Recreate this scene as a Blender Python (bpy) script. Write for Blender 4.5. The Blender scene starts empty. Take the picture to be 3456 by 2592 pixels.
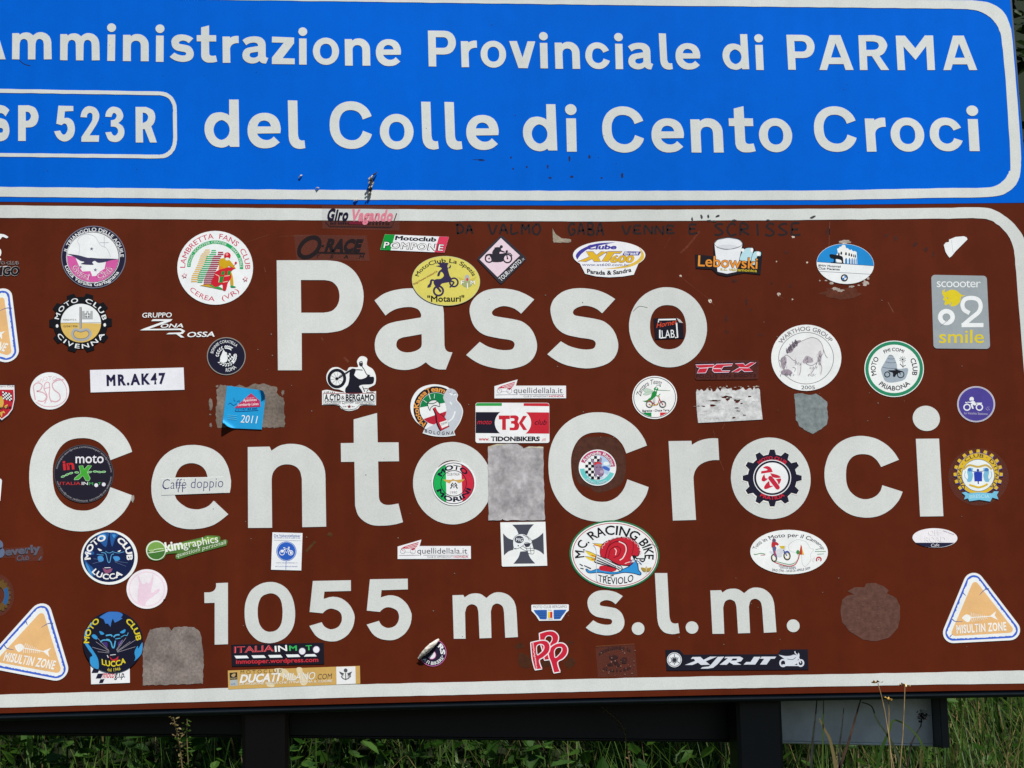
import bpy, math, random
from mathutils import Vector, Matrix
from mathutils.geometry import tessellate_polygon

random.seed(7)
scene = bpy.context.scene
COL = scene.collection
R = math.radians

# ---------------------------------------------------------------- camera
W, H, F = 3456.0, 2592.0, 6250.0          # picture size and focal length in picture pixels
MM = 0.000352                              # metres of sign per picture pixel
ZC = 1.75                                  # height of the picture centre on the sign
ex = Vector((44206, 292, -4000)).normalized()
ez = Vector((-786, 25530, -4000)); ez = (ez - ex * ez.dot(ex)).normalized()
ey = ez.cross(ex)
RWC = Matrix((ex, ey, ez)).transposed()    # world axes as columns, in camera axes
RCW = RWC.transposed()
fwd = RCW @ Vector((0, 0, -1))
CAM = -fwd * (F * MM) + Vector((0, 0, ZC))
cam_data = bpy.data.cameras.new('camera')
cam = bpy.data.objects.new('camera', cam_data); COL.objects.link(cam)
m4 = RCW.to_4x4(); m4.translation = CAM
cam.matrix_world = m4
cam_data.sensor_fit = 'HORIZONTAL'; cam_data.sensor_width = 36.0
cam_data.lens = 36.0 * F / W
cam_data.clip_start = 0.05; cam_data.clip_end = 500
scene.camera = cam

# ---------------------------------------------------------------- light
SUN_AZ, SUN_EL = 27.0, 60.0                # degrees to the right of the sign's axis, above the horizon
to_sun = Vector((math.sin(R(SUN_AZ)) * math.cos(R(SUN_EL)), -math.cos(R(SUN_AZ)) * math.cos(R(SUN_EL)), math.sin(R(SUN_EL))))
sd = bpy.data.lights.new('sun', 'SUN'); sd.energy = 5.0; sd.angle = R(0.5); sd.color = (1.0, 0.955, 0.88)
sun = bpy.data.objects.new('sun', sd); COL.objects.link(sun)
sun.rotation_euler = (-to_sun).to_track_quat('-Z', 'Y').to_euler()
world = bpy.data.worlds.new('World'); scene.world = world; world.use_nodes = True
wn = world.node_tree; wn.nodes.clear()
sky = wn.nodes.new('ShaderNodeTexSky'); sky.sky_type = 'NISHITA'; sky.sun_disc = False
sky.sun_elevation = R(SUN_EL); sky.sun_rotation = math.atan2(to_sun.x, to_sun.y); sky.altitude = 1055
bg = wn.nodes.new('ShaderNodeBackground'); bg.inputs['Strength'].default_value = 0.05
wo = wn.nodes.new('ShaderNodeOutputWorld')
wn.links.new(sky.outputs[0], bg.inputs[0]); wn.links.new(bg.outputs[0], wo.inputs[0])
vs = scene.view_settings
vs.view_transform = 'Standard'; vs.look = 'None'; vs.exposure = 0.26; vs.gamma = 1.0; vs.use_curve_mapping = False

# ---------------------------------------------------------------- helpers
def plane(x, y, depth=0.0):
    """picture pixel -> point on the upright plane y = depth"""
    d = RCW @ Vector(((x - W / 2) / F, -(y - H / 2) / F, -1.0))
    t = (depth - CAM.y) / d.y
    p = CAM + d * t
    return p.x, p.z

def lin(c):
    c /= 255.0
    return c / 12.92 if c <= 0.04045 else ((c + 0.055) / 1.055) ** 2.4

MATS = {}
def mat(rgb, kind='vinyl'):
    key = (tuple(rgb), kind)
    if key in MATS: return MATS[key]
    m = bpy.data.materials.new(kind); m.use_nodes = True
    nt = m.node_tree; b = nt.nodes['Principled BSDF']; L = nt.links.new
    if kind == 'vinyl' and min(rgb) > 200: rgb = [min(246, v + 11) for v in rgb]
    base = [lin(v) for v in rgb]
    rough, spec, amp, sc = dict(vinyl=(.45, .14, .07, 45), film=(.55, .03, .04, 40), paint=(.5, .08, .10, 26),
        residue=(.85, .1, .3, 330), peeled=(.7, .2, .35, 120), stain=(.7, .1, .3, 160), metal=(.4, .5, .2, 20), ink=(.6, .2, .25, 200),
        mottled=(.8, .12, .30, 130), foil=(.35, .5, .6, 320), organic=(.8, .15, .5, 60)).get(kind, (.5, .3, .1, 50))
    tc = nt.nodes.new('ShaderNodeTexCoord')
    n1 = nt.nodes.new('ShaderNodeTexNoise'); n1.inputs['Scale'].default_value = sc; n1.inputs['Detail'].default_value = 6; n1.inputs['Roughness'].default_value = .65
    geo = nt.nodes.new('ShaderNodeNewGeometry')
    L(geo.outputs['Position'], n1.inputs['Vector'])
    n2 = nt.nodes.new('ShaderNodeTexNoise'); n2.inputs['Scale'].default_value = 620; n2.inputs['Detail'].default_value = 2
    L(geo.outputs['Position'], n2.inputs['Vector'])
    mr = nt.nodes.new('ShaderNodeMapRange'); mr.inputs['From Min'].default_value = .3; mr.inputs['From Max'].default_value = .7
    mr.inputs['To Min'].default_value = 1 - amp; mr.inputs['To Max'].default_value = 1 + amp
    L(n1.outputs['Fac'], mr.inputs['Value'])
    m2 = nt.nodes.new('ShaderNodeMapRange'); m2.inputs['From Min'].default_value = .3; m2.inputs['From Max'].default_value = .7
    g = .05 if kind in ('film', 'paint') else .03
    m2.inputs['To Min'].default_value = 1 - g; m2.inputs['To Max'].default_value = 1 + g
    L(n2.outputs['Fac'], m2.inputs['Value'])
    mu = nt.nodes.new('ShaderNodeMath'); mu.operation = 'MULTIPLY'; L(mr.outputs[0], mu.inputs[0]); L(m2.outputs[0], mu.inputs[1])
    vm = nt.nodes.new('ShaderNodeVectorMath'); vm.operation = 'SCALE'; vm.inputs[0].default_value = base
    L(mu.outputs[0], vm.inputs['Scale'])
    out = vm.outputs[0]
    if kind in ('film', 'paint', 'residue', 'mottled'):  # uneven fading and rain streaks
        mp = nt.nodes.new('ShaderNodeMapping'); mp.inputs['Scale'].default_value = (38, 38, 2.2) if kind in ('film', 'paint') else (42, 42, 42)
        L(geo.outputs['Position'], mp.inputs['Vector'])
        n3 = nt.nodes.new('ShaderNodeTexNoise'); n3.inputs['Scale'].default_value = 1; n3.inputs['Detail'].default_value = 5; L(mp.outputs[0], n3.inputs['Vector'])
        n4 = nt.nodes.new('ShaderNodeTexNoise'); n4.inputs['Scale'].default_value = 2.6; n4.inputs['Detail'].default_value = 3; L(geo.outputs['Position'], n4.inputs['Vector'])
        k3 = {'film': .03, 'paint': .07}.get(kind, .3)
        q3 = nt.nodes.new('ShaderNodeMapRange'); q3.inputs['From Min'].default_value = .3; q3.inputs['From Max'].default_value = .7; q3.inputs['To Min'].default_value = 1 - k3; q3.inputs['To Max'].default_value = 1 + k3; L(n3.outputs['Fac'], q3.inputs['Value'])
        q4 = nt.nodes.new('ShaderNodeMapRange'); q4.inputs['From Min'].default_value = .3; q4.inputs['From Max'].default_value = .7; q4.inputs['To Min'].default_value = .92; q4.inputs['To Max'].default_value = 1.08; L(n4.outputs['Fac'], q4.inputs['Value'])
        mm = nt.nodes.new('ShaderNodeMath'); mm.operation = 'MULTIPLY'; L(q3.outputs[0], mm.inputs[0]); L(q4.outputs[0], mm.inputs[1])
        m5 = nt.nodes.new('ShaderNodeMath'); m5.operation = 'MULTIPLY'; L(mm.outputs[0], m5.inputs[0]); L(mu.outputs[0], m5.inputs[1]); L(m5.outputs[0], vm.inputs['Scale'])
    if kind in ('film', 'paint'):                       # flecks of dust and small chips
        v = nt.nodes.new('ShaderNodeTexNoise'); v.inputs['Scale'].default_value = 95; v.inputs['Detail'].default_value = 8; v.inputs['Roughness'].default_value = .8
        L(geo.outputs['Position'], v.inputs['Vector'])
        r = nt.nodes.new('ShaderNodeMapRange'); r.inputs['From Min'].default_value = .72; r.inputs['From Max'].default_value = .82
        r.inputs['To Max'].default_value = .4; r.clamp = True
        L(v.outputs['Fac'], r.inputs['Value'])
        mx = nt.nodes.new('ShaderNodeMix'); mx.data_type = 'RGBA'
        L(r.outputs[0], mx.inputs['Factor']); L(out, mx.inputs['A'])
        mx.inputs['B'].default_value = (.16, .11, .08, 1) if kind == 'paint' else (.34, .33, .30, 1)
        out = mx.outputs['Result']
    L(out, b.inputs['Base Color'])
    b.inputs['Roughness'].default_value = rough
    b.inputs['Specular IOR Level'].default_value = spec
    if kind == 'metal': b.inputs['Metallic'].default_value = .3
    if kind in ('residue', 'peeled', 'foil', 'mottled'):
        bp = nt.nodes.new('ShaderNodeBump'); bp.inputs['Strength'].default_value = .3; bp.inputs['Distance'].default_value = .0004
        L(n1.outputs['Fac'], bp.inputs['Height']); L(bp.outputs[0], b.inputs['Normal'])
    MATS[key] = m
    return m

def clear_mat():
    if 'clear' in MATS: return MATS['clear']
    m = bpy.data.materials.new('clear_film'); m.use_nodes = True
    nt = m.node_tree; b = nt.nodes['Principled BSDF']
    b.inputs['Base Color'].default_value = (.5, .45, .45, 1); b.inputs['Roughness'].default_value = .35
    t = nt.nodes.new('ShaderNodeBsdfTransparent'); t.inputs['Color'].default_value = (.965, .96, .96, 1)
    mx = nt.nodes.new('ShaderNodeMixShader'); mx.inputs[0].default_value = .035
    nt.links.new(t.outputs[0], mx.inputs[1]); nt.links.new(b.outputs[0], mx.inputs[2])
    nt.links.new(mx.outputs[0], nt.nodes['Material Output'].inputs[0])
    MATS['clear'] = m
    return m

def smooth(pts, closed=True, n=6):
    """Catmull-Rom through the points; a third element 1 marks a corner"""
    N = len(pts); out = []
    for i in range(N if closed else N - 1):
        a, b = pts[i], pts[(i + 1) % N]
        ca, cb = len(a) > 2, len(b) > 2
        if ca and cb: out.append((a[0], a[1])); continue
        p = a if ca or (not closed and i == 0) else pts[i - 1]
        q = b if cb or (not closed and i == N - 2) else pts[(i + 2) % N]
        for k in range(n):
            t = k / n; t2 = t * t; t3 = t2 * t
            out.append(tuple(.5 * (2 * a[j] + (b[j] - p[j]) * t + (2 * p[j] - 5 * a[j] + 4 * b[j] - q[j]) * t2 + (3 * a[j] - p[j] - 3 * b[j] + q[j]) * t3) for j in (0, 1)))
    if not closed: out.append((pts[-1][0], pts[-1][1]))
    return out

def ell(cx, cy, rx, ry=None, rot=0, n=48, a0=0, a1=360):
    ry = rx if ry is None else ry; c, s = math.cos(R(rot)), math.sin(R(rot)); o = []
    full = a1 - a0 >= 360
    for k in range(n if full else n + 1):
        a = R(a0 + (a1 - a0) * k / n); x, y = rx * math.sin(a), -ry * math.cos(a)
        o.append((cx + x * c - y * s, cy + x * s + y * c))
    return o

def ribbon(pts, w, closed=False):
    """flat ribbon along a polyline; w a number or (start, end)"""
    n = len(pts); Lf, Rt = [], []
    for i in range(n):
        a = pts[i - 1] if (closed or i) else pts[i]; b = pts[(i + 1) % n] if (closed or i < n - 1) else pts[i]
        dx, dy = b[0] - a[0], b[1] - a[1]; l = math.hypot(dx, dy) or 1
        ww = (w if not isinstance(w, tuple) else w[0] + (w[1] - w[0]) * i / max(1, n - 1)) / 2
        Lf.append((pts[i][0] - dy / l * ww, pts[i][1] + dx / l * ww)); Rt.append((pts[i][0] + dy / l * ww, pts[i][1] - dx / l * ww))
    v = Lf + Rt; f = []
    for i in range(n if closed else n - 1):
        j = (i + 1) % n; f += [(i, j, n + j), (i, n + j, n + i)]
    return v, f

def blob(cx, cy, rx, ry=None, n=14, j=.3, rot=0):
    ry = ry or rx; p = []
    for k in range(n):
        a = 2 * math.pi * k / n; r = 1 + random.uniform(-j, j)
        x, y = rx * r * math.cos(a), ry * r * math.sin(a); c, s = math.cos(R(rot)), math.sin(R(rot))
        p.append((cx + x * c - y * s, cy + x * s + y * c))
    return p

def rough_edge(pts, step, amp):
    o = []
    for i in range(len(pts)):
        a, b = pts[i], pts[(i + 1) % len(pts)]; l = math.hypot(b[0] - a[0], b[1] - a[1]); k = max(1, int(l / step))
        for q in range(k):
            t = q / k; o.append((a[0] + (b[0] - a[0]) * t + random.uniform(-amp, amp), a[1] + (b[1] - a[1]) * t + random.uniform(-amp, amp)))
    return o

def rtri(cs, r, n=8, jag=0):
    """triangle with rounded corners round three centres (screen order)"""
    o = []; N = len(cs)
    for i in range(N):
        p, c, q = cs[i - 1], cs[i], cs[(i + 1) % N]
        def nrm(a, b):
            dx, dy = b[0] - a[0], b[1] - a[1]; l = math.hypot(dx, dy); return dy / l, -dx / l
        n0, n1 = nrm(p, c), nrm(c, q); a0 = math.atan2(n0[1], n0[0]); a1 = math.atan2(n1[1], n1[0])
        d = (a1 - a0 + math.pi) % (2 * math.pi) - math.pi
        for k in range(n + 1):
            a = a0 + d * k / n; o.append((c[0] + r * math.cos(a), c[1] + r * math.sin(a)))
    if jag: o = rough_edge(o, 16, jag)
    return o

def tess(loops):
    vs_ = [p for l in loops for p in l]
    tr = tessellate_polygon([[Vector((p[0], p[1], 0)) for p in l] for l in loops])
    return vs_, [tuple(t) for t in tr]

_tc = bpy.data.curves.new('lettering_source', 'FONT'); _to = bpy.data.objects.new('lettering_source', _tc); COL.objects.link(_to)
_tc.resolution_u = 3
TCACHE = {}
def embolden(v, f, w):
    """push the outline of flat glyphs outwards by w"""
    cnt = {}
    for t in f:
        ar = sum(v[t[i - 1]][0] * v[t[i]][1] - v[t[i]][0] * v[t[i - 1]][1] for i in range(len(t)))
        t = t if ar > 0 else t[::-1]
        for i in range(len(t)): cnt.setdefault((min(t[i - 1], t[i]), max(t[i - 1], t[i])), []).append((t[i - 1], t[i]))
    nx, pv = {}, {}
    for e in cnt.values():
        if len(e) == 1: a, b = e[0]; nx[a] = b; pv[b] = a
    o = list(v)
    for i in nx:
        if i not in pv: continue
        a, b, c = v[pv[i]], v[i], v[nx[i]]
        d1 = (b[0] - a[0], b[1] - a[1]); d2 = (c[0] - b[0], c[1] - b[1]); l1 = math.hypot(*d1) or 1; l2 = math.hypot(*d2) or 1
        n1 = (d1[1] / l1, -d1[0] / l1); n2 = (d2[1] / l2, -d2[0] / l2)
        m = (n1[0] + n2[0], n1[1] + n2[1]); q = 1 + n1[0] * n2[0] + n1[1] * n2[1]
        q = max(q, .35); o[i] = (b[0] + m[0] / q * w, b[1] + m[1] / q * w)
    return o
def text_mesh(s, weight=0.0, space=1.0):
    k = (s, weight, space)
    if k not in TCACHE:
        _tc.body = s; _tc.space_character = space
        bpy.context.view_layer.update()
        me = _to.to_mesh()
        v = [(p.co.x, p.co.y) for p in me.vertices]; f = [tuple(p.vertices) for p in me.polygons]
        _to.to_mesh_clear()
        if weight: v = embolden(v, f, weight)
        v = [(p[0], p[1] / .682) for p in v]
        x0 = min(p[0] for p in v); x1 = max(p[0] for p in v)
        TCACHE[k] = ([((p[0] - x0) / (x1 - x0), p[1]) for p in v], f)
    return TCACHE[k]

def make_mesh(name, v3, faces, material, parent=None, origin=(0, 0, 0), thick=0, loops=None):
    """flat faces turned to the viewer (-y)"""
    me = bpy.data.meshes.new(name)
    ff = []
    for f in faces:
        a, b, c = v3[f[0]], v3[f[1]], v3[f[2]]
        cr = (b[0] - a[0]) * (c[2] - a[2]) - (b[2] - a[2]) * (c[0] - a[0])
        ff.append(f if cr > 0 else tuple(reversed(f)))
    me.from_pydata([(p[0] - origin[0], p[1] - origin[1], p[2] - origin[2]) for p in v3], [], ff)
    me.materials.append(material)
    o = bpy.data.objects.new(name, me); COL.objects.link(o)
    if parent: o.parent = parent
    return o

def tag(o, label=None, cat=None, group=None, kind=None):
    if label: o['label'] = label
    if cat: o['category'] = cat
    if group: o['group'] = group
    if kind: o['kind'] = kind
    return o

class Art:
    """a flat thing on the sign face: printed pieces laid as thin sheets over its backing"""
    def __init__(s, name, label, cat, crop, center, base=.0005, group=None, kind=None):
        s.crop = crop; s.base = base; s.parts = {}; s.order = []; s.lay = 0; s.tf = None
        c = s.px(center); X, Z = plane(*c)
        s.org = (X, 0.0, Z)
        s.root = bpy.data.objects.new(name, None); s.root.empty_display_size = .02; COL.objects.link(s.root)
        s.root.location = s.org
        tag(s.root, label, cat, group or (cat + 's on the brown sign'), kind)
    def px(s, p):
        if getattr(s, 'tf', None): p = s.tf(p)
        x0, y0, k = s.crop; return (x0 + p[0] * k, y0 + p[1] * k)
    def raw(s, part, v, f, col, kind='vinyl', lay=None, wall=None):
        s.lay += 1
        y = -(s.base + (s.lay if lay is None else lay) * .000006)
        key = (part, tuple(col) if col != 'clear' else 'clear', kind, s.lay if part in ('lettering', 'handwriting') and kind != 'stain' else 0)
        if key not in s.parts: s.parts[key] = ([], []); s.order.append(key)
        V, Fc = s.parts[key]; n = len(V)
        for p in v:
            X, Z = plane(*s.px(p)); V.append((X, y, Z))
        Fc.extend(tuple(i + n for i in t) for t in f)
        if wall:                                            # edge of the backing, down to the sign
            for lp in wall:
                n = len(V); k = len(lp)
                for p in lp:
                    X, Z = plane(*s.px(p)); V.append((X, y, Z)); V.append((X, -.00005, Z))
                s.walls = getattr(s, 'walls', {}); s.walls.setdefault(key, []).extend((n + 2 * i, n + 2 * ((i + 1) % k), n + 2 * ((i + 1) % k) + 1, n + 2 * i + 1) for i in range(k))
    def poly(s, part, pts, col, kind='vinyl', holes=(), wall=False, sm=False, lay=None):
        lp = [smooth(pts) if sm else [(p[0], p[1]) for p in pts]] + [list(h) for h in holes]
        v, f = tess(lp); s.raw(part, v, f, col, kind, lay, lp if wall else None)
    def sm(s, part, pts, col, **k): s.poly(part, pts, col, sm=True, **k)
    def back(s, pts, col, kind='vinyl', sm=False, holes=(), part='backing'): s.poly(part, pts, col, kind, sm=sm, wall=True, holes=holes)
    def disc(s, part, cx, cy, rx, col, ry=None, rot=0, kind='vinyl', wall=False, n=48): s.poly(part, ell(cx, cy, rx, ry, rot, n), col, kind, wall=wall)
    def ring(s, part, cx, cy, r, w, col, k=1.0, rot=0, a0=0, a1=360, kind='vinyl'):
        full = a1 - a0 >= 360
        v, f = ribbon(ell(cx, cy, r, r * k, rot, 40 if full else 28, a0, a1), w, full); s.raw(part, v, f, col, kind)
    def line(s, part, pts, w, col, sm=True, closed=False, kind='vinyl'):
        p = smooth(pts, closed, 5) if sm and len(pts) > 2 else [(q[0], q[1]) for q in pts]
        v, f = ribbon(p, w, closed); s.raw(part, v, f, col, kind)
    def text(s, t, p0, p1, h, col, weight=0., shear=0., bow=0., part='lettering', space=1., out=None, ow=.03, kind='vinyl'):
        if out: s.text(t, p0, p1, h, out, weight + ow, shear, bow, part, space, kind=kind)
        v, f = text_mesh(t, weight, space)
        dx, dy = p1[0] - p0[0], p1[1] - p0[1]; l = math.hypot(dx, dy); ux, uy = dx / l, dy / l
        pts = []
        for x, y in v:
            b = bow * (1 - (2 * x - 1) ** 2)
            pts.append((p0[0] + dx * x + uy * (y * h - b) + ux * shear * y * h, p0[1] + dy * x - ux * (y * h - b) + uy * shear * y * h))
        s.raw(part, pts, f, col, kind)
    def arc(s, t, cx, cy, r, a0, a1, h, col, ky=1., weight=0., inv=False, part='lettering', space=1., rot=0, shear=0., out=None, ow=.03, kind='vinyl'):
        if out: s.arc(t, cx, cy, r, a0, a1, h, out, ky, weight + ow, inv, part, space, rot, shear, kind=kind)
        v, f = text_mesh(t, weight, space); pts = []; c, sn = math.cos(R(rot)), math.sin(R(rot))
        for x, y in v:
            rr = r - y * h if inv else r + y * h
            a = R(a0 + (a1 - a0) * x) + (-1 if inv else 1) * shear * y * h / r
            X, Y = rr * math.sin(a), -rr * math.cos(a)
            Y = Y * ky if ky == 1 else -(r * ky + (rr - r)) * math.cos(a)
            pts.append((cx + X * c - Y * sn, cy + X * sn + Y * c))
        s.raw(part, pts, f, col, kind)
    def worn(s, p0, p1, h, col, bow=0., kind='vinyl', part='worn_print'):
        """print too small or worn to read: a row of broken blocks"""
        rr = random.Random(int(p0[0] * 7 + p1[1])); dx, dy = p1[0] - p0[0], p1[1] - p0[1]; l = math.hypot(dx, dy); ux, uy = dx / l, dy / l; t = 0.; V, Fc = [], []
        while t < l - h * .4:
            w = h * rr.uniform(.35, .8); hh = h * rr.uniform(.55, 1.); q = (t + w / 2) / l; b = bow * (1 - (2 * q - 1) ** 2); n = len(V)
            for a_, c_ in ((0, 0), (w, 0), (w, hh), (0, hh)): V.append((p0[0] + ux * (t + a_) + uy * (c_ - b), p0[1] + uy * (t + a_) - ux * (c_ - b)))
            Fc.append((n, n + 1, n + 2, n + 3)); t += w + h * (rr.uniform(.12, .3) if rr.random() < .8 else .7)
        s.raw(part, V, Fc, col, kind)
    def sector(s, part, cx, cy, r0, r1, a0, a1, col, ky=1.):
        o = ell(cx, cy, r1, r1 * ky, 0, 30, a0, a1) + ell(cx, cy, r0, r0 * ky, 0, 30, a0, a1)[::-1]
        s.poly(part, o, col)
    def star(s, part, cx, cy, r, col, rot=0, q=.42):
        s.poly(part, [(cx + (r if i % 2 == 0 else r * q) * math.sin(R(rot + i * 36)), cy - (r if i % 2 == 0 else r * q) * math.cos(R(rot + i * 36))) for i in range(10)], col)
    def gear(s, part, cx, cy, ro, ri, n, col, rot=0, ky=1., tip=.34, root=.56, wall=False, kind='vinyl'):
        o = []; st = 360 / n
        for i in range(n):
            a = rot + i * st
            for d, rr in ((-st * root / 2, ri), (-st * tip / 2, ro), (st * tip / 2, ro), (st * root / 2, ri)):
                o.append((cx + rr * math.sin(R(a + d)), cy - rr * ky * math.cos(R(a + d))))
            for q in (1, 2):
                d = st * root / 2 + st * (1 - root) * q / 3
                o.append((cx + ri * math.sin(R(a + d)), cy - ri * ky * math.cos(R(a + d))))
        s.poly(part, o, col, kind, wall=wall)
    def done(s):
        w = getattr(s, 'walls', {})
        for key in s.order:
            part, col, kind, _ = key; V, Fc = s.parts[key]
            m = clear_mat() if col == 'clear' else mat(col, kind)
            o = make_mesh(part, V, Fc + w.get(key, []), m, s.root, s.org)
        return s.root

def crop(x0, y0, w, zoomw=2212): return (x0, y0, w / zoomw)
Z1, Z2, Z3, Z4 = crop(0, 0, 1000), crop(900, 0, 1000), crop(1800, 0, 1000), crop(2656, 0, 800)
A1, A2, A3, A4, A5, A6 = crop(0, 700, 700), crop(550, 700, 700), crop(1100, 660, 600), crop(1600, 740, 700), crop(2200, 740, 700), crop(2756, 700, 700)
B1, B2, B3, B4, B5, B6, B7 = [crop(x, y, 640) for x, y in ((0, 1150), (600, 1130), (1050, 1180), (1580, 1200), (1860, 1160), (2280, 1180), (2816, 1120))]
C1, C2, C3, C4, C5, C6, C7 = [crop(x, y, 640) for x, y in ((0, 1700), (200, 1960), (500, 1700), (740, 2080), (1300, 1740), (1380, 1980), (1880, 1720))]
D1, D2, D3, D4 = crop(2480, 1500, 640), crop(2816, 1480, 640), crop(2816, 1900, 640), crop(1980, 1960, 800)
E1, E2, E3, E4, E5, E6 = crop(0, 740, 240, 553), crop(0, 1580, 300, 664), crop(1480, 1480, 400), crop(1860, 2110, 400), crop(1060, 680, 480), crop(980, 560, 360)
GA, GC, GE, GN, GR, GI, GM = crop(1240, 940, 400, 2011), crop(80, 1380, 400, 1543), crop(480, 1470, 320, 1609), crop(800, 1380, 600), crop(2220, 1450, 240, 1207), crop(2750, 1350, 450, 1736), crop(680, 1940, 740)
SRC = (0, 0, 1.0)

# ---------------------------------------------------------------- setting: ground
def ground_z(x, y):
    if y < -.3: return 0.0
    if y < 1.2: t = (y + .3) / 1.5; return 1.02 * t * t * (3 - 2 * t)
    return 1.02 + .42 * (y - 1.2)
gv, gf = [], []
ys = [-60, -20, -8, -3, -1, -.3] + [-.3 + .15 * k for k in range(1, 20)] + [3, 4, 6, 9, 14, 22, 35, 60, 90]
xs = [-90, -40, -15, -6] + [-3 + .25 * k for k in range(25)] + [6, 15, 40, 90]
for y in ys:
    for x in xs: gv.append((x, y, ground_z(x, y) + random.uniform(-.02, .02) * (y > -.2)))
nx = len(xs)
for j in range(len(ys) - 1):
    for i in range(nx - 1): gf.append((j * nx + i, j * nx + i + 1, (j + 1) * nx + i + 1, (j + 1) * nx + i))
me = bpy.data.meshes.new('ground'); me.from_pydata(gv, [], gf); me.materials.append(mat((24, 32, 13), 'organic'))
g = bpy.data.objects.new('ground', me); COL.objects.link(g); tag(g, kind='structure')

# ---------------------------------------------------------------- the two sign boards
WHITE = (213, 218, 217)
BLUE = (0, 98, 214)
BROWN = (90, 35, 16)

def slab(name, outline, material, parent, y_front, y_back, org):
    """sheet with depth from an outline in picture pixels"""
    P = [plane(*p) for p in outline]; n = len(P)
    v = [(p[0], y_front, p[1]) for p in P]; v2 = [(p[0], y_back, p[1]) for p in P]
    tr = tess([P])[1]
    me = bpy.data.meshes.new(name); fs = []
    for f in tr:
        a, b, c = (P[i] for i in f)
        cr = (b[0] - a[0]) * (c[1] - a[1]) - (b[1] - a[1]) * (c[0] - a[0])
        f = f if cr > 0 else f[::-1]
        fs.append(f); fs.append(tuple(i + n for i in f[::-1]))
    area = sum(P[i - 1][0] * P[i][1] - P[i][0] * P[i - 1][1] for i in range(n))
    for i in range(n):
        j = (i + 1) % n; q = (i, n + i, n + j, j)
        fs.append(q if area > 0 else q[::-1])
    me.from_pydata([(p[0] - org[0], p[1] - org[1], p[2] - org[2]) for p in v + v2], [], fs); me.materials.append(material)
    o = bpy.data.objects.new(name, me); COL.objects.link(o); o.parent = parent
    return o

def interp(tab, x):
    for (a, b), (c, d) in zip(tab, tab[1:]):
        if x <= c: return b + (d - b) * (x - a) / (c - a)
    (a, b), (c, d) = tab[-2:]
    return b + (d - b) * (x - a) / (c - a)
XL = -760.0
right_x = lambda y: 3416 + .0790 * y
blue_bot = [(XL, 674), (0, 680.5), (1000, 689.5), (1900, 694), (2800, 691), (3470, 684)]
brown_bot = [(XL, 2426), (0, 2407.5), (1100, 2377.5), (2256, 2348.5), (3456, 2327.5), (3600, 2325)]
XSAMP = [XL, -300, 0, 400, 800, 1200, 1600, 2000, 2400, 2800, 3200]

def thing(name, label, cat, loc, group=None):
    o = bpy.data.objects.new(name, None); o.empty_display_size = .05; COL.objects.link(o); o.location = loc; tag(o, label, cat, group); return o

def org_of(px_, py_): X, Z = plane(px_, py_); return (X, 0, Z)
o_blue, o_brown = org_of(1500, 690), org_of(1500, 2370)
blue = thing('road_sign', 'blue metal sign with white lettering above the brown pass sign', 'sign', o_blue)
brown = thing('road_sign', 'brown metal pass sign covered in stickers, below the blue sign', 'sign', o_brown)
top = [(x, -90 + .012 * x) for x in XSAMP] + [(3405, -50)]
slab('panel', top + [(right_x(690), 684)] + [(x, interp(blue_bot, x)) for x in reversed(XSAMP)], mat(BLUE, 'film'), blue, 0, .028, o_blue)
slab('panel', [(x, interp(blue_bot, x) + 1.5) for x in XSAMP] + [(right_x(690), 685.5), (right_x(2326), 2326)] + [(x, interp(brown_bot, x)) for x in reversed(XSAMP)], mat(BROWN, 'paint'), brown, 0, .028, o_brown)

# dark rolled edges of the boards
def rolled_edge(name, pts, rad, yc, org, parent, col=(44, 52, 60)):
    v, f = [], []; K = 12
    for i, (x, z) in enumerate(pts):
        a = pts[max(0, i - 1)]; b = pts[min(len(pts) - 1, i + 1)]; dx, dz = b[0] - a[0], b[1] - a[1]; l = math.hypot(dx, dz); nx_, nz = -dz / l, dx / l
        for k in range(K):
            t = 2 * math.pi * k / K
            v.append((x + nx_ * rad * math.cos(t) - org[0], yc + rad * 1.3 * math.sin(t), z + nz * rad * math.cos(t) - org[2]))
    for i in range(len(pts) - 1):
        for k in range(K):
            q = (k + 1) % K; f.append((i * K + k, i * K + q, (i + 1) * K + q, (i + 1) * K + k))
    me = bpy.data.meshes.new(name); me.from_pydata(v, [], f); me.materials.append(mat(col, 'metal'))
    for p in me.polygons: p.use_smooth = True
    o = bpy.data.objects.new(name, me); COL.objects.link(o); o.parent = parent
rolled_edge('rolled_edge', [plane(x, interp(brown_bot, x) + 12) for x in XSAMP + [3450, 3610]], .0046, .008, o_brown, brown)
rolled_edge('rolled_edge', [plane(right_x(y) + 5, y) for y in (-80, 150, 400, 680)], .0022, .012, o_blue, blue, (96, 106, 120))
rolled_edge('rolled_edge', [plane(right_x(y) + 5, y) for y in (690, 1200, 1700, 2330)], .0022, .012, o_brown, brown, (96, 106, 120))

TH = .00035
def sheet(name, loops, parent, org, col=WHITE, kind='film', y=-TH, y0=-.00002):
    """cut film letter or border: loops in world x,z"""
    v, f = tess(loops); V = [(p[0], y, p[1]) for p in v]; W_ = []
    for lp in loops:
        n = len(V); k = len(lp)
        for p in lp: V.append((p[0], y, p[1])); V.append((p[0], y0, p[1]))
        W_ += [(n + 2 * i, n + 2 * ((i + 1) % k), n + 2 * ((i + 1) % k) + 1, n + 2 * i + 1) for i in range(k)]
    return make_mesh(name, V, f + W_, mat(col, kind), parent, org)

def PL(pts): return [plane(*p) for p in pts]
def strip(name, upper, lower, parent, org, y=-TH):
    return sheet(name, [PL(upper + lower[::-1])], parent, org, y=y)

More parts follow.
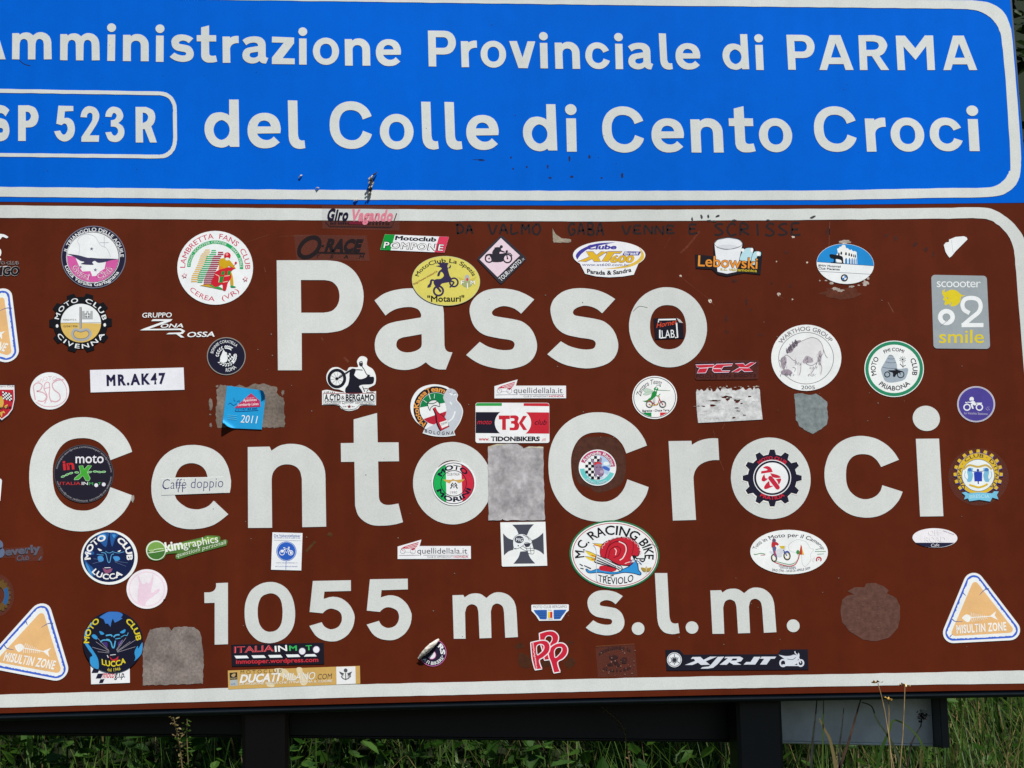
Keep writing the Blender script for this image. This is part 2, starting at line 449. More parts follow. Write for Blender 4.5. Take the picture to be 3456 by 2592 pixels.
# borders: outer line forward, inner line back, one band
bo = [(x, -38 + .0128 * x + (-.0000012 * (x - 1700) ** 2)) for x in XSAMP] + [(3270, 1), (3289, 2), (3340, 10), (3385, 38), (3408, 85), (3417, 140), (3430, 300), (3443, 470), (3445, 560), (3436, 610), (3405, 645), (3350, 664)] + [(x, interp([(XL, 657), (0, 664), (1000, 673.5), (1900, 677), (2800, 675), (3350, 664)], x)) for x in reversed(XSAMP)]
bi = [(x, -9 + .0128 * x + (-.0000012 * (x - 1700) ** 2)) for x in XSAMP] + [(3275, 32), (3322, 46), (3357, 75), (3376, 112), (3382, 150), (3396, 300), (3410, 545), (3405, 580), (3385, 610), (3340, 632)] + [(x, interp([(XL, 626), (0, 631), (1000, 641), (1900, 644.5), (2800, 643), (3340, 632)], x)) for x in reversed(XSAMP)]
ro = [(x, interp([(XL, 686), (0, 693), (1000, 704), (1900, 709.5), (2756, 705), (3300, 701)], x)) for x in XSAMP] + [(3322, 701), (3380, 722), (3430, 765), (3458, 812), (3470, 880), (3490, 1180), (3545, 1850), (3575, 2200), (3560, 2265), (3520, 2295), (3460, 2306)] + [(x, interp([(XL, 2404), (0, 2388.5), (1100, 2356), (2256, 2327.5), (2816, 2316.5), (3456, 2305)], x)) for x in reversed(XSAMP)]
ri = [(x, interp([(XL, 728), (0, 735.5), (1000, 743.5), (1900, 748), (2756, 742.5), (3300, 737)], x)) for x in XSAMP] + [(3318, 738), (3365, 757), (3400, 792), (3420, 836), (3429, 920), (3454, 1225), (3505, 1850), (3528, 2180), (3515, 2230), (3470, 2260), (3440, 2263)] + [(x, interp([(XL, 2359), (0, 2344.5), (1100, 2312.5), (2256, 2284.5), (2816, 2275.5), (3440, 2263)], x)) for x in reversed(XSAMP)]
def band(name, outer, inner, parent, org, y=-TH, corner=True):
    inner = [(p[0] + 60, p[1]) if p[0] <= XL + 1 else p for p in inner]
    if corner:
        sm_ = lambda L: smooth([(p[0], p[1], 1) if p[0] <= 3200 else p for p in L])
        outer, inner = sm_(outer), sm_(inner)
    outer = rough_edge(outer, 34, .5); inner = rough_edge(inner, 34, .7)
    return sheet(name, [PL(outer), PL(inner)], parent, org, y=y)
band('border', bo, bi, blue, o_blue)
band('border', ro, ri, brown, o_brown)
zx = lambda pts, c: [(c[0] + p[0] * c[2], c[1] + p[1] * c[2]) for p in pts]
so = zx(smooth([(-900, 640, 1), (0, 664, 1), (1180, 683, 1), (1240, 692), (1290, 728), (1316, 785), (1320, 850, 1), (1323, 1030, 1), (1312, 1100), (1280, 1150), (1235, 1177), (1180, 1184, 1), (0, 1170, 1), (-900, 1160, 1)]), Z1)
si = zx(smooth([(-870, 670, 1), (0, 692, 1), (1180, 711, 1), (1230, 720), (1265, 745), (1288, 790), (1292, 850, 1), (1294, 1030, 1), (1286, 1085), (1262, 1125), (1225, 1150), (1180, 1156, 1), (0, 1143, 1), (-870, 1133, 1)]), Z1)
band('route_number_frame', so, si, blue, o_blue, corner=False)

# letter shapes traced in picture space, straightened on the sign plane
GL = {}
def glyph(ch, c, outer, *holes, raw=False):
    lps = [[plane(c[0] + p[0] * c[2], c[1] + p[1] * c[2]) for p in (l if raw else smooth(l, True, 7))] for l in (outer,) + holes]
    GL[ch] = lps
glyph('P', A2, [(1213, 565, 1), (1750, 565, 1), (1900, 588), (2030, 670), (2112, 800), (2140, 950), (2112, 1100), (2025, 1235), (1900, 1312), (1750, 1338, 1), (1480, 1340, 1), (1481, 1738, 1), (1226, 1738, 1)], [(1470, 775, 1), (1725, 775, 1), (1805, 795), (1862, 855), (1883, 945), (1862, 1040), (1800, 1105), (1715, 1123, 1), (1475, 1123, 1)])
glyph('a', GA, [(120, 372, 1), (260, 270), (420, 208), (600, 175), (760, 168), (950, 188), (1100, 250), (1220, 360), (1280, 480), (1297, 600, 1), (1308, 1140, 1), (1327, 1205), (1372, 1243), (1443, 1255, 1), (1330, 1545, 1), (1200, 1540), (1090, 1500), (990, 1422, 1), (860, 1505), (700, 1548), (560, 1548), (400, 1510), (240, 1410), (150, 1280), (125, 1130), (150, 985), (230, 855), (340, 775), (480, 733, 1), (905, 662, 1), (910, 610), (870, 535), (790, 495), (680, 485), (520, 508), (400, 560), (308, 628, 1)], [(920, 945, 1), (600, 1000, 1), (520, 1040), (490, 1115), (510, 1185), (580, 1238), (690, 1255), (800, 1235), (885, 1190), (920, 1130)])
glyph('s', A4, [(1505, 852, 1), (1365, 1003, 1), (1290, 948), (1185, 922), (1095, 945), (1055, 985), (1068, 1020), (1120, 1035), (1300, 1065), (1400, 1100), (1490, 1190), (1537, 1330), (1512, 1450), (1430, 1535), (1300, 1580), (1170, 1590), (1000, 1560), (880, 1510), (780, 1440, 1), (925, 1302, 1), (1010, 1350), (1110, 1380), (1200, 1390), (1272, 1378), (1297, 1335), (1284, 1300), (1240, 1280), (1100, 1258), (960, 1220), (860, 1130), (815, 985), (835, 880), (905, 800), (1000, 752), (1130, 735), (1280, 750), (1400, 790)])
def unit(loops):
    xs_ = [p[0] for l in loops for p in l]; zs = [p[1] for l in loops for p in l]
    a, b, c, d = min(xs_), max(xs_), min(zs), max(zs)
    return [[((p[0] - a) / (b - a), (p[1] - c) / (d - c)) for p in l] for l in loops]
GL['o'] = [[(p[0], -p[1]) for p in ell(.5, -.5, .5, .5, n=64)], [(.5 + .232 * math.copysign(abs(math.sin(a)) ** .88, math.sin(a)), .5 + .276 * math.copysign(abs(math.cos(a)) ** .88, math.cos(a))) for a in [2 * math.pi * k / 56 for k in range(56)]]]
GL['.'] = [[(p[0], -p[1]) for p in ell(.5, -.5, .5, .5, n=40)]]
glyph('C', GC, [(1412, 560, 1), (1375, 460), (1280, 320), (1130, 200), (960, 130), (780, 108), (600, 128), (420, 198), (270, 315), (160, 470), (95, 650), (73, 850), (85, 1050), (140, 1230), (250, 1400), (400, 1515), (580, 1578), (770, 1595), (950, 1570), (1120, 1500), (1270, 1380), (1370, 1240), (1412, 1125, 1), (1128, 1020, 1), (1080, 1140), (990, 1250), (880, 1310), (770, 1325), (640, 1305), (520, 1240), (430, 1130), (390, 1010), (378, 860), (385, 720), (425, 590), (505, 470), (620, 400), (770, 380), (900, 400), (1010, 460), (1090, 560), (1130, 668, 1)])
glyph('e', GE, [(1485, 972, 1), (1505, 850), (1500, 720), (1450, 520), (1350, 350), (1200, 235), (1020, 175), (850, 160), (680, 178), (500, 245), (350, 360), (235, 520), (175, 700), (155, 880), (175, 1080), (250, 1270), (370, 1420), (530, 1530), (700, 1578), (870, 1588), (1080, 1560), (1260, 1490), (1462, 1337, 1), (1215, 1105, 1), (1130, 1190), (1020, 1240), (910, 1253), (780, 1230), (670, 1165), (590, 1090), (548, 1000, 1)], [(560, 712, 1), (1110, 705, 1), (1075, 600), (990, 510), (840, 468), (690, 505), (600, 600)])
glyph('n', GN, [(133, 475, 1), (405, 470, 1), (428, 520, 1), (540, 455), (680, 435), (830, 460), (960, 540), (1050, 650), (1093, 770), (1101, 900, 1), (1110, 1465, 1), (812, 1472, 1), (806, 870, 1), (780, 770), (715, 710), (620, 690), (520, 715), (450, 790), (430, 880, 1), (437, 1480, 1), (138, 1482, 1)])
glyph('t', GN, [(1742, 52, 1), (1750, 417, 1), (2010, 417, 1), (2016, 652, 1), (1755, 655, 1), (1764, 1090, 1), (1780, 1150), (1830, 1188), (1900, 1195), (2008, 1178, 1), (2065, 1410, 1), (1950, 1440), (1820, 1453), (1680, 1445), (1570, 1390), (1500, 1310), (1469, 1200, 1), (1460, 658, 1), (1295, 660, 1), (1290, 427, 1), (1453, 424, 1), (1450, 132, 1)])
glyph('r', GR, [(182, 195, 1), (570, 190, 1), (577, 260, 1), (680, 200), (800, 162), (920, 147), (1022, 150, 1), (1042, 517, 1), (920, 520), (790, 555), (690, 620), (630, 710), (606, 810), (609, 900, 1), (648, 1533, 1), (255, 1545, 1)])
glyph('c', GI, [(1095, 778, 1), (1030, 680), (930, 580), (790, 502), (620, 468), (450, 490), (300, 570), (190, 700), (135, 860), (125, 990), (145, 1130), (220, 1280), (330, 1405), (480, 1498), (660, 1532), (830, 1510), (980, 1430), (1090, 1310), (1143, 1195, 1), (878, 1110, 1), (850, 1190), (780, 1260), (660, 1293), (550, 1265), (460, 1190), (415, 1090), (405, 970), (420, 845), (470, 760), (540, 717), (630, 705), (730, 725), (810, 790), (862, 872, 1)])
GL['i'] = None
glyph('1', GM, [(147, 85, 1), (267, 80, 1), (267, 700, 1), (133, 705, 1), (133, 283, 1), (30, 285, 1), (28, 178, 1), (90, 175), (130, 155), (147, 120)])
glyph('0', GM, [(690, 72), (780, 88), (860, 140), (920, 240), (945, 380), (930, 510), (880, 600), (800, 662), (690, 690), (580, 668), (500, 600), (450, 510), (435, 390), (447, 270), (500, 160), (590, 95)], [(700, 187), (765, 210), (805, 270), (818, 380), (805, 490), (760, 555), (690, 575), (630, 555), (585, 495), (567, 390), (577, 285), (615, 215)])
glyph('5', GM, [(1123, 62, 1), (1507, 55, 1), (1508, 163, 1), (1240, 170, 1), (1233, 243, 1), (1320, 222), (1410, 238), (1490, 300), (1535, 380), (1545, 440), (1525, 530), (1470, 610), (1390, 660), (1310, 672), (1220, 655), (1150, 610), (1088, 515, 1), (1213, 478, 1), (1245, 525), (1310, 550), (1385, 520), (1417, 445), (1395, 375), (1320, 342), (1265, 352), (1222, 388, 1), (1090, 375, 1)])
glyph('m', C5, [(785, 930, 1), (912, 927, 1), (927, 955, 1), (985, 918), (1060, 908), (1120, 920), (1180, 962, 1), (1250, 910), (1330, 895), (1420, 918), (1490, 980), (1523, 1060), (1533, 1150, 1), (1548, 1418, 1), (1400, 1425, 1), (1386, 1130, 1), (1368, 1060), (1310, 1027), (1255, 1050), (1232, 1120, 1), (1240, 1428, 1), (1100, 1432, 1), (1087, 1130, 1), (1068, 1062), (1010, 1035), (955, 1062), (932, 1130, 1), (938, 1437, 1), (800, 1437, 1)])
glyph('l', C7, [(1140, 740, 1), (1285, 740, 1), (1311, 1245, 1), (1328, 1305), (1365, 1328), (1412, 1325, 1), (1428, 1440, 1), (1340, 1453), (1250, 1430), (1190, 1360), (1169, 1270, 1)])
glyph('d', Z1, [(1713, 743, 1), (1785, 743, 1), (1790, 1097, 1), (1722, 1097, 1), (1712, 1083, 1), (1690, 1096), (1650, 1103), (1590, 1085), (1545, 1035), (1527, 970), (1538, 905), (1580, 853), (1640, 838), (1690, 848), (1713, 862, 1)], [(1655, 897), (1700, 922), (1717, 970), (1700, 1020), (1655, 1045), (1612, 1020), (1595, 970), (1612, 922)])
glyph('v', Z2, [(1812, 308, 1), (1870, 308, 1), (1912, 430, 1), (1950, 310, 1), (2007, 310, 1), (1950, 510, 1), (1882, 508, 1)])
glyph('z', Z1, [(2030, 275, 1), (2195, 282, 1), (2195, 325, 1), (2110, 435, 1), (2200, 437, 1), (2200, 480, 1), (2030, 478, 1), (2030, 430, 1), (2118, 320, 1), (2030, 318, 1)])
glyph('A', Z4, [(388, 328, 1), (490, 328, 1), (613, 655, 1), (538, 655, 1), (520, 600, 1), (382, 600, 1), (365, 655, 1), (295, 655, 1)], [(443, 403, 1), (497, 538, 1), (402, 538, 1)])
glyph('R', Z4, [(665, 330, 1), (815, 328, 1), (890, 350), (930, 410), (928, 450), (900, 500), (862, 523, 1), (952, 655, 1), (875, 655, 1), (790, 525, 1), (745, 525, 1), (750, 655, 1), (680, 655, 1)], [(735, 387, 1), (805, 387, 1), (842, 400), (855, 430), (838, 458), (800, 467, 1), (738, 467, 1)])
glyph('M', Z4, [(1015, 332, 1), (1100, 332, 1), (1197, 450, 1), (1285, 330, 1), (1362, 330, 1), (1380, 655, 1), (1310, 655, 1), (1298, 430, 1), (1200, 560, 1), (1087, 432, 1), (1103, 655, 1), (1033, 655, 1)])
glyph('2c', Z1, [(600, 875, 1), (612, 830), (640, 800), (672, 793), (715, 808), (740, 850), (738, 890), (715, 940), (668, 1012, 1), (740, 1012, 1), (738, 1060, 1), (607, 1060, 1), (607, 1025, 1), (680, 915), (690, 880), (688, 852), (670, 842), (652, 855), (648, 878, 1)])
glyph('3c', Z1, [(785, 870, 1), (795, 830), (825, 800), (858, 795), (900, 812), (922, 855), (915, 890), (885, 918, 1), (920, 945), (932, 985), (922, 1025), (890, 1056), (850, 1062), (810, 1045), (785, 990, 1), (830, 985, 1), (845, 1010), (865, 1012), (882, 990), (880, 965), (862, 948), (828, 945, 1), (828, 898, 1), (858, 890), (872, 865), (862, 845), (845, 845), (832, 873, 1)])
glyph('5c', Z1, [(437, 790, 1), (548, 793, 1), (548, 830, 1), (485, 832, 1), (480, 882, 1), (512, 882), (545, 905), (560, 960), (548, 1015), (510, 1050), (470, 1055), (430, 1030), (405, 982, 1), (450, 975, 1), (468, 1003), (490, 1000), (505, 970), (500, 935), (480, 922), (462, 935, 1), (422, 925, 1)])
glyph('Pc', Z1, [(133, 788, 1), (215, 788, 1), (262, 808), (287, 865), (275, 920), (240, 948), (190, 952, 1), (190, 1052, 1), (133, 1052, 1)], [(190, 835, 1), (215, 840), (230, 868), (215, 898), (190, 903, 1)])
glyph('Rc', Z1, [(1010, 800, 1), (1090, 800, 1), (1142, 825), (1160, 870), (1152, 915), (1130, 945, 1), (1173, 1065, 1), (1120, 1065, 1), (1080, 965, 1), (1065, 965, 1), (1068, 1065, 1), (1012, 1065, 1)], [(1065, 842, 1), (1090, 848), (1106, 872), (1095, 905), (1065, 920, 1)])
GU = {k: unit(v) for k, v in GL.items() if v}
GU['o'] = GL['o']; GU['.'] = GL['.']
GU['i'] = [[(p[0], -p[1]) for p in ell(.5, -.885, .5, .115, n=36)], [(.075, 0), (.925, 0), (.925, .70), (.075, .70)]]

def place(ch, c, xl, xr, yt, yb, parent, org, native=False):
    if native: loops = [l for l in GL[ch]]
    else:
        x0, y0, k = c; xl, xr, yt, yb = x0 + xl * k, x0 + xr * k, y0 + yt * k, y0 + yb * k
        xm, ym = (xl + xr) / 2, (yt + yb) / 2
        X0, X1, Zt, Zb = plane(xl, ym)[0], plane(xr, ym)[0], plane(xm, yt)[1], plane(xm, yb)[1]
        loops = [[(X0 + p[0] * (X1 - X0), Zb + p[1] * (Zt - Zb)) for p in l] for l in GU[ch]]
    j = .00007
    loops = [[(p[0] + random.uniform(-j, j), p[1] + random.uniform(-j, j)) for p in l] for l in loops]
    if ch == 'i':                                          # dot and stem are two islands of one letter
        v1, f1 = tess([loops[0]]); v2, f2 = tess([loops[1]])
        V = [(p[0], -TH, p[1]) for p in v1 + v2]; f = f1 + [tuple(i + len(v1) for i in t) for t in f2]
        W_ = []
        for lp in loops:
            n = len(V); kk = len(lp)
            for p in lp: V.append((p[0], -TH, p[1])); V.append((p[0], -.00002, p[1]))
            W_ += [(n + 2 * q, n + 2 * ((q + 1) % kk), n + 2 * ((q + 1) % kk) + 1, n + 2 * q + 1) for q in range(kk)]
        return make_mesh('letter', V, f + W_, mat(WHITE, 'film'), parent, org)
    return sheet('full_stop' if ch == '.' else 'digit' if ch[0] in '0123456789' else 'letter', loops, parent, org)

for c, row in ((Z1, [('A', -217, 45, 178, 445), ('m', 90, 388, 240, 445), ('m', 448, 746, 247, 452), ('i', 798, 865, 175, 455), ('n', 918, 1111, 255, 458), ('i', 1160, 1227, 183, 462), ('s', 1268, 1447, 258, 463), ('t', 1468, 1622, 190, 468), ('r', 1660, 1782, 268, 470), ('a', 1810, 2003, 272, 475), ('z', 2030, 2200, 275, 480),
              ('s', -78, 72, 785, 1055), ('Pc', 133, 287, 787, 1053), ('5c', 405, 560, 790, 1057), ('2c', 600, 741, 793, 1059), ('3c', 785, 930, 797, 1061), ('Rc', 1010, 1173, 799, 1065), ('d', 1527, 1787, 743, 1103), ('e', 1848, 2096, 843, 1108)]),
         (Z2, [('i', 237, 303, 205, 483), ('o', 345, 540, 282, 485), ('n', 583, 773, 287, 491), ('e', 815, 1003, 293, 494), ('P', 1205, 1413, 230, 498), ('r', 1450, 1571, 303, 503), ('o', 1597, 1787, 305, 506), ('v', 1812, 2007, 308, 510), ('l', 158, 288, 750, 1112), ('C', 470, 785, 757, 1112), ('o', 845, 1096, 851, 1116), ('l', 1155, 1282, 760, 1117), ('l', 1329, 1458, 762, 1118), ('e', 1490, 1732, 859, 1120), ('d', 1912, 2165, 778, 1130)]),
         (Z3, [('i', 45, 110, 240, 511), ('n', 161, 347, 313, 515), ('c', 388, 570, 317, 516), ('i', 606, 671, 247, 517), ('a', 708, 893, 320, 519), ('l', 940, 1037, 250, 520), ('e', 1061, 1246, 323, 520), ('d', 1411, 1606, 255, 522), ('i', 1653, 1719, 256, 523), ('P', 1894, 2101, 261, 522), ('i', 240, 326, 778, 1133), ('C', 514, 823, 795, 1140), ('e', 882, 1124, 884, 1139), ('n', 1175, 1416, 884, 1140), ('t', 1460, 1653, 793, 1138), ('o', 1684, 1932, 883, 1137)]),
         (Z4, [('A', 295, 613, 328, 655), ('R', 672, 945, 328, 655), ('M', 1023, 1372, 330, 656), ('A', 1450, 1765, 333, 656), ('C', 252, 645, 993, 1418), ('r', 732, 925, 1098, 1417), ('o', 967, 1280, 1098, 1416), ('c', 1332, 1635, 1098, 1412), ('i', 1683, 1793, 985, 1411)])):
    for ch, a, b, t, d in row: place(ch, c, a, b, t, d, blue, o_blue)
for ch in 'PasCentrc10m5l': place(ch, None, 0, 0, 0, 0, brown, o_brown, native=True)
for ch, c, a, b, t, d in (('s', A4, -90, 667, 738, 1600), ('o', SRC, 2122.8, 2386, 969.4, 1240), ('o', SRC, 1394, 1660, 1491.7, 1770), ('C', SRC, 1851, 2187, 1391.5, 1761), ('o', SRC, 2466.6, 2735.7, 1476.5, 1751.7), ('i', SRC, 3088, 3180, 1369.4, 1743),
                          ('5', GM, 1665, 2120, 42, 660), ('s', C7, 330, 783, 940, 1467), ('.', C7, 871, 1019, 1314, 1462), ('.', C7, 1500, 1647, 1303, 1448), ('m', D4, 1160, 1762, 65, 492), ('.', D4, 1867, 1987, 361, 480)):
    place(ch, c, a, b, t, d, brown, o_brown)

# marks, writing and stains that belong to the boards
def on_board(name, parent, org, kind, col, polys=(), lines=(), c=SRC, y=-.00006):
    if name in ('ink_mark', 'chip', 'scratch', 'flaked_paint') and len(polys) + len(lines) > 1:      # each mark its own piece
        for p in polys: on_board(name, parent, org, kind, col, [p], (), c, y)
        for l in lines: on_board(name, parent, org, kind, col, (), [l], c, y)
        return
    V, Fc = [], []
    for p in polys:
        v, f = tess([p]); n = len(V)
        V += [(*plane(c[0] + q[0] * c[2], c[1] + q[1] * c[2]),) for q in v]; Fc += [tuple(i + n for i in t) for t in f]
    for pts, w in lines:
        v, f = ribbon(smooth(pts, False, 5) if len(pts) > 2 else pts, w); n = len(V)
        V += [(*plane(c[0] + q[0] * c[2], c[1] + q[1] * c[2]),) for q in v]; Fc += [tuple(i + n for i in t) for t in f]
    return make_mesh(name, [(q[0], y, q[1]) for q in V], Fc, mat(col, kind), parent, org)

HAND = {'D': [[(.1, 0), (.15, 1)], [(-.15, .02), (.5, .02), (.95, .4), (.8, .8), (.1, .98)]], 'A': [[(0, 1), (.45, 0), (.95, 1)], [(.2, .65), (.85, .6)]], 'V': [[(0, 0), (.45, 1), (.95, .05)]], 'L': [[(.1, 0), (.12, .97), (.95, .85)]],
        'M': [[(.05, 1), (.1, 0), (.5, .55), (.9, .05), (1, 1)]], 'O': [[(.5, 0), (.05, .35), (.2, .9), (.7, .95), (.98, .5), (.75, .05), (.4, 0)]], 'G': [[(.9, .1), (.4, 0), (.05, .45), (.3, .95), (.85, .85), (.9, .5), (.5, .5)]],
        'B': [[(.1, 1), (.12, 0), (.75, .12), (.7, .4), (.2, .48), (.9, .6), (.85, .9), (.1, 1)]], 'E': [[(.9, 0), (.15, .05), (.1, .5), (.12, .95), (1, .9)], [(.1, .5), (.75, .45)]], 'N': [[(.05, 1), (.08, 0), (.9, 1), (.95, 0)]],
        'S': [[(.95, .08), (.5, 0), (.1, .22), (.5, .5), (.92, .75), (.5, 1), (0, .9)]], 'C': [[(.95, .1), (.45, 0), (.05, .5), (.4, .98), (1, .85)]], 'R': [[(.1, 1), (.12, 0), (.8, .1), (.8, .42), (.15, .52), (1, .98)]], 'I': [[(.5, 0), (.55, 1)]]}
for word, c, x0, x1, yt, yb in (('DA', A3, 1620, 1850, 362, 475), ('VALMO', A4, 150, 730, 52, 158), ('GABA', A4, 1000, 1400, 45, 168), ('VENNE', A4, 1575, 2160, 68, 158), ('E', A5, 385, 510, 52, 160), ('SCRISSE', A5, 655, 1610, 45, 172)):
    n = len(word); st = (x1 - x0) / n; wl = []
    for i, ch in enumerate(word):
        for s_ in HAND[ch]:
            pts = [(c[0] + c[2] * (x0 + st * i + st * (.06 + .76 * p[0]) + random.uniform(-3, 3)), c[1] + c[2] * (yt + (yb - yt) * p[1] + random.uniform(-6, 6))) for p in s_]
            wl.append((pts, 7.2))
    on_board('handwriting', brown, o_brown, 'ink', (34, 18, 22), lines=wl)
dots = [blob(*p) for p in ((1600, 1195, 24, 7), (1580, 1192, 40, 3), (1823, 1175, 6, 10), (1840, 1260, 8, 8), (1942, 1246, 8, 8), (2098, 1246, 8, 16), (2115, 1328, 13, 8))]
on_board('ink_mark', blue, o_blue, 'ink', (6, 44, 112), polys=dots, c=Z2)
on_board('ink_mark', blue, o_blue, 'ink', (10, 40, 90), polys=[blob(*p) for p in ((268, 1185, 8, 22), (418, 1170, 9, 14), (285, 1320, 13, 9), (510, 1328, 10, 6), (662, 1308, 10, 17))], c=Z3)
on_board('ink_mark', brown, o_brown, 'ink', (60, 62, 66), polys=[blob(*p) for p in ((1255, 1618, 9, 16), (1305, 1615, 7, 14), (1375, 1615, 17, 8, 12, .2, -30), (1185, 1640, 6, 18), (2085, 1622, 24, 9, 14, .2, -20), (1310, 1648, 14, 8), (1350, 1652, 20, 6), (1500, 1645, 16, 7), (1750, 1645, 12, 8))], c=Z3, y=-.0004)
on_board('ink_mark', brown, o_brown, 'stain', (72, 34, 26), polys=[blob(*p) for p in ((885, 660, 36, 18), (1275, 685, 18, 14), (1480, 708, 18, 22), (1010, 880, 20, 34), (1050, 965, 18, 14), (795, 1060, 22, 40), (800, 1200, 22, 20), (1160, 1235, 22, 16), (1430, 355, 30, 14), (1880, 130, 28, 50), (2020, 820, 40, 18))], c=A5)
on_board('ink_mark', brown, o_brown, 'stain', (70, 36, 30), polys=[blob(*p) for p in ((740, 300, 26, 14), (845, 330, 26, 22), (1048, 398, 34, 20, 14, .3, -35), (1162, 450, 26, 24), (1245, 500, 14, 34), (265, 950, 30, 16))], c=A6)
on_board('chip', brown, o_brown, 'residue', (205, 190, 178), polys=[blob(*p) for p in ((305, 605, 12, 12), (622, 870, 16, 26, 12, .3, -35), (1355, 800, 18, 18), (1510, 188, 18, 14), (1655, 460, 10, 10), (1330, 450, 8, 8), (1500, 855, 10, 8))], c=A5)
on_board('scratch', brown, o_brown, 'residue', (108, 54, 38), lines=[([(300, 610), (620, 860)], 5), ([(620, 870), (665, 915)], 7), ([(1355, 805), (1400, 850)], 7), ([(510, 130), (370, 300), (300, 360)], 22), ([(200, 190), (130, 310)], 4)], c=A5)
on_board('scratch', brown, o_brown, 'residue', (128, 84, 66), lines=[([(140, 150), (130, 480)], 4), ([(760, 1010), (820, 1120)], 6), ([(180, 640), (330, 720)], 4)], c=A6)
on_board('scratch', brown, o_brown, 'residue', (112, 64, 46), lines=[([(440, 940), (465, 1030)], 5), ([(575, 860), (540, 930)], 4), ([(520, 1300), (565, 1410)], 5), ([(590, 390), (585, 440)], 4)], c=B6)
on_board('scratch', brown, o_brown, 'residue', (106, 56, 38), lines=[([(640, 460), (1130, 290)], 4), ([(1240, 310), (1600, 295)], 5), ([(1690, 1390), (1710, 1420)], 18), ([(1930, 1600), (1980, 1650)], 24), ([(1080, 640), (1095, 690)], 9)], c=A2)
on_board('hair_line_scratch', blue, o_blue, 'ink', (10, 26, 58), lines=[([(145, 450), (180, 478), (228, 492)], 6)], c=Z1)
on_board('adhesive_stain', brown, o_brown, 'stain', (80, 48, 38), polys=[smooth([(1235, 1090), (1340, 965), (1530, 948), (1690, 962), (1790, 1060), (1835, 1200), (1830, 1400), (1760, 1520), (1520, 1600), (1420, 1540), (1290, 1490), (1215, 1300)])], c=B4, y=-.00005)
on_board('adhesive_stain', brown, o_brown, 'stain', (72, 40, 24), polys=[blob(1290, 690, 50, 40), blob(1340, 860, 90, 90), blob(1880, 890, 60, 60), blob(1600, 900, 80, 45), blob(1880, 650, 40, 18)], c=C6, y=-.00005)
on_board('flaked_paint', brown, o_brown, 'residue', (170, 160, 152), polys=[blob(*p) for p in ((300, 368, 62, 20), (160, 808, 26, 14), (205, 865, 40, 16, 14, .5), (250, 885, 36, 14, 14, .5), (375, 845, 26, 16, 14, .5), (520, 805, 30, 26, 14, .5), (550, 760, 14, 14), (100, 780, 14, 8), (35, 780, 8, 8), (450, 830, 14, 6))], c=A6, y=-.00015)
on_board('adhesive_stain', brown, o_brown, 'stain', (94, 50, 36), polys=[blob(260, 920, 220, 60, 20, .25)], c=A6, y=-.00012)
on_board('green_smear', brown, o_brown, 'stain', (84, 54, 28), lines=[([(1840, 560), (1950, 440)], 30)], polys=[blob(2120, 360, 30, 26)], c=C3, y=-.00012)
on_board('chip', brown, o_brown, 'residue', (150, 145, 140), polys=[blob(1420, 1165, 22, 48, 12, .25)], c=GC, y=-.0004)
on_board('crack', brown, o_brown, 'ink', (92, 84, 78), lines=[([(1695, 985), (1760, 930), (1850, 945)], 5)], c=A4, y=-.0004)
on_board('speck', brown, o_brown, 'ink', (120, 118, 112), polys=[blob(random.uniform(700, 3300), random.uniform(980, 2200), random.uniform(1.0, 2.2), n=7) for _ in range(70)], y=-.0004)
on_board('speck', blue, o_blue, 'ink', (40, 70, 120), polys=[blob(random.uniform(20, 3400), random.uniform(20, 620), random.uniform(.8, 1.6), n=7) for _ in range(45)], y=-.0004)

# ---------------------------------------------------------------- stickers, upper rows
SW = (228, 232, 240); NAVY = (34, 32, 58); BLK = (30, 28, 40); RED = (205, 45, 70); GRN = (20, 150, 70)

a = Art('round_sticker', 'dark ringed round sticker with an eagle over a pink and white map', 'sticker', A1, (998, 530))
a.disc('backing', 998, 530, 345, (120, 122, 140), 333, wall=True); a.disc('ring', 998, 530, 336, NAVY, 324)
a.ring('ring_line', 992, 532, 283, 5, SW, .965)
a.disc('picture', 990, 533, 275, SW, 265)
a.poly('pink_field', [(716, 515), (800, 525), (850, 640), (880, 685), (965, 680), (985, 735), (1040, 730), (1060, 690), (1115, 655), (1135, 560), (1262, 556)] + [(990 + 274 * math.sin(R(t)), 533 - 264 * math.cos(R(t))) for t in range(98, 265, 8)], (212, 92, 166))
a.sm('eagle', [(700, 493, 1), (830, 510), (930, 536), (975, 538), (1060, 545), (1180, 547), (1272, 552, 1), (1180, 566), (1125, 583), (1050, 592), (1012, 572), (985, 588), (998, 612), (930, 613), (862, 604), (900, 584), (860, 572), (815, 545), (775, 520)], (62, 60, 92))
for x, y, r in ((978, 443, 22), (860, 637, 18), (1018, 668, 22)): a.star('star', x, y, r, (110, 110, 135), 8)
a.line('map_line', [(840, 510), (850, 420), (830, 350), (900, 290), (1010, 310), (1070, 400), (1140, 440), (1180, 530)], 4, (185, 190, 205))
a.line('map_line', [(1112, 310), (1112, 425)], 4, (150, 150, 170)); a.line('map_line', [(1062, 377), (1162, 377)], 4, (160, 160, 180))
a.arc('IL TRIANGOLO DELLE AQUILE', 998, 530, 284, -78, 90, 38, SW, .965, .012)
a.arc('Lucca Versilia Garfagnana', 998, 530, 322, 252, 122, 36, SW, .965, .012, True)
a.arc('Guzzi', 990, 533, 252, 248, 188, 62, (190, 70, 140), .965, .01, True, out=SW)
a.arc('Club', 990, 533, 252, 170, 118, 62, (190, 70, 140), .965, .01, True, out=SW)
a.done()

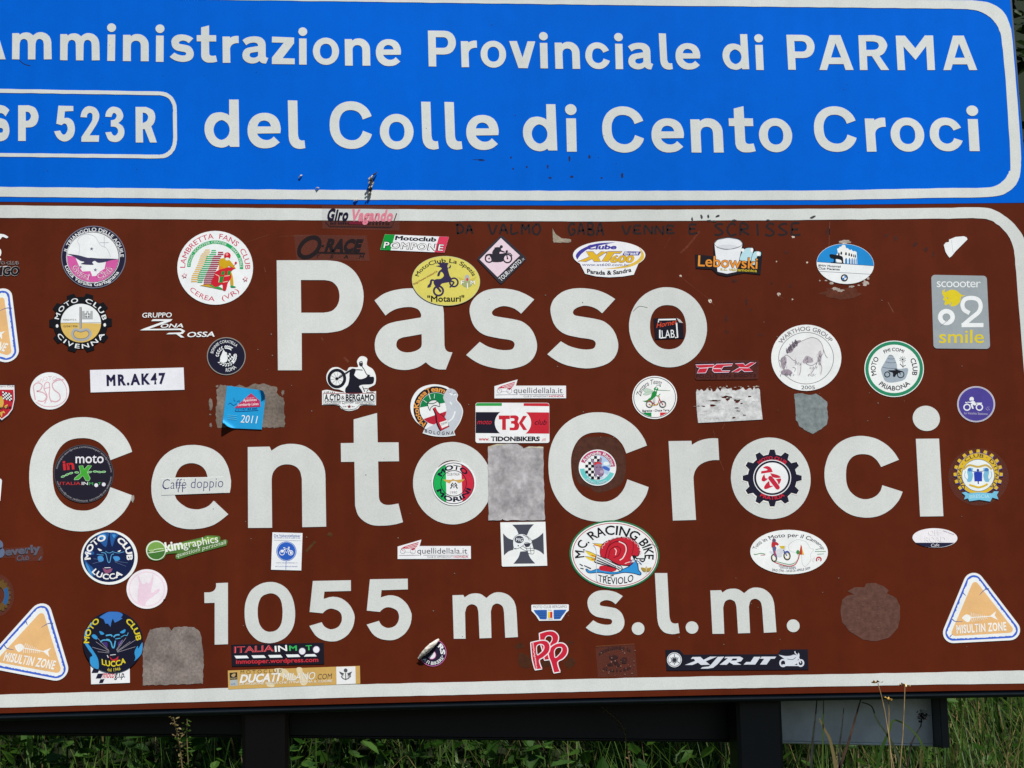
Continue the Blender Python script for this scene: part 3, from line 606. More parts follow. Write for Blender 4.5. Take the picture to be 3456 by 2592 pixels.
a = Art('round_sticker', 'white round sticker with red ring lettering and a rider on a red scooter', 'sticker', A2, (557, 645))
a.disc('backing', 557, 645, 404, SW, 394, wall=True)
CR = (200, 52, 84)
a.arc('LAMBRETTA  FANS  CLUB', 557, 645, 320, -90, 93, 54, CR, .975, .004)
a.arc('CEREA', 557, 645, 366, 229, 181, 50, CR, .975, 0, True); a.arc('(VR)', 557, 645, 366, 168, 135, 50, CR, .975, 0, True)
a.sector('green_band', 557, 645, 262, 300, -88, 93, (34, 168, 96), .975)
a.arc('MAGIC SCOOTER CENTER     0442 - 30862', 557, 645, 268, -85, 89, 25, SW, .975)
def edge(tab, y):
    for (y0, a0, b0), (y1, a1, b1) in zip(tab, tab[1:]):
        if y <= y1: t = (y - y0) / (y1 - y0); return a0 + (a1 - a0) * t, b0 + (b1 - b0) * t
    return tab[-1][1:]
for col, tab in (((222, 178, 62), [(450, 450, 500), (480, 430, 508), (500, 405, 485), (560, 385, 470), (600, 372, 440), (680, 335, 405), (720, 310, 390), (795, 300, 365)]),
                 ((70, 186, 120), [(455, 520, 568), (490, 512, 575), (510, 470, 560), (600, 440, 520), (680, 395, 480), (730, 375, 450), (800, 370, 420)]),
                 ((176, 40, 76), [(475, 590, 645), (500, 585, 650), (520, 535, 620), (600, 510, 600), (690, 470, 560), (760, 440, 530), (820, 435, 540)])):
    y = tab[0][0]
    while y < tab[-1][0]:
        l, r = edge(tab, y); a.poly('striped_silhouette', [(l, y), (r, y), (r - 4, y + 11), (l - 4, y + 11)], col); y += 21
a.sm('ground_shadow', [(390, 832, 1), (500, 824), (600, 850), (640, 880), (520, 856)], (205, 160, 40)); a.sm('ground_shadow', [(490, 826), (600, 848), (640, 878), (550, 860)], (40, 160, 80))
MU = (208, 166, 30); RD = (206, 34, 52)
a.sm('rider', [(605, 560), (650, 542), (700, 556), (742, 600), (778, 652, 1), (755, 656, 1), (705, 622), (690, 645), (640, 652), (600, 625)], MU)
a.sm('rider', [(725, 690), (745, 740), (752, 832), (725, 832), (718, 760)], MU); a.sm('rider', [(600, 628), (645, 648), (625, 695), (600, 680)], (230, 130, 40))
a.sm('scooter', [(562, 690), (600, 668), (645, 655), (700, 640), (765, 648), (745, 665), (722, 695), (728, 750), (695, 800), (672, 882), (640, 880), (632, 820), (560, 852), (514, 805), (538, 745)], RD)
for q in ([(612, 738), (652, 738), (636, 802), (592, 806)], [(626, 684), (662, 680), (656, 720), (618, 722)], [(690, 680), (724, 678), (718, 720), (686, 726)]): a.poly('scooter_panel', q, (40, 140, 60))
for q in ([(560, 715), (600, 740), (595, 800)], [(655, 735), (712, 728)], [(640, 800), (690, 790)]): a.line('scooter_trim', q, 6, (240, 225, 200))
a.disc('helmet', 688, 516, 35, RD); a.disc('helmet', 683, 503, 14, (240, 150, 150)); a.disc('rider', 686, 552, 22, (225, 232, 222), 16)
a.line('mirror', [(745, 640), (778, 595)], 4, RD); a.disc('mirror', 778, 592, 12, RD); a.sm('rider', [(725, 832), (782, 850), (730, 853)], (40, 160, 80))
for x, y in ((230, 730), (878, 766)): a.star('star', x, y, 32, CR, -8); a.star('star', x, y, 21, SW, -8)
a.done()

a = Art('gear_sticker', 'black gear shaped sticker with a key on white and yellow', 'sticker', A1, (860, 1232))
a.gear('backing', 860, 1232, 336, 292, 10, (18, 20, 26), 17, .95, .38, .56, wall=True)
a.disc('picture', 863, 1235, 215, (222, 188, 104), 206); a.poly('white_field', ell(863, 1235, 215, 206, 0, 30, -89, 91), SW)
a.line('field_line', [(650, 1234), (1076, 1230)], 4, (60, 50, 40))
a.line('key', [(860, 1062), (860, 1296)], 28, (168, 170, 172)); a.line('key', [(868, 1075), (868, 1290)], 5, (110, 112, 116))
a.poly('key', [(876, 1105), (902, 1105), (902, 1130), (922, 1130), (922, 1105), (945, 1105), (945, 1130), (965, 1130), (965, 1105), (990, 1105), (990, 1195), (876, 1195)], (176, 180, 184))
for w, c in ((22, (40, 40, 46)), (10, SW)): a.line('key_cross', [(906, 1150), (958, 1150)], w, c, False); a.line('key_cross', [(932, 1124), (932, 1178)], w, c, False)
a.line('key_bow', [(862, 1318), (800, 1302), (772, 1345), (800, 1398), (866, 1414), (934, 1396), (966, 1345), (930, 1302)], 26, (172, 176, 180), closed=True)
a.line('key_bow', [(862, 1330), (806, 1316), (786, 1350), (808, 1388), (866, 1402), (926, 1386), (950, 1346), (922, 1316)], 6, (110, 114, 118), closed=True)
a.text('FONDATO IL', (675, 1208), (818, 1206), 16, (70, 60, 50)); a.text('15/04/1956', (675, 1280), (828, 1277), 20, (70, 55, 40))
a.arc('MOTO', 860, 1235, 236, -80, -6, 46, SW, .95, .014, space=1.25); a.arc('CLUB', 860, 1235, 236, 12, 82, 46, SW, .95, .014, space=1.25)
a.arc('CIVENNA', 860, 1232, 288, 242, 116, 46, SW, .95, .014, True, space=1.25)
for x, y in ((610, 1265), (1118, 1254)): a.disc('lettering', x, y, 14, SW, 18)
a.done()

a = Art('cut_lettering_sticker', 'white cut lettering sticker with a zigzag letter, beside the black gear sticker', 'sticker', A1, (1900, 1260))
a.text('GRUPPO', (1515, 1176), (1830, 1172), 50, SW, .012, .12)
a.poly('lettering', [(1632, 1193), (1840, 1193), (1822, 1214), (1590, 1296), (1930, 1292), (1975, 1318), (1950, 1348), (1920, 1354), (1968, 1388), (1930, 1388), (1880, 1352), (1772, 1354), (1800, 1338), (1925, 1334), (1942, 1322), (1920, 1309), (1492, 1312), (1525, 1296), (1755, 1212), (1612, 1214)], SW)
a.text('ONA', (1705, 1284), (1955, 1280), 40, SW, .02, .45); a.text('OSSA', (1990, 1384), (2290, 1378), 52, SW, .02, .3)
a.done()

a = Art('round_sticker', 'small black round sticker with white laurel and a checkered drop', 'sticker', B2, (566, 250))
a.disc('backing', 566, 250, 226, (150, 146, 140), 221, wall=True); a.disc('field', 566, 250, 216, (28, 28, 50), 211)
a.arc('BONNIE CORATELLA', 566, 250, 156, -78, 47, 32, SW, 1, .006); a.arc('ROMA', 566, 252, 180, 182, 138, 42, SW, 1, .006, True)
for t0, t1, n in ((-88, -28, 5), (-6, 34, 5), (82, 128, 6), (135, 228, 7)):
    for k in range(n):
        t = t0 + (t1 - t0) * k / (n - 1); x, y = 566 + 104 * math.sin(R(t)), 248 - 104 * math.cos(R(t))
        for s_ in (-1, 1): a.disc('laurel', x + s_ * 11 * math.sin(R(t)), y - s_ * 11 * math.cos(R(t)), 6, SW, 14, t + 90 - s_ * 35, n=12)
a.sm('drop', [(533, 172, 1), (566, 222), (582, 275), (568, 315), (535, 326), (503, 310), (495, 270), (514, 222)], SW)
for i in range(4):
    for j in range(4):
        if (i + j) % 2 == 0: x, y = 552 + i * 22 + j * 4, 200 + j * 26 + i * 7; a.poly('checker', [(x, y), (x + 20, y + 7), (x + 24, y + 30), (x + 4, y + 24)], SW)
a.done()

a = Art('label_sticker', 'plain white label with dark capital letters and number, left of the P', 'sticker', B1, (1600, 460))
a.back([(1050, 342), (2142, 313), (2152, 572), (1058, 604)], (224, 226, 236))
a.text('MR.AK47', (1245, 523), (1935, 498), 116, (40, 34, 72), .05, space=1.3); a.done()

a = Art('round_sticker', 'small white round sticker with thin pink scrawled letters', 'sticker', B1, (580, 586))
a.disc('backing', 580, 586, 227, SW, 217, wall=True); PK = (222, 176, 188)
a.arc('MOTO', 590, 640, 178, -42, 22, 50, (226, 190, 198), 1, -.01)
for q, w in (([(412, 690), (398, 600), (392, 530), (440, 492), (492, 520), (470, 575), (430, 590), (500, 605), (542, 650), (510, 705), (440, 700)], 13), ([(520, 735), (550, 650), (515, 560), (530, 495), (572, 490), (580, 560), (575, 640), (600, 720)], 12), ([(512, 560), (580, 545)], 10), ([(745, 455), (670, 462), (612, 505), (630, 570), (690, 620), (700, 680), (650, 712), (600, 700)], 14), ([(420, 715), (520, 765), (660, 760), (760, 690), (780, 590), (750, 500), (690, 440), (620, 470)], 9)):
    a.line('scrawl', q, w, PK)
a.done()

# orange warning triangles with a fish bone: one drawing, three places
TA, TL_, TR_ = (1625, 235), (1385, 815), (2045, 782)
def triangle(label, crp, A_, L_, R_):
    import numpy as np
    M = np.linalg.solve(np.array([[*TA, 1], [*TL_, 1], [*TR_, 1]], float), np.array([A_, L_, R_], float))
    mid = (1685, 600)
    f = lambda p: (p[0] * M[0][0] + p[1] * M[1][0] + M[2][0], p[0] * M[0][1] + p[1] * M[1][1] + M[2][1])
    a = Art('triangle_sticker', label, 'sticker', crp, f(mid), group='orange fish bone triangles'); a.tf = f
    cs = [TA, TR_, TL_]
    a.back(rtri(cs, 120), (228, 232, 236))
    a.poly('blue_border', rtri(cs, 93), (66, 104, 210)); a.poly('white_border', rtri(cs, 70, jag=5), (230, 234, 238))
    a.poly('orange_field', rtri([(1640, 262), (2040, 775), (1405, 812)], 40), (236, 190, 132))
    for q in ([(1800, 300), (1745, 318), (1690, 375)], [(1372, 655), (1410, 682), (1495, 682)], [(1500, 350), (1532, 384)], [(1345, 862), (1375, 830)]): a.line('crack', q, (13, 4), (70, 90, 160))
    FW = (238, 236, 232)
    a.line('fish_bone', [(1575, 638), (1700, 630), (1825, 622)], 10, FW)
    a.sm('fish_bone', [(1483, 640, 1), (1530, 602), (1575, 610), (1590, 640), (1575, 680), (1545, 690), (1510, 665)], FW)
    a.poly('fish_bone', [(1810, 622), (1884, 563), (1868, 612), (1906, 666), (1835, 632)], FW)
    for k in range(9):
        x = 1600 + k * 22; l = 52 - k * 4.2; a.line('fish_bone', [(x - 4, 632 - l), (x - 8, 634), (x + 8, 634 + l * 1.05)], 5, FW, False)
    a.text('MISULTIN ZONE', (1425, 822), (2005, 784), 92, FW, .034, space=1.12); a.done()
triangle('orange fish bone triangle sticker in the lower right corner, beside the brown stain', D3, TA, TL_, TR_)
triangle('tilted orange fish bone triangle sticker beside the panther sticker at lower left', E2, (303, 1090), (0.2, 1426.7), (428, 1508))
triangle('orange triangle sticker cut by the left edge, left of the black gear sticker', E1, (8, 615), (-362, 907), (60, 1036))

a = Art('shield_sticker', 'small red shield sticker with checkered flag, cut by the left edge', 'sticker', E1, (20, 1420))
a.back([(-60, 1286), (116, 1286), (120, 1400), (104, 1480), (70, 1530), (14, 1572), (-60, 1500)], (52, 44, 56)); a.poly('field', [(-55, 1292), (112, 1292), (114, 1400), (98, 1478), (64, 1524), (14, 1562), (-55, 1495)], (226, 224, 228))
a.poly('field', [(-52, 1326), (105, 1326), (108, 1400), (92, 1474), (58, 1518), (14, 1552), (-52, 1490)], (186, 40, 54)); a.text('owners Club', (-44, 1308), (110, 1306), 15, (60, 52, 66))
for i in range(6):
    for j in range(5): a.poly('checkered_flag', [(x, y) for x, y in ((18 + i * 12 + j * 1, 1338 + j * 12 + i * 3), (30 + i * 12 + j, 1341 + j * 12 + i * 3), (31 + i * 12 + j, 1353 + j * 12 + i * 3), (19 + i * 12 + j, 1350 + j * 12 + i * 3))], (24, 24, 34) if (i + j) % 2 else (232, 234, 240))
for q in ([(5, 1375), (30, 1420), (14, 1470), (-10, 1450)], [(40, 1510), (25, 1490), (14, 1540), (2, 1500)], [(60, 1440), (30, 1460), (50, 1470)]): a.sm('lily', q, (220, 178, 80))
a.text('enze', (-4, 1478), (90, 1472), 26, (40, 34, 44), .01); a.done()

a = Art('cut_lettering_sticker', 'black outlined lettering under a white bird shape, cut by the left edge', 'sticker', E1, (60, 300))
a.sm('bird', [(-30, 112, 1), (30, 118), (66, 138, 1), (52, 148), (20, 138), (0, 158), (-20, 150)], SW); a.sm('bird', [(-10, 232), (8, 240), (10, 270), (-5, 290)], SW); a.disc('bird', 2, 312, 7, SW)
a.text('TO CLUB', (-20, 352), (150, 352), 24, (22, 20, 28), .012, 0, out=(206, 206, 206), ow=.02); a.line('stroke', [(-20, 372), (60, 366)], 6, (206, 206, 206))
a.text('IGO', (0, 434), (150, 434), 62, (22, 20, 30), .05, .12, out=(200, 200, 198), ow=.022); a.done()

a = Art('clear_sticker', 'clear sticker with black and pink slanted lettering across the top white border', 'sticker', E5, (720, 260))
a.back([(120, 62), (1325, 75), (1330, 455), (125, 425)], 'clear', part='film')
a.line('drop_shadow', [(180, 312, 1), (240, 382, 1), (1170, 396, 1), (1215, 372), (1285, 185, 1)], 14, (70, 34, 38))
a.poly('red_band', [(550, 312), (822, 314), (815, 360), (545, 356)], (112, 26, 48)); a.worn((250, 352), (545, 350), 34, (42, 18, 36)); a.worn((835, 358), (1190, 360), 38, (42, 18, 36))
a.text('Giro', (190, 292), (520, 297), 172, (28, 24, 48), .05, .2, space=1.12); a.text('Vagando', (560, 298), (1215, 304), 166, (222, 130, 150), .045, .2, space=1.1); a.done()

a = Art('clear_sticker', 'clear sticker with dark tyre ring and slanted dark lettering above the P', 'sticker', A2, (1800, 430))
a.back([(1395, 292), (2172, 300), (2206, 572), (1425, 562)], 'clear', part='film'); OK_ = (34, 24, 28)
a.line('tyre_ring', ell(1562, 424, 128, 84, -42, 40), 40, OK_, False, True); a.line('lettering', [(1692, 410), (1718, 410)], 14, OK_)
a.text('RACE', (1724, 462), (2100, 470), 122, OK_, .05, .3); a.line('underline', [(1650, 480), (2156, 490)], 13, OK_); a.text('TEAM', (1625, 536), (2140, 541), 32, OK_, .01, .2, space=4.2); a.done()

a = Art('slanted_sticker', 'small slanted green white red flag sticker with outlined capitals', 'sticker', E5, (1560, 650))
a.back([(1100, 512), (2098, 552), (2025, 797), (1028, 754)], (228, 230, 236))
a.poly('green_band', [(1100, 513), (1257, 519), (1190, 761), (1030, 753)], (16, 150, 58)); a.poly('red_band', [(1945, 547), (2097, 553), (2024, 796), (1870, 790)], (222, 62, 96))
a.text('Motoclub', (1256, 598), (1896, 624), 62, (28, 24, 38), .04, .15); a.text('POMPONE', (1078, 722), (2000, 766), 92, (234, 236, 242), .012, .15, out=(26, 26, 40), ow=.05, space=1.16); a.done()

a = Art('oval_sticker', 'yellow oval sticker with a dark centaur on wheels over the letter a', 'sticker', A3, (1493, 1062), base=.0007)
a.disc('backing', 1493, 1062, 430, (70, 64, 40), 314, 3, wall=True); a.disc('rim', 1493, 1062, 424, (214, 208, 150), 308, 3); a.disc('field', 1493, 1062, 416, (222, 212, 104), 300, 3)
CT = (56, 46, 82)
a.arc('MotoClub La Spezia', 1490, 1066, 345, -76, 75, 50, (40, 36, 46), .67, .018)
a.sm('centaur', [(1478, 838), (1520, 842), (1555, 875), (1545, 905), (1518, 912), (1528, 960), (1540, 1000), (1566, 1045), (1545, 1075), (1500, 1085), (1440, 1100), (1400, 1150), (1360, 1130), (1338, 1080), (1365, 1044), (1430, 1036), (1466, 1000), (1450, 960), (1428, 955), (1412, 1000), (1385, 1002), (1400, 950), (1440, 905), (1360, 880, 1), (1420, 868, 1), (1380, 840, 1)], CT)
a.disc('helmet', 1528, 872, 15, (214, 206, 110), 30, 20); a.ring('wheel', 1400, 1188, 58, 24, CT); a.ring('wheel', 1592, 1082, 50, 20, CT, 1.05)
a.line('centaur', [(1370, 1130), (1400, 1160), (1430, 1200)], 26, CT); a.line('centaur', [(1530, 1060), (1590, 1080), (1565, 1120), (1540, 1145)], 20, CT)
a.line('tail', [(1350, 1058), (1312, 1056), (1302, 1100), (1272, 1140)], (18, 34), CT)
for k in range(4): a.line('tail', [(1295, 1110), (1262 + 14 * k, 1150 - 4 * k)], 8, CT)
a.text('http://www.motauri.it', (1096, 1116), (1392, 950), 26, (140, 56, 50), .01)
for s_ in (-1, 1): a.poly('wing_emblem', [(1757 + s_ * 10, 1050), (1757 + s_ * 122, 1012), (1757 + s_ * 70, 1062), (1757 + s_ * 30, 1080)], (206, 192, 90))
a.disc('wing_emblem', 1757, 1100, 62, (166, 176, 120), 44); a.disc('wing_emblem', 1756, 1028, 30, (180, 182, 186), 42); a.disc('wing_emblem', 1758, 1046, 14, (200, 70, 70), 20); a.line('wing_emblem', [(1760, 1090), (1761, 1160)], 12, (230, 232, 234))
a.text('F', (1680, 1108), (1718, 1108), 48, (235, 236, 240), .02, out=(80, 76, 90)); a.text('M', (1800, 1108), (1852, 1108), 48, (235, 236, 240), .02, out=(80, 76, 90))
a.text('"Motauri"', (1262, 1322), (1722, 1318), 72, (34, 30, 32), .02); a.done()

a = Art('diamond_sticker', 'black edged pink diamond sticker with a motorcyclist silhouette', 'sticker', A4, (290, 430))
a.back(rtri([(292, 200), (530, 422), (288, 664), (60, 424)], 24), (52, 50, 60)); a.poly('field', [(286, 200), (488, 388), (250, 618), (60, 430)], (224, 202, 216)); DK = (46, 44, 54)
for x, r in ((160, 40), (356, 44)): a.ring('wheel', x, 420, r, 15, DK); a.disc('wheel', x, 420, 9, DK)
a.sm('motorcyclist', [(112, 400), (134, 374), (180, 368), (200, 372), (300, 366), (346, 352), (352, 366), (316, 400), (302, 452), (196, 456), (182, 420), (160, 386), (130, 386)], DK)
a.sm('motorcyclist', [(196, 372), (204, 330), (240, 302), (284, 302), (290, 330), (326, 346), (318, 356), (276, 348), (262, 380)], DK); a.disc('motorcyclist', 290, 294, 17, DK, n=16); a.line('motorcyclist', [(216, 308), (256, 300)], 9, DK); a.line('motorcyclist', [(340, 338), (356, 420)], 11, DK); a.line('motorcyclist', [(310, 382), (340, 362), (386, 366), (406, 394)], 9, DK); a.disc('motorcyclist', 350, 342, 12, DK, n=12)
a.text('TOUR', (290, 664), (378, 579), 44, SW, .012); a.text('is', (382, 574), (408, 550), 36, SW, -.01); a.text('MOTO', (412, 547), (510, 456), 44, SW, .012); a.text('.it', (516, 450), (540, 428), 30, SW, -.012); a.done()

a = Art('oval_sticker', 'white oval sticker with blue and yellow slanted logo and a name tab below', 'sticker', A4, (1440, 410))
a.back([(1440 + 386 * math.sin(R(t)), 384 - 152 * math.cos(R(t))) for t in range(-126, 128, 6)] + [(1702, 592), (1580, 612), (1440, 620), (1300, 610), (1184, 582)], (228, 230, 238))
UB = (70, 62, 160); YE = (224, 182, 44)
a.sm('swoosh', [(1510, 246, 1), (1300, 262), (1150, 318), (1086, 382), (1100, 432, 1), (1150, 365), (1260, 300)], UB)
a.sm('swoosh', [(1752, 296, 1), (1806, 360), (1800, 430), (1690, 500), (1540, 526), (1370, 531, 1), (1560, 506), (1700, 462), (1772, 400), (1776, 340)], (226, 190, 80))
a.text('Clube', (1196, 321), (1516, 318), 46, UB, .045, .3); 
XTP = [[(1195, 345), (1268, 345), (1304, 384), (1358, 345), (1420, 345), (1326, 404), (1352, 452), (1280, 452), (1258, 422), (1190, 452), (1108, 452), (1228, 402)], [(1428, 345), (1578, 345), (1556, 364), (1492, 364), (1430, 452), (1360, 452), (1420, 364), (1404, 364)]]
for q in XTP: a.line('lettering', q, 9, UB, False, True); a.poly('lettering', q, YE)
a.text('600', (1442, 460), (1700, 460), 70, YE, .045, .25, out=UB, ow=.02); a.poly('blue_tag', [(1606, 343), (1782, 345), (1756, 386), (1580, 384)], UB); a.text('Brasil', (1600, 378), (1745, 378), 30, SW, .02, .25)
a.text('www.xt600.com.br', (1150, 497), (1655, 500), 26, (110, 112, 160), .008, .15); a.text('Parada & Sandra', (1205, 572), (1678, 558), 42, (30, 28, 36), .03, bow=26); a.done()

a = Art('sticker_remnant', 'torn grey sticker remnant under the handwriting above the letter s', 'sticker remnant', A4, (930, 200), base=.0003)
a.back(rough_edge([(838, 98), (862, 140), (880, 160), (930, 198), (1036, 214), (1036, 246), (846, 252)], 22, 5), (158, 148, 134), 'residue', part='remnant'); a.done()

a = Art('square_sticker', 'small black sticker with red script inside the o of the top brown word', 'sticker', A5, (178, 1168))
a.back([(18, 1058), (262, 1053), (331, 1110), (340, 1270), (35, 1283)], (26, 22, 36)); a.poly('folded_corner', [(262, 1053), (300, 1070), (331, 1108), (290, 1100)], (200, 196, 196))
a.line('frame', [(70, 1100, 1), (70, 1072, 1), (255, 1068, 1)], 16, SW); a.line('frame', [(84, 1180, 1), (84, 1266, 1), (110, 1266, 1)], 16, SW); a.line('frame', [(262, 1105, 1), (274, 1262, 1), (246, 1262, 1)], 15, SW)
a.text('Hornet', (48, 1160), (262, 1118), 52, (226, 78, 44), .004, .4); a.text('LAB', (108, 1270), (243, 1262), 84, SW, .002); a.done()

a = Art('die_cut_sticker', 'die cut sticker of a white drinking glass with orange lettering', 'sticker', A5, (815, 420))
a.back([(460, 376), (520, 380), (655, 395), (658, 262), (700, 208), (815, 188), (930, 206), (978, 262), (974, 312), (1030, 298), (1095, 312), (1102, 338), (1175, 345), (1176, 400), (1158, 592), (985, 574), (900, 590), (800, 612), (700, 590), (640, 535), (468, 525)], (30, 26, 34))
a.poly('glass', [(666, 262), (700, 222), (815, 200), (930, 220), (966, 262), (905, 560), (800, 582), (700, 560)], (222, 226, 232)); a.disc('glass', 800, 298, 110, (206, 210, 218), 28)
a.line('glass_line', ell(815, 260, 148, 60, 0, 36), 5, (120, 124, 132), False, True); a.line('glass_line', [(690, 300), (800, 325), (940, 290)], 5, (140, 144, 150))
for q in ([(940, 440), (952, 372), (985, 320), (1030, 304), (1080, 312), (1078, 350), (1060, 440)], [(1062, 480), (1065, 400), (1096, 345), (1160, 350), (1158, 394), (1122, 400), (1112, 480)]): a.sm('ice_cube', q, (186, 224, 236)); a.line('ice_line', q, 5, (40, 44, 54), closed=True)
a.disc('ice_cube', 968, 330, 18, (232, 236, 240)); a.disc('ice_cube', 1134, 368, 18, (236, 238, 240), 24); a.disc('ice_cube', 1066, 330, 14, (236, 238, 240), 24)
a.text('Lebowski', (490, 500), (1125, 528), 112, (232, 150, 56), .012, out=(40, 30, 30), ow=.025); a.text('s.c. valcamonica', (728, 545), (1118, 565), 32, (226, 200, 50), .008, out=(36, 30, 30), ow=.02); a.done()

a = Art('oval_sticker', 'white and blue oval sticker with a white palace and a black wolf statue', 'sticker', A6, (305, 603))
a.disc('backing', 305, 603, 306, SW, 214, 4, wall=True)
a.poly('blue_field', [(305 + (303 * math.sin(R(t))) * math.cos(R(4)) + 211 * math.cos(R(t)) * math.sin(R(4)), 603 + 303 * math.sin(R(t)) * math.sin(R(4)) - 211 * math.cos(R(t)) * math.cos(R(4))) for t in range(-90, 91, 6)], (34, 140, 214))
a.line('dividing_line', [(4, 582), (608, 625)], 4, (50, 70, 110)); a.line('dividing_line', [(18, 682), (574, 714)], 4, (80, 84, 110))
a.poly('palace', [(218, 442), (240, 432), (244, 420), (262, 420), (270, 404), (290, 398), (306, 408), (312, 432), (326, 440), (332, 432), (342, 450), (362, 456), (370, 448), (380, 464), (398, 470), (404, 464), (420, 476), (426, 476), (432, 606), (214, 592), (200, 545), (210, 505), (226, 490)], (232, 236, 240))
for x, y, w in ((262, 486, 16), (312, 492, 15), (346, 500, 13), (372, 508, 12), (396, 514, 10), (414, 518, 9), (236, 496, 14)): a.poly('palace_window', [(x - w * .6, y + 18), (x - w * .6, y), (x - w * .3, y - 14), (x + w * .3, y - 14), (x + w * .6, y), (x + w * .6, y + 18)], (34, 34, 44))
for x, w in ((314, 24), (350, 20), (378, 15), (400, 12), (420, 10)): a.poly('palace_arch', [(x - w / 2, 602), (x - w / 2, 560), (x - w * .2, 540), (x + w * .2, 540), (x + w / 2, 560), (x + w / 2, 604)], (60, 130, 190))
a.sm('wolf_statue', [(136, 508), (160, 500), (240, 514), (276, 530), (284, 590, 1), (268, 590, 1), (258, 562), (205, 552), (196, 586, 1), (176, 586, 1), (182, 552), (148, 540)], (24, 26, 34)); a.poly('wolf_statue', [(150, 584), (290, 592), (290, 600), (150, 592)], (24, 26, 34))
a.text('BMW Motorrad', (18, 630), (255, 642), 21, (40, 40, 50), .012); a.text('Club Piacenza', (18, 660), (246, 672), 21, (40, 40, 50), .012)
a.disc('roundel', 295, 752, 38, (34, 34, 44)); a.disc('roundel', 295, 752, 24, (232, 236, 240))
for t in (0, 180): a.poly('roundel', [(295, 752)] + [(295 + 23 * math.sin(R(t + q)), 752 - 23 * math.cos(R(t + q))) for q in range(0, 91, 15)], (50, 130, 210))
a.done()

a = Art('paper_scrap', 'torn white scrap of sticker in the upper right corner of the brown sign', 'sticker remnant', A6, (1480, 420))
a.back([(1410, 345), (1480, 316), (1570, 308), (1600, 322), (1608, 342), (1560, 390), (1480, 470), (1440, 520), (1416, 537), (1395, 510), (1375, 478), (1355, 402), (1376, 376), (1412, 368)], (226, 230, 234), part='scrap'); a.line('crease', [(1436, 350), (1446, 420), (1456, 486)], 5, (196, 202, 208)); a.done()

a = Art('rectangular_sticker', 'grey upright rectangle sticker with large white numeral two and yellow buffalo', 'sticker', A6, (1530, 1115))
a.back(rtri([(1262, 760), (1775, 770), (1808, 1470), (1285, 1465)], 40), (158, 168, 174)); YW = (224, 204, 44)
a.text('scoooter', (1280, 850), (1748, 854), 92, SW, -.004, space=.9)
a.sm('buffalo', [(1340, 925), (1342, 890), (1372, 872, 1), (1362, 905), (1400, 890), (1440, 878), (1490, 888), (1530, 922), (1560, 938), (1588, 934, 1), (1560, 950), (1538, 955), (1532, 1000), (1505, 1035), (1470, 1052), (1430, 1054), (1408, 1030), (1378, 1045), (1362, 1030), (1368, 1000), (1348, 985), (1356, 955)], YW); a.disc('buffalo_eye', 1395, 968, 8, (158, 168, 174)); a.line('buffalo_eye', [(1440, 1010), (1425, 1050)], 6, (158, 168, 174))
a.ring('numeral', 1383, 1170, 66, 48, SW, .95); a.line('numeral', [(1630, 1128), (1572, 1092), (1554, 1036), (1580, 982), (1650, 966), (1720, 985), (1748, 1045), (1728, 1115), (1650, 1180), (1556, 1262)], 44, SW); a.poly('numeral', [(1545, 1234), (1778, 1234), (1778, 1278), (1545, 1278)], SW)
a.line('scratch', [(1352, 1195), (1385, 1215), (1400, 1205)], 5, (120, 120, 124)); a.line('scratch', [(1385, 1215), (1320, 1270)], 4, (120, 124, 130)); a.text('smile', (1305, 1446), (1782, 1446), 138, YW, .008); a.done()

# ---------------------------------------------------------------- stickers, middle rows
a = Art('round_sticker', 'large white round sticker with a grey pencil drawing of a wild boar', 'sticker', A5, (1646, 1478))
a.disc('backing', 1646, 1478, 374, (226, 230, 232), 353, wall=True); GY = (150, 142, 150)
a.ring('ring_line', 1644, 1482, 293, 6, (118, 114, 118), .94)
a.arc('WARTHOG GROUP', 1646, 1480, 304, -59, 55, 44, (112, 108, 114), .955, .01); a.text('2005', (1592, 1814), (1738, 1813), 38, (90, 86, 92), .006)
a.sm('boar_body', [(1470, 1400), (1540, 1320), (1620, 1290), (1700, 1262), (1780, 1290), (1826, 1370), (1815, 1470), (1812, 1640), (1790, 1655), (1780, 1560), (1740, 1540), (1715, 1640), (1690, 1650), (1690, 1560), (1640, 1545), (1592, 1560), (1585, 1660), (1550, 1662), (1545, 1560), (1500, 1600), (1470, 1660), (1390, 1655), (1370, 1560), (1375, 1480), (1430, 1430)], (216, 216, 220)); a.sm('boar_shade', [(1610, 1530), (1640, 1460), (1690, 1470), (1720, 1520), (1660, 1535)], (176, 168, 178)); a.sm('boar_shade', [(1380, 1480), (1430, 1470), (1430, 1560), (1400, 1600), (1376, 1560)], (170, 160, 172)); a.sm('boar_shade', [(1430, 1420), (1470, 1350), (1540, 1300), (1590, 1295), (1530, 1350), (1490, 1420)], (158, 148, 160)); a.sm('boar_shade', [(1380, 1620), (1450, 1600), (1500, 1640), (1440, 1665), (1385, 1655)], (160, 148, 162)); a.sm('boar_shade', [(1770, 1440), (1800, 1400), (1810, 1470), (1780, 1560)], (186, 180, 188))
for q in ([(1560, 1320), (1620, 1290), (1700, 1262), (1770, 1282), (1815, 1340), (1828, 1420), (1800, 1470)], [(1790, 1440), (1765, 1520), (1700, 1560), (1640, 1540)], [(1830, 1390), (1850, 1450), (1872, 1480)], [(1810, 1440), (1790, 1520), (1812, 1580), (1800, 1650)], [(1760, 1520), (1740, 1580), (1700, 1640)], [(1590, 1540), (1585, 1620), (1570, 1660)], [(1380, 1500), (1430, 1450), (1470, 1470), (1500, 1500), (1530, 1510)], [(1360, 1500), (1400, 1560), (1420, 1640)], [(1500, 1580), (1530, 1590), (1520, 1625)]): a.line('boar_drawing', q, 6, GY)
random.seed(3)
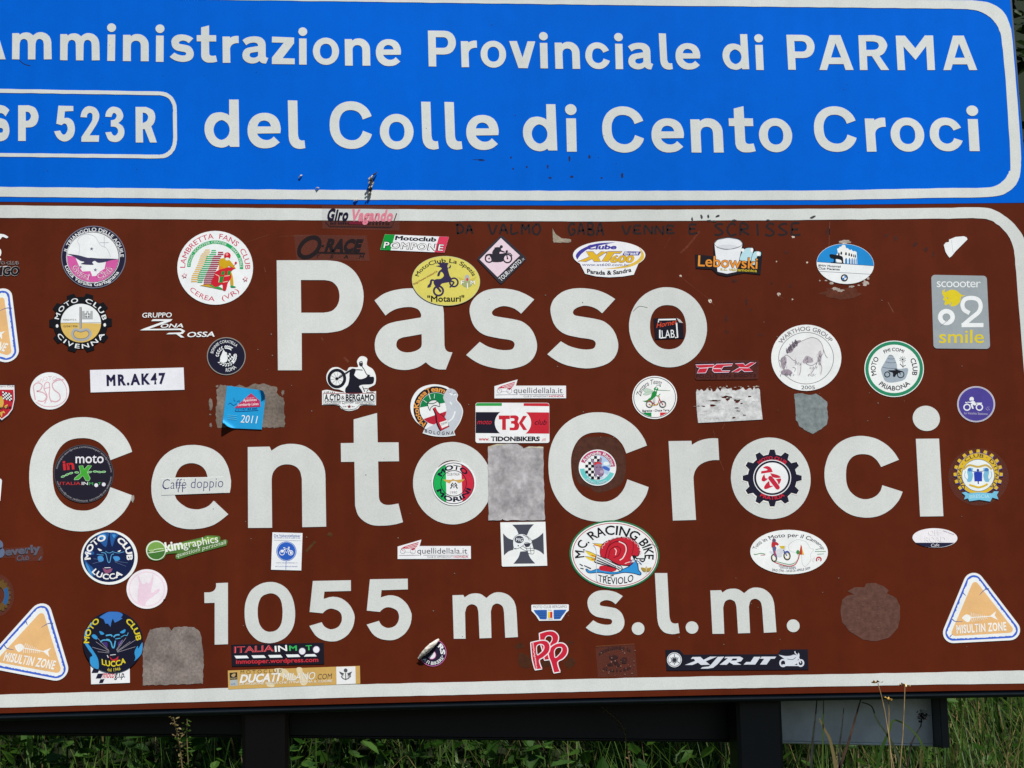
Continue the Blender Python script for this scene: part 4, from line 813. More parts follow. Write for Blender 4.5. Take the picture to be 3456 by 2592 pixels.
for k in range(60):
    x, y = random.uniform(1445, 1565), 0; y = 1410 - (x - 1445) * .78 + random.uniform(-22, 26); a.line('boar_hatching', [(x, y), (x + random.uniform(-26, -8), y - random.uniform(10, 36))], 4, (112, 102, 116))
for k in range(70):
    cx, cy, rx, ry = random.choice(((1660, 1490, 50, 36), (1410, 1530, 34, 60), (1420, 1640, 60, 26), (1720, 1570, 40, 22), (1560, 1510, 34, 24), (1690, 1655, 50, 12), (1460, 1650, 50, 10), (1780, 1480, 24, 60)))
    x, y = cx + random.uniform(-rx, rx), cy + random.uniform(-ry, ry); a.line('boar_hatching', [(x, y), (x + random.uniform(-14, 14), y + random.uniform(6, 22))], 4, (124, 112, 126))
a.done()

a = Art('round_sticker', 'white round sticker with a green ring, grey shell and small black motorbike', 'sticker', B7, (696, 432))
a.disc('backing', 696, 432, 347, (230, 234, 238), 329, wall=True); a.ring('green_ring', 696, 432, 318, 38, (44, 140, 104), .948)
for t, a0, a1, r, h, iv in (('MOTO', -108, -54, 216, 56, 0), ('CLUB', 58, 108, 216, 56, 0), ('FMI COMI', -30, 28, 222, 38, 0), ('PRIABONA', 224, 134, 262, 52, 1)): a.arc(t, 696, 436, r, a0, a1, h, (28, 26, 40), .95, .016, bool(iv))
a.sm('shell', [(655, 268), (690, 290), (712, 335), (728, 385), (732, 428), (775, 432), (850, 424), (856, 470), (820, 552), (740, 582), (650, 592), (590, 570), (560, 505), (542, 440), (562, 395), (600, 330), (625, 285)], (164, 178, 192))
for q in ([(618, 310), (660, 318), (700, 312)], [(595, 350), (650, 362), (718, 358)], [(558, 410), (620, 425), (730, 428)], [(630, 280), (660, 272), (685, 286)]): a.line('shell_line', q, 5, (80, 86, 98))
for x, r in ((615, 30), (772, 38)): a.ring('motorbike', x, 498, r, 11, (26, 26, 34))
a.sm('motorbike', [(630, 450), (700, 448), (735, 445), (790, 465), (750, 480), (720, 500), (705, 525), (682, 520), (680, 480), (640, 465)], (28, 28, 36)); a.line('motorbike', [(700, 438), (735, 445), (772, 498)], 9, (28, 28, 36))
for k in range(10): t = R(k * 36); a.line('flower', [(795 + 16 * math.sin(t), 322 - 16 * math.cos(t)), (795 + 40 * math.sin(t), 322 - 40 * math.cos(t))], 4, (70, 74, 84))
a.disc('flower', 795, 322, 10, (30, 30, 40)); a.line('flower', [(797, 340), (800, 420)], 6, (60, 70, 74)); a.line('flower', [(800, 410), (770, 378), (765, 370)], 6, (60, 70, 74)); a.line('flower', [(800, 405), (830, 388)], 6, (60, 70, 74)); a.done()

a = Art('round_sticker', 'small purple round sticker with a white motorcyclist pictogram', 'sticker', B7, (1652, 845))
a.disc('backing', 1652, 845, 221, (206, 204, 214), 210, wall=True); a.disc('field', 1652, 845, 204, (78, 68, 152), 194); a.ring('field', 1652, 845, 212, 4, (110, 100, 150), .95)
for x in (1546, 1690): a.ring('pictogram', x, 880, 36, 14, SW, .96)
a.disc('pictogram', 1600, 786, 26, SW, 27); a.line('pictogram', [(1586, 800), (1612, 806)], 6, (78, 68, 152))
a.sm('pictogram', [(1550, 826, 1), (1552, 815, 1), (1592, 818), (1615, 805), (1636, 815), (1655, 850), (1632, 858), (1612, 850), (1625, 898, 1), (1605, 898, 1), (1588, 845), (1606, 838), (1580, 828)], SW); a.line('pictogram', [(1655, 833), (1720, 833)], 12, SW); a.line('pictogram', [(1525, 822), (1548, 830)], 12, SW)
for x, y in ((1768, 890), (1784, 880), (1800, 878), (1775, 905), (1794, 900), (1788, 915), (1806, 908)): a.disc('pictogram', x, y, 4, (190, 186, 214), n=8)
a.text('La Vecchia Stazione', (1512, 960), (1786, 970), 26, (200, 196, 220)); a.done()

# grey glue residue behind the blue sheet
a = Art('sticker_remnant', 'grey glue residue rectangle behind the curled light blue sticker', 'sticker remnant', B2, (840, 830), base=.0002)
random.seed(11)
a.back(rough_edge([(450, 640), (500, 580), (620, 600), (720, 590), (800, 615), (880, 570), (1010, 575), (1060, 590), (1150, 610), (1165, 700), (1240, 740), (1245, 900), (1250, 1082), (900, 1080), (520, 1085), (455, 1080), (445, 900), (455, 760)], 26, 9), (122, 112, 104), 'residue', part='residue')
for p in ((385, 815, 20, 70), (385, 1055, 16, 24), (1225, 675, 16, 32), (380, 930, 12, 10), (460, 600, 16, 14)): a.poly('residue', blob(*p), (122, 112, 104), 'residue')
a.done()

def curl_sheet(a, part, quad, folds, col, n=26, under=None, lift=.0009):
    """sheet sampled on a grid; corners beyond each fold line roll up off the sign"""
    P = [plane(*a.px(q)) for q in quad]; V, Fc = [], []
    FL = [(plane(*a.px(p)), plane(*a.px(q)), rad) for p, q, rad in folds]
    for j in range(n + 1):
        for i in range(n + 1):
            u, v = i / n, j / n
            x = (P[0][0] * (1 - u) + P[1][0] * u) * (1 - v) + (P[3][0] * (1 - u) + P[2][0] * u) * v
            z = (P[0][1] * (1 - u) + P[1][1] * u) * (1 - v) + (P[3][1] * (1 - u) + P[2][1] * u) * v
            y = -lift
            for A_, B_, rad in FL:
                dx, dz = B_[0] - A_[0], B_[1] - A_[1]; l = math.hypot(dx, dz); nx_, nz = dz / l, -dx / l
                s_ = (x - A_[0]) * nx_ + (z - A_[1]) * nz
                if s_ > 0:
                    t = s_ / rad; k = rad * math.sin(t) - s_ if t < math.pi else -s_ - (s_ - rad * math.pi)
                    x += nx_ * k; z += nz * k; y -= rad * (1 - math.cos(min(t, math.pi)))
            V.append((x - a.org[0], y, z - a.org[2]))
    for j in range(n):
        for i in range(n): k = j * (n + 1) + i; Fc.append((k, k + 1, k + n + 2, k + n + 1))
    me = bpy.data.meshes.new(part); me.from_pydata(V, [], Fc); me.materials.append(mat(col))
    for p in me.polygons: p.use_smooth = True
    o = bpy.data.objects.new(part, me); COL.objects.link(o); o.parent = a.root

a = Art('curled_sticker', 'light blue square sticker with two curled corners and a red gable', 'sticker', B2, (780, 850), base=.0011)
curl_sheet(a, 'sheet', [(575, 595), (1032, 655), (980, 1105), (516, 1085)], [((1040, 850), (880, 560), .0052), ((480, 940), (720, 1110), .0048)], (36, 158, 220))
DB = (30, 70, 140)
a.poly('gable', [(855, 682), (958, 772), (965, 840), (820, 848), (660, 856), (722, 800)], (192, 52, 98)); a.text('through the', (800, 748), (895, 740), 16, (232, 200, 214)); a.text('Apennines', (762, 782), (920, 772), 32, (240, 236, 240), .004, .1); a.text('Lombardy Lakes', (702, 832), (942, 820), 30, (240, 236, 240), .004, .1)
a.text('TO ITALY', (682, 882), (802, 876), 26, DB, .006, .1); a.worn((816, 875), (936, 868), 20, DB); a.line('underline', [(680, 868), (690, 894), (940, 882)], 5, DB)
for q in ([(592, 810), (615, 796), (650, 822), (690, 800)], [(655, 740), (660, 770), (672, 768)], [(690, 780), (720, 770), (715, 800)]): a.line('horse_drawing', q, 5, (30, 100, 170))
a.text('2011', (730, 1024), (916, 1036), 88, (232, 240, 244), -.004, .15)
for y in (938, 960, 982): a.line('small_print', [(582, y), (690, y + 8)], 7, (90, 190, 232))
a.done()

a = Art('die_cut_sticker', 'white die cut sticker of a black and white chopper rider above a name plate', 'sticker', B3, (440, 430))
a.back(smooth([(128, 480, 1), (190, 470), (300, 492), (392, 500), (330, 468), (250, 450), (188, 380), (182, 290), (235, 218), (310, 206), (372, 236), (415, 250), (450, 206), (545, 204), (535, 140), (565, 88), (610, 78), (655, 108), (652, 180), (720, 230), (755, 310), (748, 400), (705, 430), (668, 452), (695, 490), (757, 485, 1), (757, 648, 1), (590, 648), (540, 692), (440, 716), (355, 690), (308, 648), (128, 645, 1)]), (230, 234, 240))
K = (28, 28, 42)
a.ring('wheel', 300, 338, 92, 36, K, 1.06)
for k in range(10): t = R(k * 36 + 9); a.line('wheel', [(300, 340), (300 + 74 * math.sin(t), 340 - 76 * math.cos(t))], 3, K)
a.disc('wheel', 300, 340, 18, K, n=14); a.line('fork', [(300, 345), (400, 285), (490, 225)], 14, K); a.line('fork', [(320, 318), (460, 235)], 6, K)
a.sm('chopper', [(448, 270), (470, 225), (520, 230), (512, 270), (505, 300), (545, 335), (580, 345), (640, 325), (665, 290), (690, 315), (732, 322), (728, 385), (690, 405), (600, 410), (560, 430), (592, 480), (585, 512), (420, 512), (398, 460), (430, 410), (446, 340)], K)
a.line('rider_line', [(500, 240), (545, 235), (600, 240)], 9, K); a.line('rider_line', [(590, 190), (620, 235), (650, 290), (690, 300)], 8, K); a.line('rider_line', [(560, 150), (590, 140), (600, 165)], 9, K); a.sm('rider_line', [(560, 158), (602, 160), (596, 195), (568, 190)], (50, 48, 60)); a.line('rider_line', [(600, 430), (625, 490)], 9, K); a.line('rider_line', [(620, 455), (665, 460), (650, 500), (730, 500)], 7, K)
a.line('red_line', [(140, 512), (748, 508)], 5, (170, 50, 60)); a.line('plate_line', [(142, 515), (142, 638), (320, 640), (372, 692), (440, 704), (520, 690), (570, 640), (745, 636), (748, 512)], 5, K, False)
a.text('A.CYD', (156, 590), (342, 590), 68, K, .03, space=1.05); a.text('&', (350, 580), (392, 580), 44, (90, 88, 96)); a.text('BERGAMO', (404, 592), (738, 592), 68, K, .03, space=1.05)
a.line('plate_line', [(150, 600), (740, 600)], 4, (140, 138, 142)); a.text('AGGRESSIVE', (156, 630), (345, 630), 24, (128, 126, 130)); a.text('Cylinder', (358, 632), (505, 622), 30, (90, 88, 94), 0, .2); a.text('DEPARTEMENT', (516, 632), (736, 632), 24, (128, 126, 130)); a.star('star', 445, 664, 25, (130, 34, 46)); a.worn((372, 668), (414, 668), 10, (110, 108, 114)); a.worn((475, 668), (515, 668), 10, (110, 108, 114)); a.worn((150, 500), (275, 505), 16, (120, 118, 124)); a.done()

a = Art('die_cut_sticker', 'round sticker with orange lettering, red bottle and a silver figure', 'sticker', B3, (1460, 710))
a.back(smooth([(1330, 925), (1215, 830), (1160, 700), (1180, 560), (1270, 450), (1420, 405), (1560, 425), (1620, 455), (1680, 480), (1712, 530), (1700, 585), (1750, 650), (1772, 730), (1740, 840), (1690, 920), (1668, 955), (1684, 1000, 1), (1560, 1016), (1420, 1008), (1300, 975, 1), (1318, 935)]), (228, 232, 236))
a.sector('dark_ring', 1455, 690, 190, 262, -150, 32, (30, 26, 40)); a.disc('flag', 1455, 690, 186, (228, 232, 234))
a.poly('flag', [(1455 + 186 * math.sin(R(t)), 690 - 186 * math.cos(R(t))) for t in range(-86, 66, 6)], (18, 128, 76)); a.poly('flag', [(1455 + 186 * math.sin(R(t)), 690 - 186 * math.cos(R(t))) for t in range(92, 236, 6)], (186, 40, 60))
a.arc('MotoKassaTeam', 1455, 690, 202, -146, 28, 56, (232, 158, 76), 1, .03)
a.sm('figure', [(1598, 462), (1640, 456), (1690, 486), (1705, 540), (1690, 588), (1738, 650), (1762, 728), (1730, 840), (1680, 920), (1660, 962), (1670, 992, 1), (1500, 1006), (1310, 968, 1), (1330, 930), (1440, 870), (1540, 810), (1578, 720), (1562, 620), (1540, 560), (1568, 490)], (198, 204, 214))
for q in ([(1610, 500), (1650, 530), (1690, 520)], [(1620, 610), (1640, 640)], [(1680, 720), (1650, 800), (1600, 840)]): a.line('figure_shine', q, 16, (224, 230, 236))
a.line('figure_line', [(1650, 545), (1665, 510), (1700, 510)], 5, (130, 136, 146)); a.line('figure_line', [(1600, 495), (1625, 500), (1632, 470)], 5, (130, 136, 146))
a.sm('bottle', [(1416, 690, 1), (1450, 668, 1), (1482, 730), (1560, 792), (1614, 898, 1), (1502, 955, 1), (1458, 860), (1444, 760)], (50, 24, 34)); a.sm('bottle', [(1424, 686, 1), (1450, 672, 1), (1484, 740), (1556, 798), (1606, 898, 1), (1514, 944, 1), (1474, 850), (1462, 760)], (198, 38, 58)); a.poly('bottle_label', [(1496, 852), (1584, 822), (1602, 886), (1526, 918)], (230, 232, 232)); a.text('2009', (1518, 886), (1588, 862), 26, (60, 56, 60))
a.sm('cup', [(1360, 640), (1390, 600), (1450, 590), (1490, 620), (1498, 665), (1450, 650), (1395, 680), (1385, 710)], (222, 226, 226)); a.line('cup', [(1360, 640), (1390, 600), (1450, 590), (1490, 620), (1498, 665), (1440, 650), (1395, 680), (1385, 710)], 7, (34, 30, 38), closed=True); a.line('cup', [(1355, 625), (1420, 630), (1480, 600)], 9, (30, 60, 44)); a.line('cup', [(1370, 510), (1392, 580)], 9, (222, 226, 226)); a.line('cup', [(1440, 520), (1435, 570)], 6, (222, 226, 226)); a.line('cup', [(1310, 590), (1350, 620)], 6, (222, 226, 226))
a.text('BOLOGNA', (1328, 962), (1665, 985), 36, (44, 42, 48), .012, bow=18, space=1.5); a.done()

def wing_label(label, crp, tf):
    a = Art('label_sticker', label, 'sticker', crp, tf((720, 400)), group='white wing emblem label stickers'); a.tf = tf
    a.back([(306, 358), (577, 279), (556, 352), (1141, 352), (1142, 498), (306, 500)], (228, 230, 236)); RR = (196, 44, 74)
    a.sm('wing', [(345, 380, 1), (400, 352), (546, 306, 1), (534, 345), (500, 388), (478, 404, 1), (450, 385), (400, 382)], RR)
    for q in ([(395, 366), (540, 322)], [(420, 374), (534, 340)], [(440, 382), (520, 362)]): a.line('wing_gap', q, 6, (230, 230, 236))
    a.ring('bike_outline', 365, 412, 27, 4, (110, 112, 122)); a.ring('bike_outline', 480, 412, 29, 4, (110, 112, 122)); a.line('bike_outline', [(375, 420), (480, 424)], 3, (150, 152, 160)); a.line('bike_outline', [(345, 380), (370, 410)], 5, RR)
    a.line('rule', [(322, 460), (556, 456)], 4, (96, 98, 108)); a.line('rule', [(598, 456), (1116, 455)], 4, (96, 98, 108))
    a.text('quellidellala.it', (530, 438), (1100, 438), 64, (84, 84, 96), -.002); a.text('CLUB DI APPASSIONATI', (645, 486), (936, 485), 20, (124, 122, 130)); a.text('HONDA', (946, 486), (1114, 484), 21, RR, .02); a.done()
wing_label('white wing emblem label above the red black and white rounded card', B4, lambda p: p)
wing_label('white wing emblem label below the middle, left of the cross sticker', C5, lambda p: ((p[0] - 308) * 1.022 + 147, (p[1] - 358) * 1.022 + 362))

a = Art('card_sticker', 'rounded rectangular sticker with black and red halves around a white oval with red letters', 'sticker', B4, (515, 785))
a.back(rtri([(113, 578), (918, 580), (920, 992), (113, 992)], 28), (230, 232, 236)); TR3 = (200, 40, 56)
a.poly('flag_stripe', [(92, 566), (106, 554), (393, 554), (393, 588), (88, 588)], (50, 160, 76)); a.poly('flag_stripe', [(647, 556), (925, 556), (943, 572), (945, 592), (647, 588)], TR3); a.poly('black_block', [(88, 660), (395, 660), (395, 908), (88, 905)], (30, 28, 44)); a.poly('red_block', [(650, 662), (945, 664), (946, 912), (650, 910)], TR3)
a.disc('white_oval', 522, 785, 212, (230, 232, 236), 176)
a.poly('lettering', [(357, 700), (486, 700), (486, 742), (440, 742), (440, 868), (396, 868), (396, 746), (357, 746)], TR3)
a.sm('lettering', [(490, 700, 1), (562, 700), (590, 730), (578, 775), (596, 808), (586, 856), (555, 872), (484, 872, 1), (484, 840, 1), (534, 838), (536, 800), (500, 795, 1), (500, 765, 1), (536, 760), (534, 735), (490, 732, 1)], TR3)
a.poly('lettering', [(640, 705), (686, 705), (632, 785), (688, 870), (642, 870), (590, 788)], TR3)
a.text('moto', (104, 800), (268, 802), 56, TR3, .006, .3); a.text('club', (770, 806), (908, 808), 60, (50, 20, 40), .004, .3); a.text('www.', (124, 992), (248, 992), 38, TR3, .02); a.text('TIDONBIKERS', (262, 996), (836, 996), 48, (28, 26, 40), .045); a.text('.IT', (856, 998), (912, 997), 26, TR3, .02); a.done()

a = Art('sticker_remnant', 'mottled grey rectangle left by a peeled sticker beside the letter o', 'sticker remnant', E3, (1450, 820), base=.0006)
random.seed(5)
a.back(rough_edge([(920, 150), (1090, 100), (1480, 105), (1560, 150), (1600, 185), (1680, 150), (1955, 152), (1965, 800), (1986, 1522), (1220, 1528), (1190, 1500), (1170, 1528), (935, 1525), (925, 900)], 60, 7), (172, 170, 174), 'mottled', part='residue')
a.poly('curled_edge', [(925, 150), (1090, 102), (1300, 112), (1020, 140), (950, 200)], (190, 186, 160), 'peeled'); a.poly('curled_edge', [(1600, 185), (1690, 152), (1950, 155), (1948, 180), (1760, 172)], (196, 192, 168), 'peeled'); a.line('curled_edge', [(1500, 115), (1560, 150), (1595, 188)], 12, (84, 74, 56)); a.done()

a = Art('round_sticker', 'round green white red sticker with a gold eagle inside the middle o', 'sticker', E3, (282, 837), base=.0007)
a.disc('backing', 282, 837, 410, (230, 232, 234), 414, wall=True); ci = lambda t: (282 + 376 * math.sin(R(t)), 837 - 376 * math.cos(R(t)))
a.disc('white_field', 282, 837, 376, (228, 230, 232)); a.poly('green_field', [ci(t) for t in range(201, 340, 4)], (30, 176, 88)); a.poly('red_field', [ci(t) for t in range(22, 158, 4)], (206, 44, 66))
a.ring('ring_line', 282, 837, 380, 13, (30, 30, 56)); a.ring('ring_line', 282, 837, 238, 13, (26, 28, 44))
a.arc('MOTO', 282, 840, 262, -62, 54, 82, (24, 24, 50), 1, .04); a.arc('MORINI', 282, 837, 342, 248, 108, 82, (24, 24, 50), 1, .04, True); a.text('CLUB ITALIA', (162, 692), (392, 690), 48, (60, 58, 66))
GO = (206, 166, 84)
a.sm('eagle', [(78, 765, 1), (240, 772), (262, 752), (290, 765), (330, 775), (492, 757, 1), (450, 800), (380, 832), (335, 802), (285, 790), (240, 800), (205, 836), (140, 808)], GO)
for w, c in ((34, (226, 228, 232)), (22, (28, 28, 40))): a.line('monogram', [(232, 880), (262, 830), (286, 872), (312, 830), (342, 880)], w, c, False); a.line('monogram', [(222, 934), (262, 872), (287, 918), (314, 872), (352, 934)], w, c, False)
a.text('1990', (218, 1032), (346, 1032), 48, (150, 148, 152), -.004); a.done()

a = Art('round_sticker', 'round sticker with checkered field and a grey donkey head inside the big second C', 'sticker', B4, (1508, 1308))
a.disc('backing', 1508, 1308, 219, (230, 232, 236), 211, wall=True)
a.sector('pink_band', 1508, 1308, 152, 206, -70, 86, (192, 78, 122), .965); a.sector('teal_band', 1508, 1308, 152, 206, 110, 266, (108, 204, 204), .965)
a.disc('sky_field', 1512, 1305, 146, (178, 206, 236), 140); a.disc('cloud', 1610, 1260, 34, (222, 232, 244), 22); a.disc('cloud', 1580, 1400, 40, (206, 220, 240), 24); a.sm('cloud', [(1560, 1300), (1600, 1290), (1650, 1320), (1640, 1345), (1590, 1330)], (70, 110, 200))
for i in range(5):
    for j in range(8):
        x, y = 1366 + i * 34, 1172 + j * 34
        if math.hypot(x + 17 - 1512, (y + 17 - 1305) * 1.03) < 142 and x + 17 < 1520: a.poly('checker', [(x, y), (x + 34, y), (x + 34, y + 34), (x, y + 34)], (24, 24, 32) if (i + j) % 2 else (232, 234, 238))
DG = (150, 128, 160)
a.sm('donkey_head', [(1440, 1230), (1452, 1205), (1478, 1250), (1520, 1248), (1538, 1190), (1560, 1205), (1552, 1262), (1566, 1310), (1584, 1362), (1568, 1402), (1534, 1412), (1508, 1390), (1486, 1430), (1476, 1360), (1468, 1290)], DG)
a.sm('helmet', [(1468, 1260), (1500, 1240), (1550, 1252), (1558, 1270), (1510, 1262), (1478, 1280)], (206, 56, 66)); a.line('donkey_line', [(1490, 1305), (1510, 1300)], 9, (60, 46, 70)); a.line('donkey_line', [(1530, 1300), (1552, 1304)], 8, (60, 46, 70)); a.line('donkey_line', [(1515, 1385), (1550, 1395), (1580, 1380)], 6, (90, 70, 96)); a.disc('donkey_line', 1556, 1356, 22, (186, 166, 190), 18)
a.arc('Asanada Racing', 1508, 1308, 160, -66, 82, 36, SW, .965, .012); a.arc('Moto Team', 1508, 1308, 198, 222, 148, 32, (206, 214, 226), .965, .008, True); a.done()

a = Art('round_sticker', 'white round sticker with a green mosquito riding a bicycle', 'sticker', B5, (1207, 628))
a.disc('backing', 1207, 628, 261, (232, 234, 238), 251, wall=True); a.ring('ring_line', 1207, 628, 244, 8, (50, 52, 70), .96)
cf = lambda t: (1207 + 238 * math.sin(R(t)), 628 - 228 * math.cos(R(t)))
a.poly('flag', [(1058, 805), (1170, 803), (1170, 852), (1140, 846), (1100, 830)], (20, 140, 76)); a.poly('flag', [(1270, 803), (1356, 803), (1350, 808), (1310, 831), (1270, 846)], (206, 50, 62))
a.arc('Zanzara Team', 1215, 640, 172, -82, 20, 56, (56, 54, 64), .98, .004, shear=.2)
GM_ = (36, 140, 66)
for q in ([(1195, 560), (1130, 525), (1072, 535), (1100, 565)], [(1190, 565), (1120, 565), (1072, 590), (1120, 600)]): a.sm('mosquito_wing', q, (196, 218, 202)); a.line('mosquito_wing', q, 3, (120, 150, 130), closed=True)
a.sm('mosquito', [(1160, 625), (1180, 570), (1210, 548), (1234, 560), (1222, 610), (1190, 640), (1160, 664), (1110, 682), (1062, 668, 1), (1110, 662), (1142, 638)], GM_); a.disc('mosquito', 1224, 530, 26, GM_, 24); a.disc('mosquito_eye', 1228, 520, 9, SW); a.disc('mosquito_eye', 1218, 548, 8, SW); a.line('mosquito', [(1246, 542), (1390, 549)], (7, 3), (70, 130, 80)); a.line('mosquito', [(1215, 600), (1245, 610), (1272, 585)], 9, GM_); a.line('mosquito', [(1218, 505), (1235, 488), (1270, 482)], 4, (60, 80, 64)); a.disc('mosquito', 1272, 494, 8, (60, 110, 70))
a.line('mosquito', [(1188, 640), (1195, 690), (1212, 690)], 5, (50, 60, 60)); a.line('mosquito', [(1210, 630), (1208, 690)], 5, (60, 70, 66))
for x in (1145, 1300): a.ring('bicycle_wheel', x, 708, 37, 9, (46, 44, 54)); a.ring('bicycle_wheel', x, 708, 27, 3, (150, 130, 120)); a.disc('bicycle_wheel', x, 708, 8, (180, 70, 60), n=12)
a.line('bicycle_frame', [(1120, 672), (1160, 670), (1200, 706), (1240, 710), (1262, 650)], 10, (176, 60, 62)); a.line('bicycle_frame', [(1145, 712), (1210, 720), (1250, 690)], 8, (206, 176, 60)); a.line('bicycle_frame', [(1255, 625), (1270, 660), (1300, 706)], 9, (176, 60, 62)); a.line('bicycle_frame', [(1240, 620), (1268, 615)], 6, (206, 176, 60))
a.text('Bagnatica - Cinque Terre', (1062, 794), (1376, 786), 24, (50, 48, 56), .012, .15); a.done()

a = Art('clear_sticker', 'dark sticker with slanted red capitals outlined in white above a shredded white sticker', 'sticker', B6, (590, 240))
a.back(rtri([(250, 160), (945, 150), (935, 320), (255, 325)], 28), (84, 40, 34), 'stain', part='film'); TX = (200, 40, 62); DKT = (40, 24, 46)
LT = [[(232, 178), (450, 172), (436, 206), (382, 208), (350, 272), (248, 275), (282, 210), (252, 209)], [(478, 170), (668, 165), (652, 190), (560, 196), (530, 236), (542, 248), (636, 246), (620, 264), (452, 268), (426, 242), (440, 200)], [(695, 165), (790, 160), (812, 186), (872, 150), (940, 150), (852, 208), (900, 255), (800, 258), (770, 232), (730, 262), (650, 264), (750, 205)]]
for q in LT: a.line('lettering', q, 34, DKT, False, True)
for q in LT: a.poly('lettering', q, TX); a.line('lettering', q, 7, (224, 206, 220), False, True)
for q in ([(280, 218), (380, 212)], [(440, 222), (530, 222)], [(745, 212), (850, 214)]): a.line('lettering', q, 9, (224, 206, 220))
a.text('FOCUS ON BOOTS', (238, 330), (940, 316), 34, (48, 26, 30), .01, space=1.1); a.done()

a = Art('shredded_sticker', 'shredded white sticker with brown tears above the letter r', 'sticker remnant', B6, (625, 640))
random.seed(21)
topedge = [(238, 500)]
x = 250
while x < 975:
    topedge.append((x, 480 - (x - 240) * .04 + random.uniform(-26, 20))); x += random.uniform(12, 34)
holes = [blob(cx, cy, rx, ry, 12, .4) for cx, cy, rx, ry in ((590, 555, 66, 14), (610, 580, 26, 16), (440, 597, 68, 9), (430, 655, 40, 12), (325, 662, 20, 7), (715, 600, 30, 26), (720, 580, 56, 6), (712, 682, 36, 7), (724, 716, 30, 5), (865, 548, 22, 9), (800, 765, 18, 6), (680, 795, 26, 9), (770, 630, 14, 9), (265, 660, 14, 6), (985, 660, 14, 22))]
a.back(topedge + [(982, 470), (992, 620), (1015, 815), (640, 836), (262, 856), (246, 700)], (206, 208, 210), 'peeled', holes=holes[:-1], part='torn_sheet')
for k in range(16): x, y = random.uniform(260, 960), random.uniform(500, 820); a.line('crease', [(x, y), (x + random.uniform(-70, 70), y + random.uniform(-10, 10))], 4, (150, 146, 142), kind='peeled')
for k in range(18): x = random.uniform(250, 970); a.poly('torn_sheet', blob(x, 455 - (x - 240) * .03 + random.uniform(-16, 14), random.uniform(4, 16), random.uniform(3, 9), 8, .5), (176, 168, 160), 'peeled')
a.done()

a = Art('sticker_remnant', 'plain grey shield shaped residue below the wild boar sticker', 'sticker remnant', B6, (1590, 740), base=.0003)
a.back(rough_edge([(1384, 515), (1480, 510), (1560, 530), (1640, 512), (1700, 560), (1770, 610), (1770, 700), (1782, 790), (1760, 880), (1680, 940), (1600, 985), (1520, 945), (1440, 890), (1405, 820), (1402, 740), (1390, 640)], 22, 5), (128, 138, 140), 'stain', part='residue'); a.done()

a = Art('gear_sticker', 'black gear sticker with a red riding figure inside the o of the last word', 'sticker', D1, (435, 392))
a.gear('backing', 431, 398, 354, 296, 12, (226, 226, 222), 0, .97, .3, .6, wall=True); a.gear('gear', 435, 392, 345, 286, 12, (32, 30, 50), 0, .965, .3, .6)
a.ring('white_ring', 435, 390, 216, 10, (228, 230, 234), .955); a.disc('white_field', 435, 390, 187, (230, 232, 236), 179)
for q in ([(328, 272), (372, 252), (418, 272), (442, 322, 1), (304, 342, 1), (308, 312, 1), (378, 300), (362, 284)], [(344, 345, 1), (356, 392), (384, 400), (344, 432), (312, 420), (320, 380)], [(410, 334, 1), (500, 358), (534, 384), (490, 392), (440, 380)], [(476, 408, 1), (536, 398), (530, 440), (510, 466), (496, 430)], [(398, 426, 1), (410, 482, 1), (444, 488), (360, 522), (340, 500), (366, 456)]): a.sm('riding_figure', q, (202, 42, 66))
a.line('riding_figure', [(414, 392), (498, 502)], 52, (202, 42, 66)); a.disc('riding_figure', 413, 392, 25, (202, 42, 66)); a.disc('riding_figure', 498, 502, 25, (202, 42, 66))
a.arc('MOTO CLUB', 435, 394, 226, -42, 42, 38, (206, 36, 58), .96, .03); a.arc('PRATILIA', 435, 388, 266, 213, 146, 38, (206, 36, 58), .96, .03, True); a.done()

a = Art('oval_sticker', 'white oval sticker with a motocross rider and a map of Africa', 'sticker', D1, (632, 1255))
a.disc('backing', 632, 1255, 453, (230, 234, 238), 259, 1, wall=True)
a.arc('Tutti in Moto per il Camerun', 628, 1262, 388, -78, 78, 46, (58, 56, 74), .47, .012)
a.line('map_line', [(640, 1160), (720, 1112), (790, 1122), (840, 1145), (880, 1215), (918, 1222), (880, 1290), (888, 1340), (850, 1400), (808, 1424), (782, 1370), (776, 1300), (748, 1262), (660, 1252), (626, 1205)], 4, (186, 190, 196), closed=True); a.line('map_line', [(905, 1350), (925, 1320), (918, 1372)], 4, (196, 198, 204), closed=True)
for col, o_ in (((48, 140, 86), 0), ((224, 224, 224), 9), ((186, 50, 62), 20)): a.line('ribbon', [(460, 1362 + o_ * .6), (540, 1382 + o_), (630, 1400 + o_), (700, 1382 + o_), (738, 1330 + o_ * .4), (744 + o_ * .4, 1285)], 11, col)
a.disc('flag_cloth', 735, 1258, 20, (60, 150, 84), 26); a.poly('flag_cloth', [(770, 1165), (748, 1286), (790, 1286), (784, 1200)], (196, 60, 50)); a.poly('flag_cloth', [(780, 1195), (806, 1288), (784, 1288)], (226, 180, 70))
for x, y, rx, ry in ((456, 1325, 30, 42), (608, 1300, 36, 46)): a.line('motocross_bike', ell(x, y, rx, ry, -8, 30), 13, (52, 48, 50), False, True); a.line('motocross_bike', ell(x, y, rx - 11, ry - 12, -8, 30), 4, (190, 170, 70), False, True)
a.sm('motocross_bike', [(405, 1242), (450, 1248), (520, 1212), (580, 1180), (590, 1215), (560, 1260), (540, 1310), (490, 1310), (470, 1275), (420, 1270)], (206, 210, 220)); a.poly('motocross_bike', [(520, 1185), (578, 1182), (580, 1216), (540, 1218)], (216, 190, 50)); a.line('motocross_bike', [(565, 1230), (608, 1300)], 11, (70, 84, 160)); a.sm('motocross_bike', [(565, 1262), (610, 1240), (640, 1262), (600, 1262)], (70, 90, 170))
